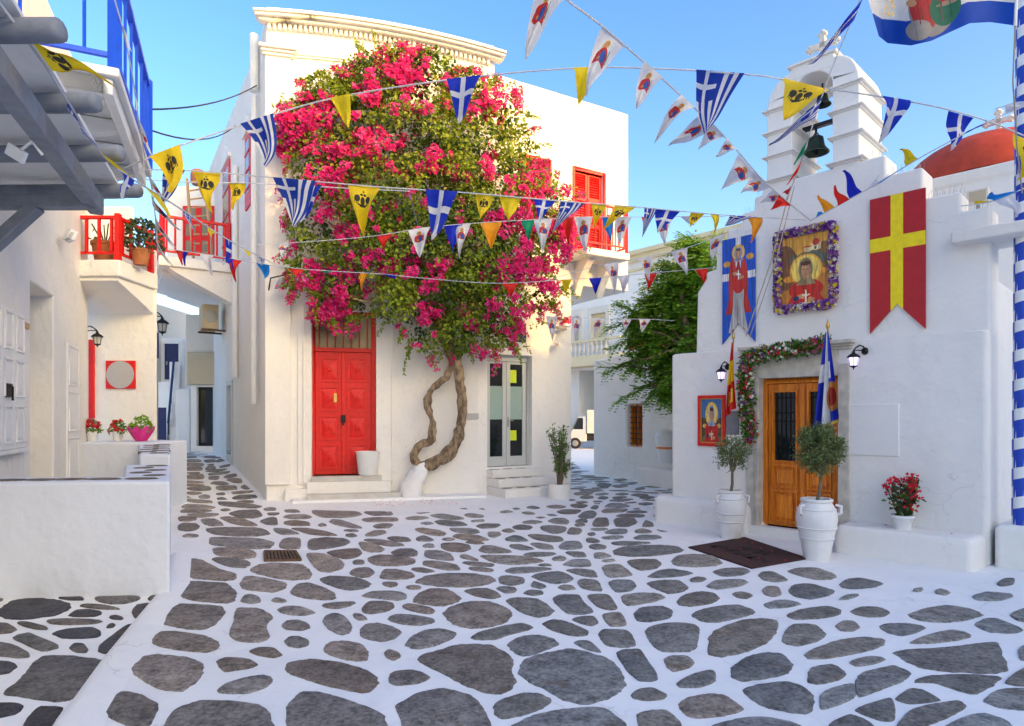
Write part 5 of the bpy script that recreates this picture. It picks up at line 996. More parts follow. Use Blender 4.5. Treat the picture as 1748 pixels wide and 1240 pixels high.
# kei truck in the passage
td = 31.0; tk = thing('pickup_truck', 'small white truck with box body parked at the end of the passage', 'truck', V(*XD(992, td), 0))
PTk = Pl(V(*XD(968, td)), V(*XD(1040, td - .6))); tz = lambda y: CAMH + (YH - y) / FPX * td
mb = MB(); up_ = lambda x: PTk.uz(x, 730)[0]
mb.prism(PTk.pt, [(up_(973), .35), (up_(1001), .35), (up_(1001), tz(711)), (up_(986), tz(711)), (up_(976), tz(735)), (up_(973), tz(742))], -1.4, 0, [[(up_(978), tz(733)), (up_(995), tz(733)), (up_(995), tz(714)), (up_(986), tz(714))]]); mb.build('cab', M['truck_paint'], tk, bevel=.05)
mb = MB(); mb.prism(PTk.pt, [(up_(978), tz(733)), (up_(995), tz(733)), (up_(995), tz(714)), (up_(986), tz(714))], -.06, -.04); mb.build('window', M['glass_dark'], tk)
mb = MB(); mb.pbox(PTk, up_(1002), up_(1060), .75, tz(700), -1.5, .05); mb.build('box_body', M['truck_box'], tk, bevel=.03)
mb = MB(); mb.pbox(PTk, up_(995), up_(1060), .4, .72, -1.3, -.1); mb.build('chassis', M['rubber'], tk)
for x in (982, 1040):
    c = PTk.pt(up_(x), .27, -.12); m2 = MB(); m2.lathe(c, [(.0, 0), (.27, 0), (.27, .14), (.15, .15), (0, .15)], 20, PTk.N3); wh = m2.build('wheel', M['rubber'], tk); m2 = MB(); m2.lathe(c, [(.15, .152), (.13, .17), (0, .16)], 16, PTk.N3); m2.build('rim', M['grey_metal'], wh)
mb = MB(); mb.pbox(PTk, up_(972.5), up_(975), .62, .8, -.3, .01); mb.build('headlight', M['lamp_glass'], tk); mb = MB(); mb.pbox(PTk, up_(971), up_(976), .3, .5, -1.3, .02); mb.build('bumper', M['grey_metal'], tk)
# red parasol roof behind the tree
c = W(1105, 590, 24); mb = MB(); mb.lathe(c, [(.85, -.1), (.82, .0), (.05, .55), (0, .58)], 8); o = thing('parasol', 'faded red parasol behind the low house', 'parasol', V(c.x, c.y, 0)); mb.build('canopy', M['dome_red'], o); mb = MB(); mb.tube([V(c.x, c.y, 0), c + V(0, 0, .9)], .04, 6); mb.build('pole', M['ladder_wood'], o)
# unseen house blocks added behind the camera's right, stepped to shade the square
nh = thing('added_shade_house', 'unseen white house added and stepped to shade the square', 'house', V(20, -8, 0))
for nm, y0, y1, h in (('near_wing', -4.2, 12, 8.0), ('low_wing', -7.3, -4.205, 10.3), ('tall_wing', -34, -7.305, 13.2)):
    mb = MB(); slab(mb, [V(16, y0), V(24, y0), V(24, y1), V(16, y1)], -.1, h); w_ = mb.build(nm, M['plaster'], nh)
    mb = MB(); slab(mb, [V(15.9, y0), V(24.1, y0), V(24.1, y1), V(15.9, y1)], h + .003, h + .2); mb.build('roof_slab', M['plaster_old'], w_)
for y in (-14, -10, -6, 0, 4): mb = MB(); mb.box(V(15.99, y, 4.5), (.02, .5, .8)); mb.build('window', M['blue_paint'], nh)
# ---------------------------------------------------------------- plants
def leaf(mb, c, d, nrm, L, w, fold=.25):
    """one pointed leaf: base c, along d, blade normal nrm"""
    d = d.normalized(); s = d.cross(nrm)
    if s.length < 1e-5: s = d.cross(V(.3, .5, .8))
    s.normalize(); n = s.cross(d); b = len(mb.v)
    mb.v += [c, c + d * L * .5 + s * w * .5 + n * w * fold, c + d * L, c + d * L * .5 - s * w * .5 + n * w * fold]
    mb.f += [[b, b + 1, b + 2], [b, b + 2, b + 3]]; mb.m += [mb.mi, mb.mi]
def rv(r=rnd):
    while 1:
        v = V(r.uniform(-1, 1), r.uniform(-1, 1), r.uniform(-1, 1))
        if .05 < v.length < 1: return v.normalized()
def blossom(mb, c, nrm, s, n=3):
    a, b = tang(nrm)
    for k in range(n):
        t = 2 * math.pi * k / n + rnd.uniform(-.3, .3); d = (a * math.cos(t) + b * math.sin(t) + nrm * .55)
        leaf(mb, c, d, nrm, s, s * .8, .3)
# bougainvillea over the red door
bo = thing('bougainvillea', 'large bougainvillea with magenta blossom trained up the house front', 'bougainvillea', PC.px(702, 850, .3))
def stem(pts, rad, o0, o1):
    n = len(pts); P = [PC.px(x, y, o0 + (o1 - o0) * i / (n - 1)) for i, (x, y) in enumerate(pts)]
    q, r = [], []
    for i in range(n - 1):                                  # smooth, knotty
        p0, p1, p2, p3 = P[max(i - 1, 0)], P[i], P[i + 1], P[min(i + 2, n - 1)]
        for k in range(5):
            t = k / 5; q.append(.5 * ((2 * p1) + (p2 - p0) * t + (2 * p0 - 5 * p1 + 4 * p2 - p3) * t * t + (3 * p1 - p0 - 3 * p2 + p3) * t ** 3))
            rr = rad[i] + (rad[i + 1] - rad[i]) * t; r.append(rr * (1 + .16 * noise.noise(V(len(q) * .55, o0, 3))))
    q.append(P[-1]); r.append(rad[-1]); return q, r
def gnarl(mb, amp=.02):
    mb.v = [p + V(noise.noise(p * 9), noise.noise(p * 9 + V(7, 0, 0)), noise.noise(p * 9 + V(0, 7, 0))) * amp for p in mb.v]
mb = MB(); mb.tube(*stem([(702, 860), (704, 830), (716, 808), (716, 792)], [.23, .19, .16, .125], .30, .28), 18); gnarl(mb, .07); mb.build('limed_trunk', M['bark_lime'], bo, smooth=80)
mb = MB(); mb.tube(*stem([(716, 800), (706, 780), (715, 762), (736, 750), (737, 715), (729, 690), (738, 665), (760, 645), (772, 622), (764, 596), (748, 560), (735, 520)], [.085, .08, .075, .08, .07, .07, .068, .065, .072, .07, .065, .05], .28, .5), 12); gnarl(mb, .045); mb.build('stem', M['bark'], bo, smooth=80)
mb = MB(); mb.tube(*stem([(718, 800), (742, 790), (768, 772), (782, 745), (789, 705), (786, 655), (779, 610), (770, 570), (778, 520), (800, 470)], [.125, .115, .125, .10, .095, .092, .085, .08, .07, .055], .26, .55), 14); gnarl(mb, .05); mb.build('stem', M['bark'], bo, smooth=80)
for pts in ([(748, 560), (690, 500), (620, 430), (560, 380)], [(770, 570), (740, 450), (700, 330), (680, 200)], [(800, 470), (850, 420), (900, 380)], [(778, 520), (790, 400), (800, 260)], [(735, 520), (660, 520), (600, 510)]):
    mb = MB(); mb.tube(*stem(pts, [.06] + [.035] * (len(pts) - 2) + [.015], .5, .8), 7); gnarl(mb); mb.build('branch', M['bark'], bo, smooth=80)
BL = [(650,150,66),(560,165,42),(600,180,55),(735,150,58),(800,170,48),(850,200,50),(520,215,45),(600,235,75),(700,240,90),(790,250,80),(865,260,45),(555,305,62),(650,330,88),(750,340,95),(840,330,80),(915,345,55),(540,390,50),(620,415,70),(700,430,78),(790,430,85),(870,430,70),(935,425,42),(525,465,34),(590,480,42),(690,500,58),(770,510,75),(850,505,62),(915,490,42),(725,560,42),(790,560,45),(855,560,36),(560,525,26),(610,520,28),(950,390,35),(500,240,28),(640,125,40),(690,120,36)]
def bl_center(x, y, r):
    rm = r * 12.3 / FPX; edge = min(1, abs(x - 735) / 260); o = max(.12 + rm * .75, .95 - .75 * edge - .3 * max(0, (y - 480) / 100)); return PC.px(x, y, o), rm
BLW = [bl_center(*b) for b in BL]
PINK = [(500,215,45),(540,200,45),(560,250,60),(600,290,55),(650,275,50),(690,120,55),(640,150,45),(620,215,40),(580,330,45),(640,350,45),(540,350,40),(880,330,60),(930,330,60),(950,400,45),(900,420,50),(860,470,45),(880,400,60),(790,380,40),(730,400,28),(780,300,35),(830,300,40),(760,470,35),(690,455,25),(715,430,22),(850,500,30),(930,470,40),(900,540,30),(560,530,28),(600,560,18),(530,470,30),(580,480,32),(740,280,30),(830,180,28),(870,170,25),(770,140,28),(905,560,20),(640,440,26),(720,540,20),(955,440,40),(700,180,36),(600,390,30)]
gl = [MB() for _ in range(1)]; fo = MB(); rr = random.Random(3)
pk = [(PC.px(x, y, .7), r * 12.3 / FPX) for x, y, r in PINK]
def pinkness(p):
    s = 0; px = CX + p.x / p.y * FPX; py = YH - (p.z - CAMH) / p.y * FPX
    for (x, y, r) in PINK:
        d = math.hypot(px - x, py - y) / r
        if d < 1.1: s = max(s, 1.15 - d)
    return s
fl_ = MB(); tot = sum(r * r for c, r in BLW)
for c, r in BLW:
    n = int(58000 * r * r / tot)
    for _ in range(n):
        d = rv(rr); d.y = -abs(d.y) if rr.random() < .75 else d.y
        q = r * (rr.random() ** .3) * (1 + .18 * noise.noise(d * 2.4 + c)) * (1.12 if rr.random() < .12 else 1)
        p = c + V(d.x * q, d.y * q * .8, d.z * q)
        if noise.noise(p * 2.2 + V(5, 5, 5)) < -.33 and rr.random() < .7: continue    # gaps in the foliage
        if PC.N.dot(V(p.x, p.y) - PC.p0) < .05: continue
        dn = (rv(rr) + V(.1, -.25, -.4)); nn = (d + rv(rr) * .8 + V(0, 0, .5))
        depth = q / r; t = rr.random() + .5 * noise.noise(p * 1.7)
        fo.mi = 0 if t > .46 and depth > .6 else (1 if t > .22 else 2)  # bright leaves kept to the outer crown; depth shade put into colour
        if noise.noise(p * 1.35 + V(3, 1, 8)) < -.2:                                   # hollows: inner shade put into colour, darkest leaf tone only
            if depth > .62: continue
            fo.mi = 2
        s = rr.uniform(.055, .10); leaf(fo, p, dn, nn, s, s * .75, .2)
sprays = [(700,100,655,84),(720,100,715,88),(760,120,770,98),(840,170,880,140),(860,190,925,205),(870,230,920,222),(880,210,890,150),(530,190,465,182),(510,200,470,200),(540,240,485,262),(520,290,500,300),(520,420,470,445),(520,460,478,490),(520,490,500,520),(545,520,540,560),(600,520,595,575),(700,580,698,615),(690,560,680,590),(720,590,745,632),(800,580,815,600),(840,570,870,590),(880,560,905,605),(910,530,960,520),(930,480,980,520),(950,420,1000,440),(950,360,1000,330),(930,330,985,322),(640,110,610,110),(600,150,570,115),(560,170,515,160),(840,150,850,128),(700,590,690,640),(745,600,735,625),(860,580,845,640),(830,590,820,612),(880,590,890,625),(600,500,560,560),(655,470,640,560),(510,235,470,250),(905,560,975,545)]
for _ in range(400):                                   # shoots arching out of the crown's outline
    x, y, r = BL[rr.randrange(len(BL))]; a = rr.uniform(0, 6.283); ex, ey = x + math.cos(a) * r * 1.2, y - math.sin(a) * r * 1.2
    if any(math.hypot(ex - X, ey - Y) < R_ * .98 for X, Y, R_ in BL) or len(sprays) > 105: continue
    k = rr.uniform(1.25, 1.6); sprays.append((x + math.cos(a) * r * .8, y - math.sin(a) * r * .8, x + math.cos(a) * r * k + rr.uniform(-12, 12), y - math.sin(a) * r * k * .95 + rr.uniform(-5, 14)))
for x0, y0, x1, y1 in sprays:
    a = PC.px(x0, y0, .55); b = PC.px(x1, y1, .6 + rr.uniform(-.2, .15)); m_ = (a + b) / 2 + V(0, -.05, .08)
    for k in range(46):
        t = k / 46; p = a * (1 - t) ** 2 + m_ * 2 * t * (1 - t) + b * t * t + rv(rr) * .05 * (1.2 - t)
        fo.mi = 0 if rr.random() < .5 else 1; s = rr.uniform(.05, .085) * (1.1 - .4 * t); leaf(fo, p, rv(rr) + (b - a).normalized() * .7, rv(rr) + V(0, -.4, .5), s, s * .7)
    if rr.random() < .55 and (x0 < 620 or x0 > 700):
        for k in range(26): fl_.mi = rr.randrange(3); p = b.lerp(a, rr.random() * .5) + rv(rr) * .07; blossom(fl_, p, (rv(rr) + V(.2, -.6, .2)).normalized(), rr.uniform(.035, .055))
cnt = 0
while cnt < 1150:
    c, r = BLW[rr.randrange(len(BLW))]
    d = rv(rr); d.y = -abs(d.y); p = c + V(d.x * r, d.y * r * .85, d.z * r)
    if rr.random() > (pinkness(p) * 1.0 + .10) * (1 if noise.noise(p * 2.4 + V(9, 2, 4)) > -.05 else .22): continue
    cnt += 1; R_ = rr.uniform(.05, .14)
    for k in range(int(27 * (R_ / .13) ** 1.4)):
        e = rv(rr); q = p + V(e.x, e.y * .7, e.z) * R_ * rr.random() ** .5
        fl_.mi = rr.choice((0, 0, 0, 1, 2)); blossom(fl_, q, (d + e * .7 + V(.1, -.2, .2)).normalized(), rr.uniform(.03, .062))
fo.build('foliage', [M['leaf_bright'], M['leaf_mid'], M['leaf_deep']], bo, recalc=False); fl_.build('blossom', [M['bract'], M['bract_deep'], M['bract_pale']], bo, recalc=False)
# robinia over the low house
ac_ = thing('robinia_tree', 'leafy green tree leaning over the low house beside the chapel', 'tree', V(*XD(1195, 12.6), 0))
mb = MB(); tp = [V(*XD(1195, 12.6), 0), W(1192, 700, 12.7), W(1180, 600, 12.9), W(1165, 520, 13), W(1160, 450, 13)]; mb.tube(tp, [.13, .11, .1, .07, .03], 8)
mb.build('trunk', M['bark'], ac_, smooth=True)
cr = MB(); mbb = MB(); RB = [(1180,470,48),(1140,490,40),(1195,520,50),(1150,530,45),(1120,545,40),(1180,580,55),(1130,590,40),(1090,560,30),(1165,640,45),(1185,440,35),(1100,615,26),(1150,665,24),(1200,630,40)]
def frond(c, d, L):
    d = d.normalized(); p = c; n = 6; side = d.cross(V(0, 0, 1)); side = side.normalized() if side.length > .1 else V(1, 0, 0)
    for k in range(n):
        t = k / n; p = c + d * L * t + V(0, 0, -.35 * L * t * t)
        for sg in (-1, 1): cr.mi = 0 if rr.random() < .55 else 1; s = L * .33 * (1 - .25 * t); leaf(cr, p, side * sg + d * .35 + V(0, 0, -.15), V(0, -.5, 1) + rv(rr) * .5, s, s * .52, .1)
for x, y, r in RB:
    c = W(x, y, 13.2 + (1190 - x) * .006); rm = r * 13 / FPX
    for _ in range(int(210 * (r / 40) ** 2)):
        d = rv(rr); p = c + d * rm * rr.random() ** .35
        if noise.noise(p * 2.6) < -.22: continue
        frond(p, d + V(-.3, -.3, -.1) + rv(rr) * .4, rr.uniform(.26, .42))
        for k in range(5): cr.mi = rr.choice((0, 1)); leaf(cr, p + rv(rr) * .12, rv(rr) + V(0, -.2, -.5), rv(rr) + V(.2, -.5, .6), rr.uniform(.08, .13), .06, .15)
for x0, y0, x1, y1 in ((1120,545,1035,565),(1130,560,1040,600),(1120,610,1030,640),(1150,650,1050,690),(1150,650,1100,690),(1150,640,1020,628),(1160,650,1130,690),(1100,550,1050,520),(1190,440,1230,405),(1150,660,1085,665)):
    a, b = W(x0, y0, 13.2), W(x1, y1, 13.9); mbb.tube([a, a.lerp(b, .5) + V(0, 0, .1), b], [.03, .018, .006], 5)
    for k in range(26): t = .15 + .85 * k / 26; frond(a.lerp(b, t) + V(0, 0, .1 * math.sin(t * 3.1)), (b - a).normalized() + rv(rr) * .8, rr.uniform(.22, .34))
for x, y, r in RB: mbb.tube([tp[2], (tp[2] + W(x, y, 13.2)) / 2 + V(0, 0, .1), W(x, y, 13.2)], [.05, .03, .01], 5)
mbb.build('branches', M['bark'], ac_); cr.build('crown', [M['acacia'], M['acacia_light']], ac_, recalc=False)
# urns with clipped olive trees
def urn(name, base, h, label):
    t = thing(name, label, 'urn', base, 'white urns beside the chapel door'); s = h
    pr = [(0, 0), (.19, 0), (.2, .02), (.235, .25), (.30, .55), (.315, .68), (.30, .80), (.25, .90), (.225, .935), (.245, .955), (.25, .985), (.235, 1.0), (.2, .995), (.2, .9), (0, .9)]
    MB().lathe(base, [(r * s, z * s) for r, z in pr], 36, sx=1).build('body', M['urn_white'], t, smooth=60)
    for z, r in ((.36, .262), (.53, .30), (.83, .292)):
        m2 = MB(); m2.lathe(base + V(0, 0, z * s), [(r * s - .004, -.012), (r * s + .008, 0), (r * s - .004, .012)], 36); m2.build('ridge', M['urn_white'], t, smooth=True)
    for sg in (-1, 1):
        a = base + V(sg * .26 * s, -.1 * s, .87 * s); m2 = MB(); m2.tube([a + V(0, 0, .03 * s), a + V(sg * .07 * s, -.03, .02 * s), a + V(sg * .07 * s, -.03, -.09 * s), a + V(sg * .02 * s, 0, -.12 * s)], .016, 7); m2.build('handle', M['urn_white'], t, smooth=True)
    m2 = MB(); m2.lathe(base + V(0, 0, .93 * s), [(.2 * s, 0), (0, .01)], 20); m2.build('soil', M['soil'], t)
def olive(name, base, top, crown, rx, rz, n, label, dens=1.0):
    t = thing(name, label, 'olive tree', base, 'olive trees in urns'); m2 = MB(); m2.tube([base, base.lerp(top, .5) + V(.012, 0, 0), top], [.022, .019, .018], 8)
    for _ in range(16):
        d = rv(rr); d.z = abs(d.z) * .9 + .2; e = crown + V(d.x * rx * .75, d.y * rx * .75, d.z * rz * .6 - .12 * rz); m2.tube([top, top.lerp(e, .5) + V(0, 0, -.015), e], [.011, .007, .003], 5)
    m2.build('trunk', M['bark_pale'], t, smooth=True); m2 = MB()
    for _ in range(n):
        d = rv(rr); q = rr.random() ** .4; c = crown + V(d.x * rx * q, d.y * rx * q, d.z * rz * q)
        if noise.noise(c * 7) < -.15 / dens: continue
        g = (d + V(0, 0, .7) + rv(rr) * .5).normalized(); L = rr.uniform(.06, .12)
        for k in range(7):
            a = c + g * L * k / 7; m2.mi = 0 if rr.random() < .65 else 1; leaf(m2, a, g * .7 + rv(rr) * .9, rv(rr), rr.uniform(.032, .05), .0115, .1)
    m2.build('crown', [M['olive_leaf'], M['olive_pale']], t, recalc=False)
u1 = G(1247, 919); urn('urn', u1, .63, 'ribbed white urn with the sparse olive tree, beside the saint picture')
u2 = G(1394, 955); urn('urn', u2, .68, 'ribbed white urn with the dense olive tree, before the right door leaf')
olive('olive_tree', u1 + V(0, 0, .57), W(1250, 808, u1.y), W(1251, 776, u1.y), .185, .18, 380, 'sparse olive tree in the urn left of the chapel door', .4)
olive('olive_tree', u2 + V(0, 0, .62), W(1401, 815, u2.y), W(1399, 768, u2.y), .205, .245, 1700, 'dense rounded olive tree in the urn right of the chapel door', 2)
# shrub in a masonry tub at the house corner
c = G(955, 851); sb = thing('oleander_shrub', 'slender dark green shrub in a white tub at the house corner', 'shrub', c)
MB().lathe(c, [(0, 0), (.22, 0), (.21, .28), (.17, .28), (.16, .2), (0, .2)], 14).build('tub', M['plaster_old'], sb, smooth=40)
m2 = MB(); m3 = MB()
for k in range(15):
    e = W(rr.uniform(925, 978), rr.uniform(724, 800), 12.4 + rr.uniform(-.25, .25)); b0 = c + V(rr.uniform(-.05, .05), 0, .2); m3.tube([b0, b0.lerp(e, .5) + V(0, 0, .08), e], [.012, .009, .004], 5)
    for j in range(64):
        t = .22 + .78 * rr.random(); p = b0.lerp(e, t) + V(0, 0, .08 * math.sin(t * 3.1)) + rv(rr) * .04; m2.mi = 0 if rr.random() < .7 else 1; leaf(m2, p, rv(rr) + V(0, 0, .6), rv(rr), rr.uniform(.06, .1), .026)
m3.build('stems', M['bark_pale'], sb); m2.build('foliage', [M['olive_leaf'], M['acacia']], sb, recalc=False)
# white planter pot on the threshold of the red door
c = PC.px(628, 814, .06); c.z = door[2] + .003; pt_ = thing('flower_pot', 'empty round white pot standing before the red door', 'pot', c)
MB().lathe(c, [(0, 0), (.16, 0), (.185, .04), (.225, .44), (.232, .46), (.215, .46), (.205, .42), (.16, .1), (0, .1)], 36).build('body', M['ceramic'], pt_, smooth=50)
# begonia on the bench
c = PK.pt(PK.uz(1540, 900, .24)[0], BZ, .24); bg_ = thing('begonia', 'red flowering begonia in a white pot on the chapel bench', 'potted plant', c)
MB().lathe(c, [(0, 0), (.085, 0), (.115, .125), (.125, .13), (.125, .155), (.105, .155), (.1, .12), (0, .12)], 28).build('pot', M['plastic_white'], bg_, smooth=50)
m2 = MB(); m3 = MB()
for k in range(9):
    a = rr.uniform(0, 6.28); e = c + V(math.cos(a) * rr.uniform(.06, .2), math.sin(a) * .12, rr.uniform(.35, .58)); b0 = c + V(math.cos(a) * .03, math.sin(a) * .03, .12); m2.mi = 0; m2.tube([b0, b0.lerp(e, .5), e], .006, 5)
    for j in range(26): p = b0.lerp(e, rr.uniform(.1, 1)) + rv(rr) * .05; m2.mi = 0 if rr.random() < .8 else 1; leaf(m2, p, rv(rr), V(0, -.5, .8) + rv(rr) * .5, rr.uniform(.05, .08), .055, .12)
    for j in range(12): p = e + rv(rr) * .045; blossom(m3, p, (rv(rr) + V(0, -.8, .2)).normalized(), .026, 4)
    for j in range(7): p = b0.lerp(e, rr.uniform(.4, .9)) + rv(rr) * .06; blossom(m3, p, (rv(rr) + V(0, -.8, .2)).normalized(), .024, 4)
m2.build('foliage', [M['begonia_leaf'], M['acacia']], bg_, recalc=False); m3.build('flowers', M['begonia_red'], bg_, recalc=False)['kind'] = 'stuff'
# small pots on the flower bench and on the balconies
def small_pot(name, c, s, label, potm, leafm, flowm, n=60, nf=14, grp=None, spread=1.0, pr=None):
    t = thing(name, label, 'potted plant', c, grp)
    MB().lathe(c, [(r * s, z * s) for r, z in (pr or [(0, 0), (.35, 0), (.48, .75), (.52, .76), (.52, .9), (.44, .9), (.42, .75), (0, .75)])], 24).build('pot', M[potm], t, smooth=50)
    m2 = MB(); m3 = MB()
    for _ in range(n):
        d = rv(rr); d.z = abs(d.z); p = c + V(d.x * .75 * s * spread, d.y * .6 * s * spread, .9 * s + d.z * 1.1 * s * spread); leaf(m2, p, rv(rr) + V(0, 0, -.2), rv(rr) + V(0, -.4, .6), .36 * s, .2 * s)
    for k in range(6): d = rv(rr); m2.tube([c + V(0, 0, .7 * s), c + V(d.x * .5 * s, d.y * .4 * s, 1.6 * s)], .03 * s, 4)
    m2.build('foliage', M[leafm], t, recalc=False)
    if nf:
        for _ in range(nf):
            d = rv(rr); d.z = abs(d.z); d.y = -abs(d.y); p = c + V(d.x * .8 * s * spread, d.y * .65 * s * spread, .95 * s + d.z * 1.15 * s * spread)
            for k in range(5): blossom(m3, p + rv(rr) * .1 * s, (d + rv(rr) * .4).normalized(), .17 * s, 4)
        m3.build('flowers', M[flowm], t, recalc=False)['kind'] = 'stuff'
    return t
p_ = V(*XD(157, 10.95), 1.165); small_pot('geranium', p_, .18, 'red flowers in the pot nearest the red doorway', 'plastic_white', 'leaf_mid', 'begonia_red', 120, 18)
p_ = V(*XD(201, 10.95), 1.165); small_pot('geranium', p_, .17, 'red flowers in the small white pot between two others', 'plastic_white', 'acacia', 'begonia_red', 120, 14)
p_ = V(*XD(241, 10.95), 1.165); t = small_pot('wrapped_plant', p_, .2, 'green plant in a pot wrapped with bright pink paper', 'pink_wrap', 'acacia_light', 'begonia_red', 170, 0, None, 1.1)
for k in range(9):
    a = k * .7; m2 = MB(); e = V(math.cos(a), math.sin(a), 0); sd_ = V(-e.y, e.x, 0); m2.add([p_ + e * .07 - sd_ * .05, p_ + e * .07 + sd_ * .05, p_ + e * .19 + sd_ * .08 + V(0, 0, .19), p_ + e * .22 + V(0, 0, .27), p_ + e * .19 - sd_ * .08 + V(0, 0, .19)], [(0, 1, 2, 3, 4)]); m2.build('wrapping_sheet', M['pink_wrap'], t)
p_ = PH2.pt(PH2.uz(180, 420, .7)[0], zb2, .7); small_pot('terracotta_pot', p_, .42, 'wide empty terracotta pot behind the red railing', 'terracotta', 'olive_leaf', 'bract', 4, 0)
p_ = PH2.pt(PH2.uz(240, 420, .7)[0], zb2, .7); small_pot('balcony_shrub', p_, .30, 'bushy dark plant in a terracotta pot behind the red railing', 'terracotta', 'begonia_leaf', 'bract', 260, 0, None, 1.5)
# ---------------------------------------------------------------- chapel furnishings
def face(pl, q, o, name, mat, parent, th=.02, outline=None):
    """flat board on a wall with its front printed in UV space; q = (u0, u1, z0, z1)"""
    ol = outline or loop4(q); mb = MB(); mb.prism(pl.pt, ol, o, o + th); n = len(ol)
    uvs = [((p[0] - q[0]) / (q[1] - q[0]), (p[1] - q[2]) / (q[3] - q[2])) for p in ol] * 2
    return mb.build(name, mat, parent, uv=uvs)
SK, RED, GOLDC, BLUEC, DK = (.52, .27, .13), (.50, .012, .012), (.75, .45, .06), (.0, .10, .62), (.03, .02, .02)
def saint(cx, cy, w, h, veil=(.30, .42, .62), robe=RED, halo=GOLDC):
    """half figure of a veiled saint holding a small cross: halo, veil, face, robe, hands"""
    e = 'e'
    return [(e, cx, cy + h * .62, w * .50, h * .27, halo), (e, cx, cy + h * .62, w * .46, h * .245, (.85, .6, .12)), ('t', cx, cy + h * .62, w * .62, cy - h * .0, robe), (e, cx, cy + h * .28, w * .52, h * .17, robe),
            (e, cx, cy + h * .63, w * .23, h * .19, veil), ('t', cx, cy + h * .62, w * .30, cy + h * .36, veil), (e, cx, cy + h * .64, w * .185, h * .165, [k * .6 for k in veil]), (e, cx, cy + h * .60, w * .145, h * .145, SK), (e, cx, cy + h * .725, w * .15, h * .04, (.10, .03, .02)), ('t', cx, cy + h * .50, w * .06, cy + h * .38, (.34, .15, .07)),
            ('r', cx - w * .09, cy + h * .615, cx - w * .03, cy + h * .63, DK), ('r', cx + w * .03, cy + h * .615, cx + w * .09, cy + h * .63, DK), ('r', cx - w * .012, cy + h * .555, cx + w * .012, cy + h * .61, (.35, .15, .07)), ('r', cx - w * .045, cy + h * .525, cx + w * .045, cy + h * .535, (.35, .05, .04)),
            (e, cx - w * .12, cy + h * .17, w * .15, h * .04, SK), (e, cx + w * .16, cy + h * .10, w * .11, h * .04, SK), ('r', cx - w * .02, cy + h * .05, cx + w * .03, cy + h * .27, (.8, .72, .5)), ('r', cx - w * .10, cy + h * .17, cx + w * .12, cy + h * .2, (.8, .72, .5)),
            ('r', cx - w * .34, cy, cx - w * .31, cy + h * .24, (.28, .005, .008)), ('r', cx + w * .30, cy, cx + w * .33, cy + h * .22, (.28, .005, .008)), (e, cx - w * .30, cy + h * .14, w * .10, h * .05, (.02, .03, .12))]
printmat('icon_wall', (.05, .16, .40), [('e', .5, .15, 1.0, .33, (.16, .17, .05)), ('e', .05, .35, .32, .22, (.10, .06, .03)), ('e', .95, .35, .32, .22, (.10, .06, .03)), ('e', .15, .38, .1, .05, (.7, .4, .08)), ('e', .85, .38, .1, .05, (.7, .4, .08))] + saint(.5, .0, .62, 1.05), .4, weave=0, wobble=.035)
printmat('icon_garland', (.55, .21, .03), [('e', .5, 1.05, 1.2, .35, (.68, .34, .04)), ('e', .08, .55, .28, .32, (.20, .08, .03)), ('e', .9, .62, .28, .22, (.25, .11, .03)), ('e', .6, .62, .34, .12, (.10, .13, .09)), ('e', .3, .62, .1, .1, (.10, .13, .09)), ('r', .62, .74, .82, .84, (.72, .62, .34)), ('e', .72, .85, .07, .05, (.5, .04, .02)), ('r', .5, .73, .62, .79, (.68, .55, .28)), ('r', .69, .75, .73, .79, (.05, .1, .16)), ('r', .48, .79, .64, .81, (.5, .05, .02)), ('e', .18, .38, .12, .045, (.75, .3, .03)), ('e', .84, .44, .11, .045, (.75, .3, .03))] + saint(.52, -.02, .66, .82, (.30, .26, .12), (.55, .015, .008), (.72, .33, .03)), .4, weave=0, wobble=.035)
BB = (.0, .085, .55)
full = [('t', .5, .80, .40, .28, (.42, .02, .02)), ('e', .33, .55, .13, .26, (.5, .03, .02)), ('e', .67, .55, .12, .24, (.5, .03, .02)), ('r', .34, .16, .66, .52, (.42, .41, .40)), ('t', .5, .62, .30, .10, (.46, .45, .44)), ('r', .46, .12, .48, .5, (.25, .25, .26)), ('r', .55, .12, .565, .5, (.28, .28, .3)), ('r', .39, .14, .405, .48, (.3, .3, .3)), ('e', .5, .56, .19, .09, (.5, .02, .02)), ('e', .5, .855, .20, .075, GOLDC), ('e', .5, .855, .18, .066, (.8, .5, .1)), ('e', .5, .85, .125, .056, (.25, .33, .48)), ('t', .5, .85, .15, .775, (.25, .33, .48)), ('e', .5, .848, .075, .043, SK), ('e', .5, .882, .07, .012, (.1, .04, .03)), ('t', .5, .82, .04, .78, (.3, .14, .07)), ('e', .42, .66, .1, .018, SK), ('e', .58, .62, .08, .018, SK), ('r', .49, .60, .52, .69, (.8, .8, .75)), ('r', .44, .64, .57, .655, (.8, .8, .75)), ('e', .40, .12, .1, .02, (.2, .02, .02)), ('e', .6, .12, .1, .02, (.2, .02, .02))]
printmat('banner_blue', BB, [('r', 0, .60, 1, .67, (.75, .75, .75)), ('r', .42, .68, .58, 1, (.75, .75, .75)), ('e', .15, .76, .11, .03, (.7, .35, .05)), ('e', .85, .80, .11, .03, (.7, .35, .05))] + full, .5, weave=0, wobble=.022)
printmat('banner_red', (.48, .006, .012), [('r', .385, 0, .61, 1, (.95, .74, .0)), ('r', 0, .60, 1, .70, (.95, .74, .0))], .5, weave=0)
def swallow(q, cut): return [(q[0], q[2]), ((q[0] + q[1]) / 2, q[2] + cut), (q[1], q[2]), (q[1], q[3]), (q[0], q[3])]
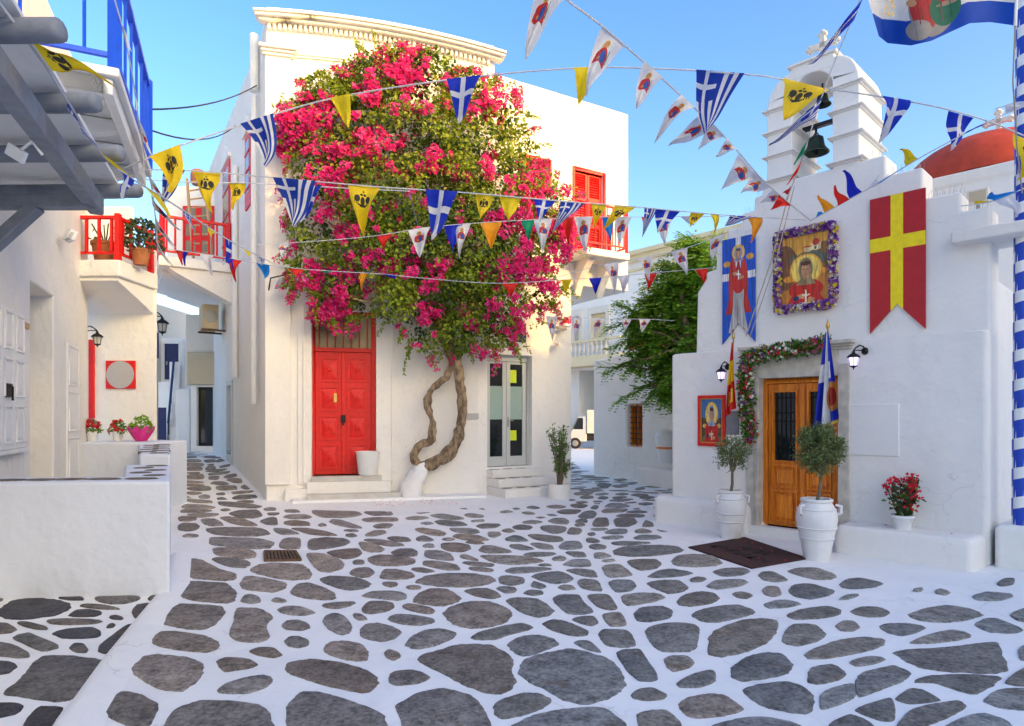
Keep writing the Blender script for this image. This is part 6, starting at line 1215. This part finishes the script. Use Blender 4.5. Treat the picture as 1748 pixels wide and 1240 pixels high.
def rr_(x0, x1, yt, yb, o): xm = (x0 + x1) / 2; return (PK.uz(x0, (yt + yb) / 2, o)[0], PK.uz(x1, (yt + yb) / 2, o)[0], PK.uz(xm, yb, o)[1], PK.uz(xm, yt, o)[1])
q = rr_(1233, 1289, 405, 586, SB + .03); t = face(PK, q, SB + .012, 'blue_banner', M['banner_blue'], None, .02, swallow(q, .28)); tag(t, 'blue swallow-tailed banner with a standing saint and white cross', 'banner')
q = rr_(1485, 1580, 331, 566, SB + .03); t = face(PK, q, SB + .012, 'red_banner', M['banner_red'], None, .02, swallow(q, .33)); tag(t, 'red swallow-tailed banner with a yellow cross', 'banner')
q = rr_(1191, 1238, 675, 762, .03); ic = thing('wall_icon', 'painted saint in a red frame on the wall beside the door', 'icon', PK.pt((q[0] + q[1]) / 2, q[2], .02))
mb = MB(); mb.prism(PK.pt, loop4(q), .005, .04, [loop4((q[0] + .045, q[1] - .045, q[2] + .045, q[3] - .045))]); mb.build('frame', M['red_paint'], ic, bevel=.006)
mb = MB(); i_ = (q[0] + .043, q[1] - .043, q[2] + .043, q[3] - .043); mb.prism(PK.pt, loop4(i_), .006, .03, [loop4((i_[0] + .014, i_[1] - .014, i_[2] + .014, i_[3] - .014))]); mb.build('gilt_liner', M['gold'], ic)
i_ = (i_[0] + .012, i_[1] - .012, i_[2] + .012, i_[3] - .012); face(PK, i_, .006, 'painting', M['icon_wall'], ic, .012)
q = rr_(1240, 1262, 702, 742, .0); mb = MB(); mb.pbox(PK, *q, -.005, .02); tag(mb.build('stone_plaque', M['plaque_grey'], bevel=.004), 'small grey carved plaque behind the hanging red flag', 'plaque')
# icon above the door, framed by flowers
q = rr_(1333, 1418, 398, 520, SB + .05); ig = thing('flower_framed_icon', 'golden saint icon framed by purple and yellow flowers above the door', 'icon', PK.pt((q[0] + q[1]) / 2, q[2], SB))
mb = MB(); mb.pbox(PK, q[0] - .05, q[1] + .05, q[2] - .05, q[3] + .05, SB + .003, SB + .05); mb.build('back_board', M['red_paint'], ig)
face(PK, q, SB + .051, 'painting', M['icon_garland'], ig, .012)
def flower_run(path, R_, n, mats, parent, name, s=(.022, .036), sub=5):
    m2 = MB(); L = [0]
    for a, b in zip(path[:-1], path[1:]): L.append(L[-1] + (b - a).length)
    for _ in range(n):
        d = rr.random() * L[-1]; i = next(k for k in range(len(L) - 1) if d <= L[k + 1]); c = path[i].lerp(path[i + 1], (d - L[i]) / max(1e-6, L[i + 1] - L[i]))
        e = rv(rr); e = e if e.dot(PK.N3) > -.2 else -e; p = c + e * R_ * rr.uniform(.75, 1.05)
        m2.mi = rr.choices(range(len(mats)), [w for _, w in mats])[0]; blossom(m2, p, (e + PK.N3 * .5 + rv(rr) * .3).normalized(), rr.uniform(*s), sub)
    return m2.build(name, [M[a] for a, _ in mats], parent, recalc=False)
fz = [PK.pt(q[0] - .035, q[2] - .03, SB + .06), PK.pt(q[1] + .035, q[2] - .03, SB + .06), PK.pt(q[1] + .035, q[3] + .03, SB + .06), PK.pt(q[0] - .035, q[3] + .03, SB + .06)]
flower_run(fz + fz[:1], .05, 1500, [('petal_purple', 5), ('lilac', 4), ('petal_yellow', 2.2), ('petal_white', 2)], ig, 'flower_border')['kind'] = 'stuff'
# garland round the door
gp = [PK.px(1283, 752, .1), PK.px(1276, 700, .12), PK.px(1273, 640, .13), PK.px(1278, 612, .13), PK.px(1310, 603, .13), PK.px(1350, 598, .13), PK.px(1400, 588, .13), PK.px(1408, 585, .13)]
ga = thing('door_garland', 'garland of leaves with red, pink and white roses round the chapel door', 'garland', gp[0])
m2 = MB()
for a, b in zip(gp[:-1], gp[1:]):
    for _ in range(int((b - a).length * 1100)):
        e = rv(rr); e = e if e.dot(PK.N3) > -.3 else -e; p = a.lerp(b, rr.random()) + e * rr.uniform(.02, .105); m2.mi = rr.choice((0, 0, 1)); leaf(m2, p, e + rv(rr) * .6, e + rv(rr) * .3, rr.uniform(.04, .07), .03)
m2.build('leaves', [M['acacia'], M['leaf_deep']], ga, recalc=False)
for k, (m_, n_) in enumerate((('petal_red', 120), ('petal_pink', 110), ('petal_white', 150), ('petal_purple', 60))):
    flower_run(gp, .10, n_, [(m_, 1)], ga, 'roses', (.022, .032), 6)['kind'] = 'stuff'
lantern('wall_lantern', PK.px(1231, 648, .2), .135, 'lit black carriage lantern left of the chapel door', True, -PK.N3, .19)
lantern('wall_lantern', PK.px(1457, 625, .2), .135, 'lit black carriage lantern right of the chapel door', True, -PK.N3 + PK.U3 * .4, .19)
# small flags leaning at the door
def drape(name, pole_top, pole_bot, cols, label, mat, w, L, fold=5):
    t = thing(name, label, 'flag', pole_bot); m2 = MB(); m2.tube([pole_bot, pole_top], .012, 6); m2.build('pole', M['ladder_wood'], t)
    m2 = MB(); m2.lathe(pole_top, [(.012, 0), (.02, .02), (.024, .04), (.012, .08), (0, .13)], 8); m2.build('spearhead', M['brass'], t, smooth=True)
    m2 = MB(); uvs = []; nu, nv = 24, 20; d = (pole_bot - pole_top).normalized()
    for j in range(nv + 1):
        v = j / nv
        for i in range(nu + 1):
            u = i / nu; sp = w * (.10 + .90 * v ** .9); x = (u - cols) * sp; ph = u * fold * 2 * math.pi
            p = pole_top + V(0, 0, -.04) + V(0, 0, -L * v * (1 - .16 * (u - .2))) + PK.U3 * x * .95 + PK.N3 * (.045 * v * math.sin(ph) + .02 * math.sin(ph * .5 + v * 4) * v + .03)
            m2.v.append(p); uvs.append((u, 1 - v))
    for j in range(nv):
        for i in range(nu): a = j * (nu + 1) + i; m2.f.append([a, a + 1, a + nu + 2, a + nu + 1]); m2.m.append(0)
    m2.build('cloth', mat, t, smooth=180, recalc=False, uv=uvs); return t
printmat('flag_red_gold', (.62, .012, .01), [('r', 0, .42, 1, .74, (.82, .50, .0)), ('r', .2, .12, .7, .32, (.75, .5, .03)), ('r', .28, .15, .62, .29, (.6, .012, .01))], .7, .2)
printmat('flag_blue_white', (.012, .03, .45), [('r', 0, .50, .75, .68, (.72, .72, .74)), ('r', .38, 0, .62, 1, (.72, .72, .74)), ('r', 0, .3, .3, .5, (.012, .03, .45)), ('e', .75, .30, .26, .16, (.60, .22, .03)), ('e', .72, .3, .16, .1, (.35, .02, .02)), ('r', 0, 0, 1, .03, (.75, .5, .05))], .7, .2)
drape('red_flag', PK.px(1252, 580, .30), PK.px(1245, 690, .02), .62, 'furled red and yellow flag on a pole left of the door', M['flag_red_gold'], .17, .98, 2.2)
drape('blue_flag', PK.px(1413, 562, .48), PK.px(1425, 700, .06), .5, 'furled blue and white flag with gold fringe right of the door', M['flag_blue_white'], .34, 1.18, 3.2)
# door mat with its lettering
mq = [G(1175, 936), G(1283, 972), G(1379, 955), G(1271, 919)]; mt = thing('door_mat', 'dark brown door mat with Greek lettering before the chapel door', 'door mat', (mq[0] + mq[2]) / 2)
mb = MB(); mb.add([p + V(0, 0, -.01) for p in mq] + [p + V(0, 0, .018) for p in mq], [(0, 1, 2, 3)[::-1], (4, 5, 6, 7), (0, 1, 5, 4), (1, 2, 6, 5), (2, 3, 7, 6), (3, 0, 4, 7)]); mb.build('mat', M['mat_brown'], mt)
def text(body, parent, loc, ux, uy, size, mat, name='lettering', ext=.001):
    cu = bpy.data.curves.new(name, 'FONT'); cu.body = body; cu.size = size; cu.align_x = 'CENTER'; cu.align_y = 'CENTER'; cu.extrude = ext; cu.offset = .012 * size
    o = bpy.data.objects.new(name, cu); scene.collection.objects.link(o); cu.materials.append(mat); o.parent = parent
    from mathutils import Matrix
    ux = ux.normalized(); uz = ux.cross(uy).normalized(); uy = uz.cross(ux)
    m_ = Matrix((ux, uy, uz)).transposed().to_4x4(); m_.translation = Vector(loc) - ORG[parent.name]; o.matrix_local = m_
    dg = bpy.context.evaluated_depsgraph_get(); me = bpy.data.meshes.new_from_object(o.evaluated_get(dg)); ml = o.matrix_local.copy(); bpy.data.objects.remove(o)
    o = link(name, me, parent); o.matrix_local = ml; ORG[o.name] = ORG[parent.name]; return o
dx = (mq[1] - mq[0]); dy = (mq[3] - mq[0]); mc = (mq[0] + mq[2]) / 2 + V(0, 0, .0195)
text('ΑΓΙΑ', mt, mc + dy * .12 + dx * .02, dx, dy, .22, M['mat_letter']); text('ΚΥΡΙΑΚΗ', mt, mc - dy * .12 + dx * .0, dx, dy, .22, M['mat_letter'])
# fallen petals
mb = MB()
for x, y in ((1300,940),(1283,931),(1274,928),(1262,941),(1316,945),(1340,961),(1298,957)): p = G(x, y) + V(0, 0, .022); leaf(mb, p, V(rr.uniform(-1, 1), rr.uniform(-1, 1), .05), V(0, 0, 1), .035, .03)
for _ in range(9): p = PK.pt(PK.uz(rr.uniform(1450, 1640), 900)[0], BZ + .004, rr.uniform(.06, .4)); leaf(mb, p, V(rr.uniform(-1, 1), rr.uniform(-1, 1), .05), V(0, 0, 1), .03, .025)
for _ in range(40): p = PC.pt(rr.uniform(1.9, 3.4), .006, rr.uniform(.55, 1.4)); p.z = .01; leaf(mb, p, V(rr.uniform(-1, 1), rr.uniform(-1, 1), .05), V(0, 0, 1), .035, .03)
tag(mb.build('fallen_petals', M['begonia_red'], recalc=False), 'scattered fallen red petals on the paving', 'petals', kind='stuff')
# ---------------------------------------------------------------- fittings on the middle house
c = PC.px(486, 490, .45); t = thing('wall_lamp', 'grey metal shade lamp on a curved arm beside the red door', 'lamp', c)
MB().lathe(c, [(.18, 0), (.17, .03), (.10, .12), (.05, .16), (0, .17)], 20, V(-.25, -.2, .95)).build('shade', M['grey_metal'], t, smooth=True); MB().ball(c + V(0, 0, .02), .06, 10).build('bulb', M['ceramic'], t, smooth=True)
mb = MB(); mb.tube([c + V(0, 0, .15), c + V(0, .15, .26), PC.px(462, 475, .2), PC.px(458, 500, .02)], .014, 6); mb.build('arm', M['black_iron'], t)
q = PW.rect(870, 552, 898, 584, .02); mb = MB(); mb.pbox(PW, *q, .003, .03); tag(mb.build('navy_sign', M['sign_navy'], bevel=.003), 'square navy sign above the glass door half hidden by blossom', 'sign')
q = PW.rect(820, 705, 826, 716, .02); mb = MB(); r = PC.rect(795, 706, 817, 716, .02); mb.pbox(PC, *r, -.005, .02); tag(mb.build('blank_plate', M['grey_panel']), 'small blank grey plate between the vine stem and glass door', 'plate')
c = PW.px(966, 553, .1); t = thing('alarm_beacon', 'small red alarm beacon high on the house corner', 'alarm', c); MB().lathe(c, [(0, -.06), (.1, -.06), (.1, 0), (0, .01)], 14).build('base', M['plastic_white'], t, smooth=40); MB().lathe(c + V(0, 0, .01), [(.08, 0), (.075, .08), (.04, .13), (0, .14)], 14).build('lens', M['petal_red'], t, smooth=True)
for x, y, nm, lb in ((958, 560, 'wall_floodlight', 'slim grey floodlight under the red alarm beacon'), (953, 589, 'security_camera', 'small white security camera on the house corner')):
    c = PW.px(x, y, .18); t = thing(nm, lb, 'camera' if 'cam' in nm else 'floodlight', c); mb = MB(); mb.box(c, (.11, .06, .03) if 'flood' in nm else (.04, .08, .04), PW.U3, V(.1, -.2, 1)); mb.build('housing', M['grey_metal'] if 'flood' in nm else M['plastic_white'], t, bevel=.01); mb = MB(); mb.tube([c, PW.px(x, y, 0)], .015, 6); mb.build('bracket', M['grey_metal'], t)
# overhead cables
for a, b, sag, lb in (((W(250, 187, 7.2)), PS.px(438, 146, .05), .12, 'upper black cable between the balcony and the tall house'), (W(255, 222, 7.2), PS.px(402, 215, .05), .2, 'lower black cable between the balcony and the tall house')):
    mb = MB(); mb.tube([a.lerp(b, k / 12) - V(0, 0, sag * 4 * (k / 12) * (1 - k / 12)) for k in range(13)], .011, 5); tag(mb.build('overhead_cable', M['cable']), lb, 'cable')

# ---------------------------------------------------------------- festival bunting
W_ = (.74, .74, .76); GB = (.008, .045, .36)
EAG = (.03, .028, .02)
eagle = [('e', .5, .66, .055, .10, EAG), ('e', .46, .80, .035, .03, EAG), ('e', .54, .80, .035, .03, EAG), ('e', .435, .795, .03, .012, EAG), ('e', .565, .795, .03, .012, EAG), ('e', .36, .70, .075, .085, EAG), ('e', .64, .70, .075, .085, EAG), ('r', .30, .58, .32, .72, EAG), ('r', .34, .56, .36, .72, EAG), ('r', .38, .56, .40, .72, EAG), ('r', .60, .56, .62, .72, EAG), ('r', .64, .56, .66, .72, EAG), ('r', .68, .58, .70, .72, EAG), ('t', .5, .62, .08, .52, EAG), ('e', .43, .56, .05, .02, EAG), ('e', .57, .56, .05, .02, EAG), ('r', .49, .83, .51, .9, EAG), ('r', .46, .86, .54, .875, EAG)]
sm = [('e', .5, .82, .115, .085, (.75, .5, .1)), ('e', .5, .82, .075, .058, SK), ('e', .5, .835, .085, .05, (.5, .22, .1)), ('e', .5, .81, .055, .042, SK), ('e', .5, .66, .20, .11, (.55, .03, .03)), ('r', .3, .53, .7, .62, (.55, .03, .03)), ('e', .55, .63, .10, .09, (.03, .09, .36)), ('e', .44, .60, .05, .03, SK), ('r', .70, .60, .72, .78, (.05, .2, .08)), ('r', .28, .40, .72, .53, W_)]
KM = {}
KM['gr'] = printmat('pennant_greek', GB, [('s', 5, 0, 1, 0, 1, W_), ('r', 0, .62, .5, 1, GB), ('r', .21, .62, .29, 1, W_), ('r', 0, .78, .5, .84, W_)], .75, .35)
KM['bc'] = printmat('pennant_cross', (.004, .03, .48), [('r', .43, 0, .57, 1, W_), ('r', 0, .58, 1, .69, W_)], .75, .35)
KM['ye'] = printmat('pennant_eagle', (.80, .58, .01), eagle, .75, .35); KM['st'] = printmat('pennant_saint', W_, sm, .75, .35)
for k, c in (('y', (.78, .60, .01)), ('o', (.82, .33, .01)), ('r', (.72, .02, .012)), ('b', (.005, .02, .5)), ('g', (.0, .30, .13)), ('w', (.70, .70, .76)), ('lb', (.01, .26, .72))): KM[k] = printmat('pennant_' + k, c, [], .75, .35)
def bunting(label, pts, flags, cr_=.006, mat='cord_white'):
    """pts: (x, y, D) along the cord; flags: (x0, x1, tip x, tip y, kind [, bend])"""
    P = [W(*p) for p in pts]; t = thing('bunting', label, 'bunting', P[0], 'strings of festival bunting')
    cord = []
    for i in range(len(P) - 1):
        for k in range(8):
            s = k / 8; p0, p1, p2, p3 = P[max(i - 1, 0)], P[i], P[i + 1], P[min(i + 2, len(P) - 1)]
            cord.append(.5 * ((2 * p1) + (p2 - p0) * s + (2 * p0 - 5 * p1 + 4 * p2 - p3) * s * s + (3 * p1 - p0 - 3 * p2 + p3) * s ** 3))
    cord.append(P[-1])
    m2 = MB(); m2.tube(cord, cr_, 5); m2.build('cord', M[mat], t)
    sx = [CX + p.x / p.y * FPX for p in cord]; sy = [YH - (p.z - CAMH) / p.y * FPX for p in cord]
    steep = abs(sx[-1] - sx[0]) < abs(sy[-1] - sy[0]) * .75
    key = sy if steep else sx
    def at(x):
        for i in range(len(key) - 1):
            a, b = key[i], key[i + 1]
            if min(a, b) <= x <= max(a, b) and a != b: return cord[i].lerp(cord[i + 1], (x - a) / (b - a))
        return cord[0] if abs(x - key[0]) < abs(x - key[-1]) else cord[-1]
    for f in flags:
        x0, x1, tx, ty, kd = f[:5]; bend = f[5] if len(f) > 5 else 0
        A, B = at(x0), at(x1); Dm = (A.y + B.y) / 2; T = W(tx, ty, Dm + rr.uniform(-.1, .1)); mid = (A + B) / 2; ctrl = (mid + T) / 2 + V(0, rr.uniform(-.08, .08), 0)
        L = (T - mid).length; perp = (B - A).normalized(); ctrl += perp * bend * L
        m2 = MB(); uvs = []; nu, nv = 10, 16; ph = rr.uniform(0, 6); am = .03 * L / .4 + .003
        for j in range(nv + 1):
            v = j / nv; c = mid * (1 - v) ** 2 + ctrl * 2 * v * (1 - v) + T * v * v
            for i in range(nu + 1):
                u = i / nu; h = (B - A) * (u - .5) * (1 - v) ** .92; p = c + h + V(0, am * math.sin(u * 7 + ph + v * 2) * min(1, v * 4) + am * 1.2 * math.sin(v * 5 + ph), am * .2 * math.sin(v * 9 + ph))
                m2.v.append(p); uvs.append((u if kd == 'gr' else .5 + (u - .5) * (1 - v), 1 - v))
        for j in range(nv):
            for i in range(nu): a = j * (nu + 1) + i; m2.f.append([a, a + 1, a + nu + 2, a + nu + 1]); m2.m.append(0)
        m2.build('pennant', KM[kd], t, smooth=180, recalc=False, uv=uvs)
    return t
bunting('topmost cord with large pennants sagging from the tall house to the belfry', [(205, 290, 6.2), (300, 252, 6.4), (415, 213, 6.6), (560, 170, 6.6), (763, 137, 6.3), (980, 117, 6.0), (1130, 118, 5.8), (1268, 127, 5.8), (1330, 135, 6.2), (1412, 155, 7.3)], [(258, 311, 292, 332, 'ye', .1), (413, 469, 453, 286, 'gr', .12), (565, 600, 594, 219, 'y'), (763, 821, 783, 210, 'bc'), (978, 1028, 988, 178, 'y'), (1187, 1269, 1201, 232, 'gr', .05), (1333, 1412, 1340, 205, 'ye', .0)], .008)
bunting('cord of blue crosses running from the belfry past the red dome', [(1412, 152, 7.3), (1500, 165, 6.8), (1600, 183, 6.5), (1680, 205, 6.5), (1748, 232, 6.5), (1800, 255, 6.5)], [(1502, 1551, 1504, 243, 'bc', .1), (1622, 1665, 1622, 258, 'bc', .15), (1735, 1790, 1742, 305, 'ye')], .008)
bunting('middle cord of large Greek and eagle pennants before the bougainvillea', [(205, 290, 6.6), (330, 292, 6.8), (470, 304, 7.0), (640, 319, 7.0), (790, 329, 7.2), (950, 343, 7.4), (1090, 354, 7.6), (1230, 367, 7.9), (1376, 376, 8.2)], [(282, 318, 280, 355, 'gr', -.3), (326, 374, 361, 362, 'ye'), (468, 541, 502, 390, 'gr'), (594, 649, 619, 400, 'ye'), (728, 782, 737, 412, 'bc'), (811, 845, 820, 375, 'ye'), (852, 890, 868, 378, 'y'), (911, 948, 921, 380, 'bc'), (957, 997, 943, 395, 'gr', .1), (1010, 1036, 1014, 388, 'ye'), (1050, 1086, 1030, 392, 'ye'), (1100, 1122, 1098, 402, 'gr'), (1120, 1162, 1122, 398, 'bc'), (1180, 1204, 1178, 388, 'ye'), (1214, 1228, 1220, 398, 'y'), (1245, 1292, 1238, 386, 'gr'), (1277, 1303, 1284, 412, 'o')], .007)
bunting('short cord with a small yellow pennant and striped flag by the alley windows', [(205, 300, 7.2), (300, 311, 7.4), (420, 313, 7.8), (560, 320, 8), (700, 327, 8.2)], [(390, 419, 398, 359, 'ye'), (526, 550, 512, 380, 'bc'), (698, 731, 714, 388, 'gr')], .006)
bunting('thin cord of saint pennants and plain colours across the flowers', [(440, 418, 8.2), (540, 412, 8.4), (640, 403, 8.5), (735, 388, 8.6), (830, 380, 8.7), (900, 376, 8.8), (990, 371, 8.8), (1060, 371, 8.8), (1150, 370, 8.8), (1240, 370, 8.7)], [(470, 492, 482, 440, 'st'), (642, 671, 655, 424, 'r'), (697, 735, 716, 440, 'st'), (757, 789, 773, 428, 'b'), (776, 803, 784, 440, 'st'), (820, 857, 838, 424, 'o'), (889, 912, 902, 412, 'g'), (911, 943, 926, 432, 'st'), (957, 980, 971, 418, 'r'), (979, 1011, 999, 432, 'st'), (1028, 1050, 1042, 412, 'lb'), (1050, 1078, 1058, 420, 'st'), (1095, 1110, 1097, 404, 'r'), (1119, 1148, 1134, 420, 'st'), (1160, 1190, 1185, 385, 'w')], .005)
bunting('low cord of plain coloured pennants over the red door', [(285, 425, 8.2), (360, 436, 8.3), (430, 448, 8.4), (500, 458, 8.6), (580, 464, 8.8), (650, 468, 9), (730, 476, 9.2), (850, 484, 9.5), (960, 478, 9.8), (1050, 472, 10), (1140, 464, 10), (1225, 457, 10)], [(297, 312, 311, 452, 'r'), (311, 321, 314, 453, 'b'), (342, 365, 360, 470, 'w'), (383, 400, 398, 460, 'b'), (393, 413, 401, 480, 'r'), (438, 461, 452, 476, 'lb'), (477, 500, 490, 458, 'g'), (490, 520, 506, 472, 'r'), (548, 570, 556, 468, 'g'), (613, 626, 617, 497, 'o'), (650, 675, 674, 476, 'b'), (858, 885, 872, 508, 'r'), (957, 976, 966, 502, 'y'), (1005, 1027, 1017, 502, 'b'), (1053, 1075, 1064, 502, 'w'), (1100, 1122, 1107, 494, 'r'), (1188, 1210, 1201, 484, 'r')], .005)
bunting('cord of saint pennants rising before the green tree to the chapel', [(930, 480, 9), (1030, 452, 9.2), (1100, 440, 9.3), (1170, 424, 9.3), (1240, 398, 9.2)], [(1031, 1056, 1050, 500, 'st'), (1088, 1112, 1109, 478, 'st'), (1146, 1175, 1172, 470, 'st'), (1210, 1237, 1216, 445, 'st')], .005)
bunting('lowest cord of saint pennants between the house corner and the tree', [(915, 540, 11), (985, 542, 11.2), (1040, 545, 11.3), (1100, 545, 11.3), (1150, 548, 11.3)], [(932, 952, 943, 583, 'st'), (975, 994, 982, 583, 'st'), (1012, 1034, 1014, 574, 'st'), (1060, 1078, 1066, 566, 'st'), (1090, 1110, 1096, 568, 'st')], .005)
bunting('diagonal cord of wind-blown saint pennants falling to the chapel front', [(930, -40, 4.2), (968, 0, 4.4), (1028, 45, 4.7), (1110, 116, 5.3), (1200, 198, 6.0), (1245, 242, 6.4), (1300, 305, 7.2), (1345, 345, 7.8), (1384, 377, 8.2)], [(905, 968, 897, 108, 'st', -.2), (1028, 1067, 1000, 170, 'st', -.2), (1098, 1130, 1086, 190, 'st', -.15), (1162, 1185, 1118, 243, 'st', -.2), (1198, 1226, 1140, 252, 'st', -.1), (1212, 1236, 1192, 254, 'st'), (1240, 1258, 1222, 268, 'st'), (1262, 1298, 1232, 322, 'st'), (1290, 1316, 1264, 330, 'st'), (1320, 1340, 1296, 348, 'st'), (1330, 1352, 1316, 358, 'r')], .008)
bunting('cord slanting along the awning with eagle and Greek pennants', [(-20, -20, 2.6), (40, 60, 2.8), (80, 116, 3.0), (120, 180, 3.3), (160, 245, 3.7), (205, 292, 4.3), (290, 345, 5.2), (390, 410, 6.6), (470, 452, 7.6)], [(41, 80, 192, 142, 'ye', -.12), (119, 150, 164, 248, 'gr', .1), (168, 192, 222, 302, 'y', .1), (205, 226, 208, 338, 'bc'), (250, 275, 290, 372, 'y', .1), (313, 330, 330, 392, 'gr'), (352, 368, 360, 404, 'y'), (386, 398, 382, 455, 'bc'), (416, 428, 424, 438, 'y'), (440, 450, 446, 454, 'gr')], .007)
bunting('cord of twisted saint pennants hanging down the blue balcony railing', [(196, 0, 4.9), (212, 60, 5.1), (226, 130, 5.4), (238, 215, 5.9), (252, 290, 6.5), (262, 340, 6.9), (270, 440, 7.4)], [(40, 62, 226, 90, 'w'), (150, 178, 232, 188, 'w'), (205, 240, 262, 268, 'st', .2), (250, 275, 240, 300, 'st'), (300, 322, 290, 348, 'st', .2), (330, 350, 306, 392, 'st', .2), (355, 375, 294, 420, 'st', .2), (385, 405, 292, 452, 'st', .2)], .006)
bunting('steep cord with slanted Greek pennants beside the belfry', [(1476, -20, 6.6), (1452, 40, 6.8), (1425, 105, 7.0), (1398, 180, 7.2), (1376, 250, 7.4), (1352, 318, 7.8), (1340, 345, 8)], [(2, 40, 1380, 112, 'bc', .1), (165, 200, 1316, 244, 'gr', .1), (235, 262, 1354, 282, 'g', .2), (275, 295, 1342, 318, 'r', .1), (318, 332, 1335, 330, 'r')], .007)
bunting('coloured wind-twisted pennants on the cord up the stepped gable', [(1384, 377, 7.6), (1440, 346, 7.2), (1490, 318, 6.9), (1570, 270, 6.5), (1640, 232, 6.3), (1700, 202, 6.2), (1790, 165, 6.1)], [(1393, 1408, 1396, 362, 'lb'), (1408, 1426, 1398, 332, 'o', -.2), (1428, 1448, 1424, 318, 'r'), (1452, 1474, 1438, 292, 'b', .04), (1478, 1500, 1500, 300, 'w'), (1500, 1545, 1490, 320, 'lb', .1), (1548, 1570, 1537, 254, 'y', .1), (1655, 1700, 1645, 228, 'b', .1), (1720, 1770, 1700, 185, 'w')], .006)
bunting('short blue and yellow pennants strung to the striped pole', [(1640, 352, 6.6), (1690, 345, 6.5), (1748, 322, 6.4), (1790, 305, 6.4)], [(1695, 1738, 1690, 330, 'lb', -.3), (1672, 1704, 1664, 344, 'y', -.2), (1700, 1730, 1736, 370, 'w')], .006)
mb = MB(); mb.tube([W(1350, 318, 7.9), W(1318, 440, 8.1), W(1273, 575, 8.35)], .008, 5); mb.tube([W(1356, 318, 7.9), W(1326, 440, 8.1), W(1280, 575, 8.35)], .006, 5); tag(mb.build('bell_rope', M['rope']), 'pale bell ropes slanting down the chapel front to the door', 'rope')
# big flag at the top right, seen from behind, with its halyard
bf = thing('large_flag', 'large blue and white flag with robed figure and gold letters blowing overhead', 'flag', W(1728, 45, 5.2))
bot = [(1733, 44), (1700, 40), (1660, 38), (1630, 46), (1600, 66), (1570, 76), (1540, 77), (1508, 72), (1503, 45), (1492, 28), (1478, 8)]
bot = [(1733, 44), (1690, 38), (1655, 40), (1622, 55), (1590, 70), (1555, 78), (1515, 74), (1500, 62)]
m2 = MB(); uvs = []; nv = 18; nu = 42
for j in range(nv + 1):
    v = j / nv
    for i in range(nu + 1):
        u = i / nu; k = u * (len(bot) - 1); a = int(min(k, len(bot) - 2)); f_ = k - a; x = bot[a][0] * (1 - f_) + bot[a + 1][0] * f_; y = bot[a][1] * (1 - f_) + bot[a + 1][1] * f_
        x = x - (v * 34 * u); y = y - v * (118 - 8 * math.sin(u * 6)); D = 5.2 + .14 * math.sin(u * 9 + v * 1.5) * u + .05 * math.sin(u * 17)
        m2.v.append(W(x, y, D)); uvs.append((u, v))
for j in range(nv):
    for i in range(nu): a = j * (nu + 1) + i; m2.f.append([a, a + 1, a + nu + 2, a + nu + 1]); m2.m.append(0)
BF = (.0, .06, .42)
printmat('big_flag', (.76, .74, .70), [('r', 0, 0, 1, .33, BF), ('r', 0, .86, 1, 1, BF), ('e', .52, .42, .17, .38, (.30, .27, .24)), ('e', .58, .48, .10, .33, (.45, .03, .03)), ('e', .44, .38, .11, .26, (.02, .14, .08)), ('e', .40, .60, .10, .16, (.5, .02, .02)), ('e', .50, .80, .07, .13, (.33, .29, .25)), ('e', .66, .56, .035, .05, SK), ('e', .42, .44, .08, .035, (.35, .24, .16)), ('r', .46, .2, .475, .6, (.1, .1, .08)), ('r', .60, .1, .61, .5, (.2, .04, .03)), ('e', .64, .18, .09, .14, (.34, .30, .26)), ('e', .505, .86, .04, .07, SK), ('e', .52, .90, .05, .05, (.25, .2, .16)), ('r', .55, .2, .558, .75, (.3, .02, .02)), ('r', .62, .25, .627, .7, (.28, .02, .02)), ('r', .40, .2, .407, .55, (.01, .09, .05)), ('r', .48, .15, .486, .5, (.01, .1, .06)), ('e', .36, .56, .03, .04, SK), ('r', .66, .06, .664, .28, (.2, .17, .15))], .75, .35)
m2.build('cloth', M['big_flag'], bf, smooth=180, recalc=False, uv=uvs)
for k, s in enumerate(('ΚΥ', 'ΡΙΑ', 'ΚΗ')): text(s, bf, W(1518, 2 + k * 11, 5.05) , V(-1, .1, 0), V(0, 0, 1), .055, M['gold'], 'lettering', .001)
m2 = MB(); m2.tube([W(1738, -80, 5.2), W(1733, 45, 5.2)], .012, 6); m2.build('hoist', M['white_paint'], bf); m2 = MB(); m2.tube([W(1733, 45, 5.2), W(1729, 140, 5.3), W(1736, 250, 5.6), W(1745, 330, 6.2)], .006, 5); m2.build('halyard', M['rope'], bf)
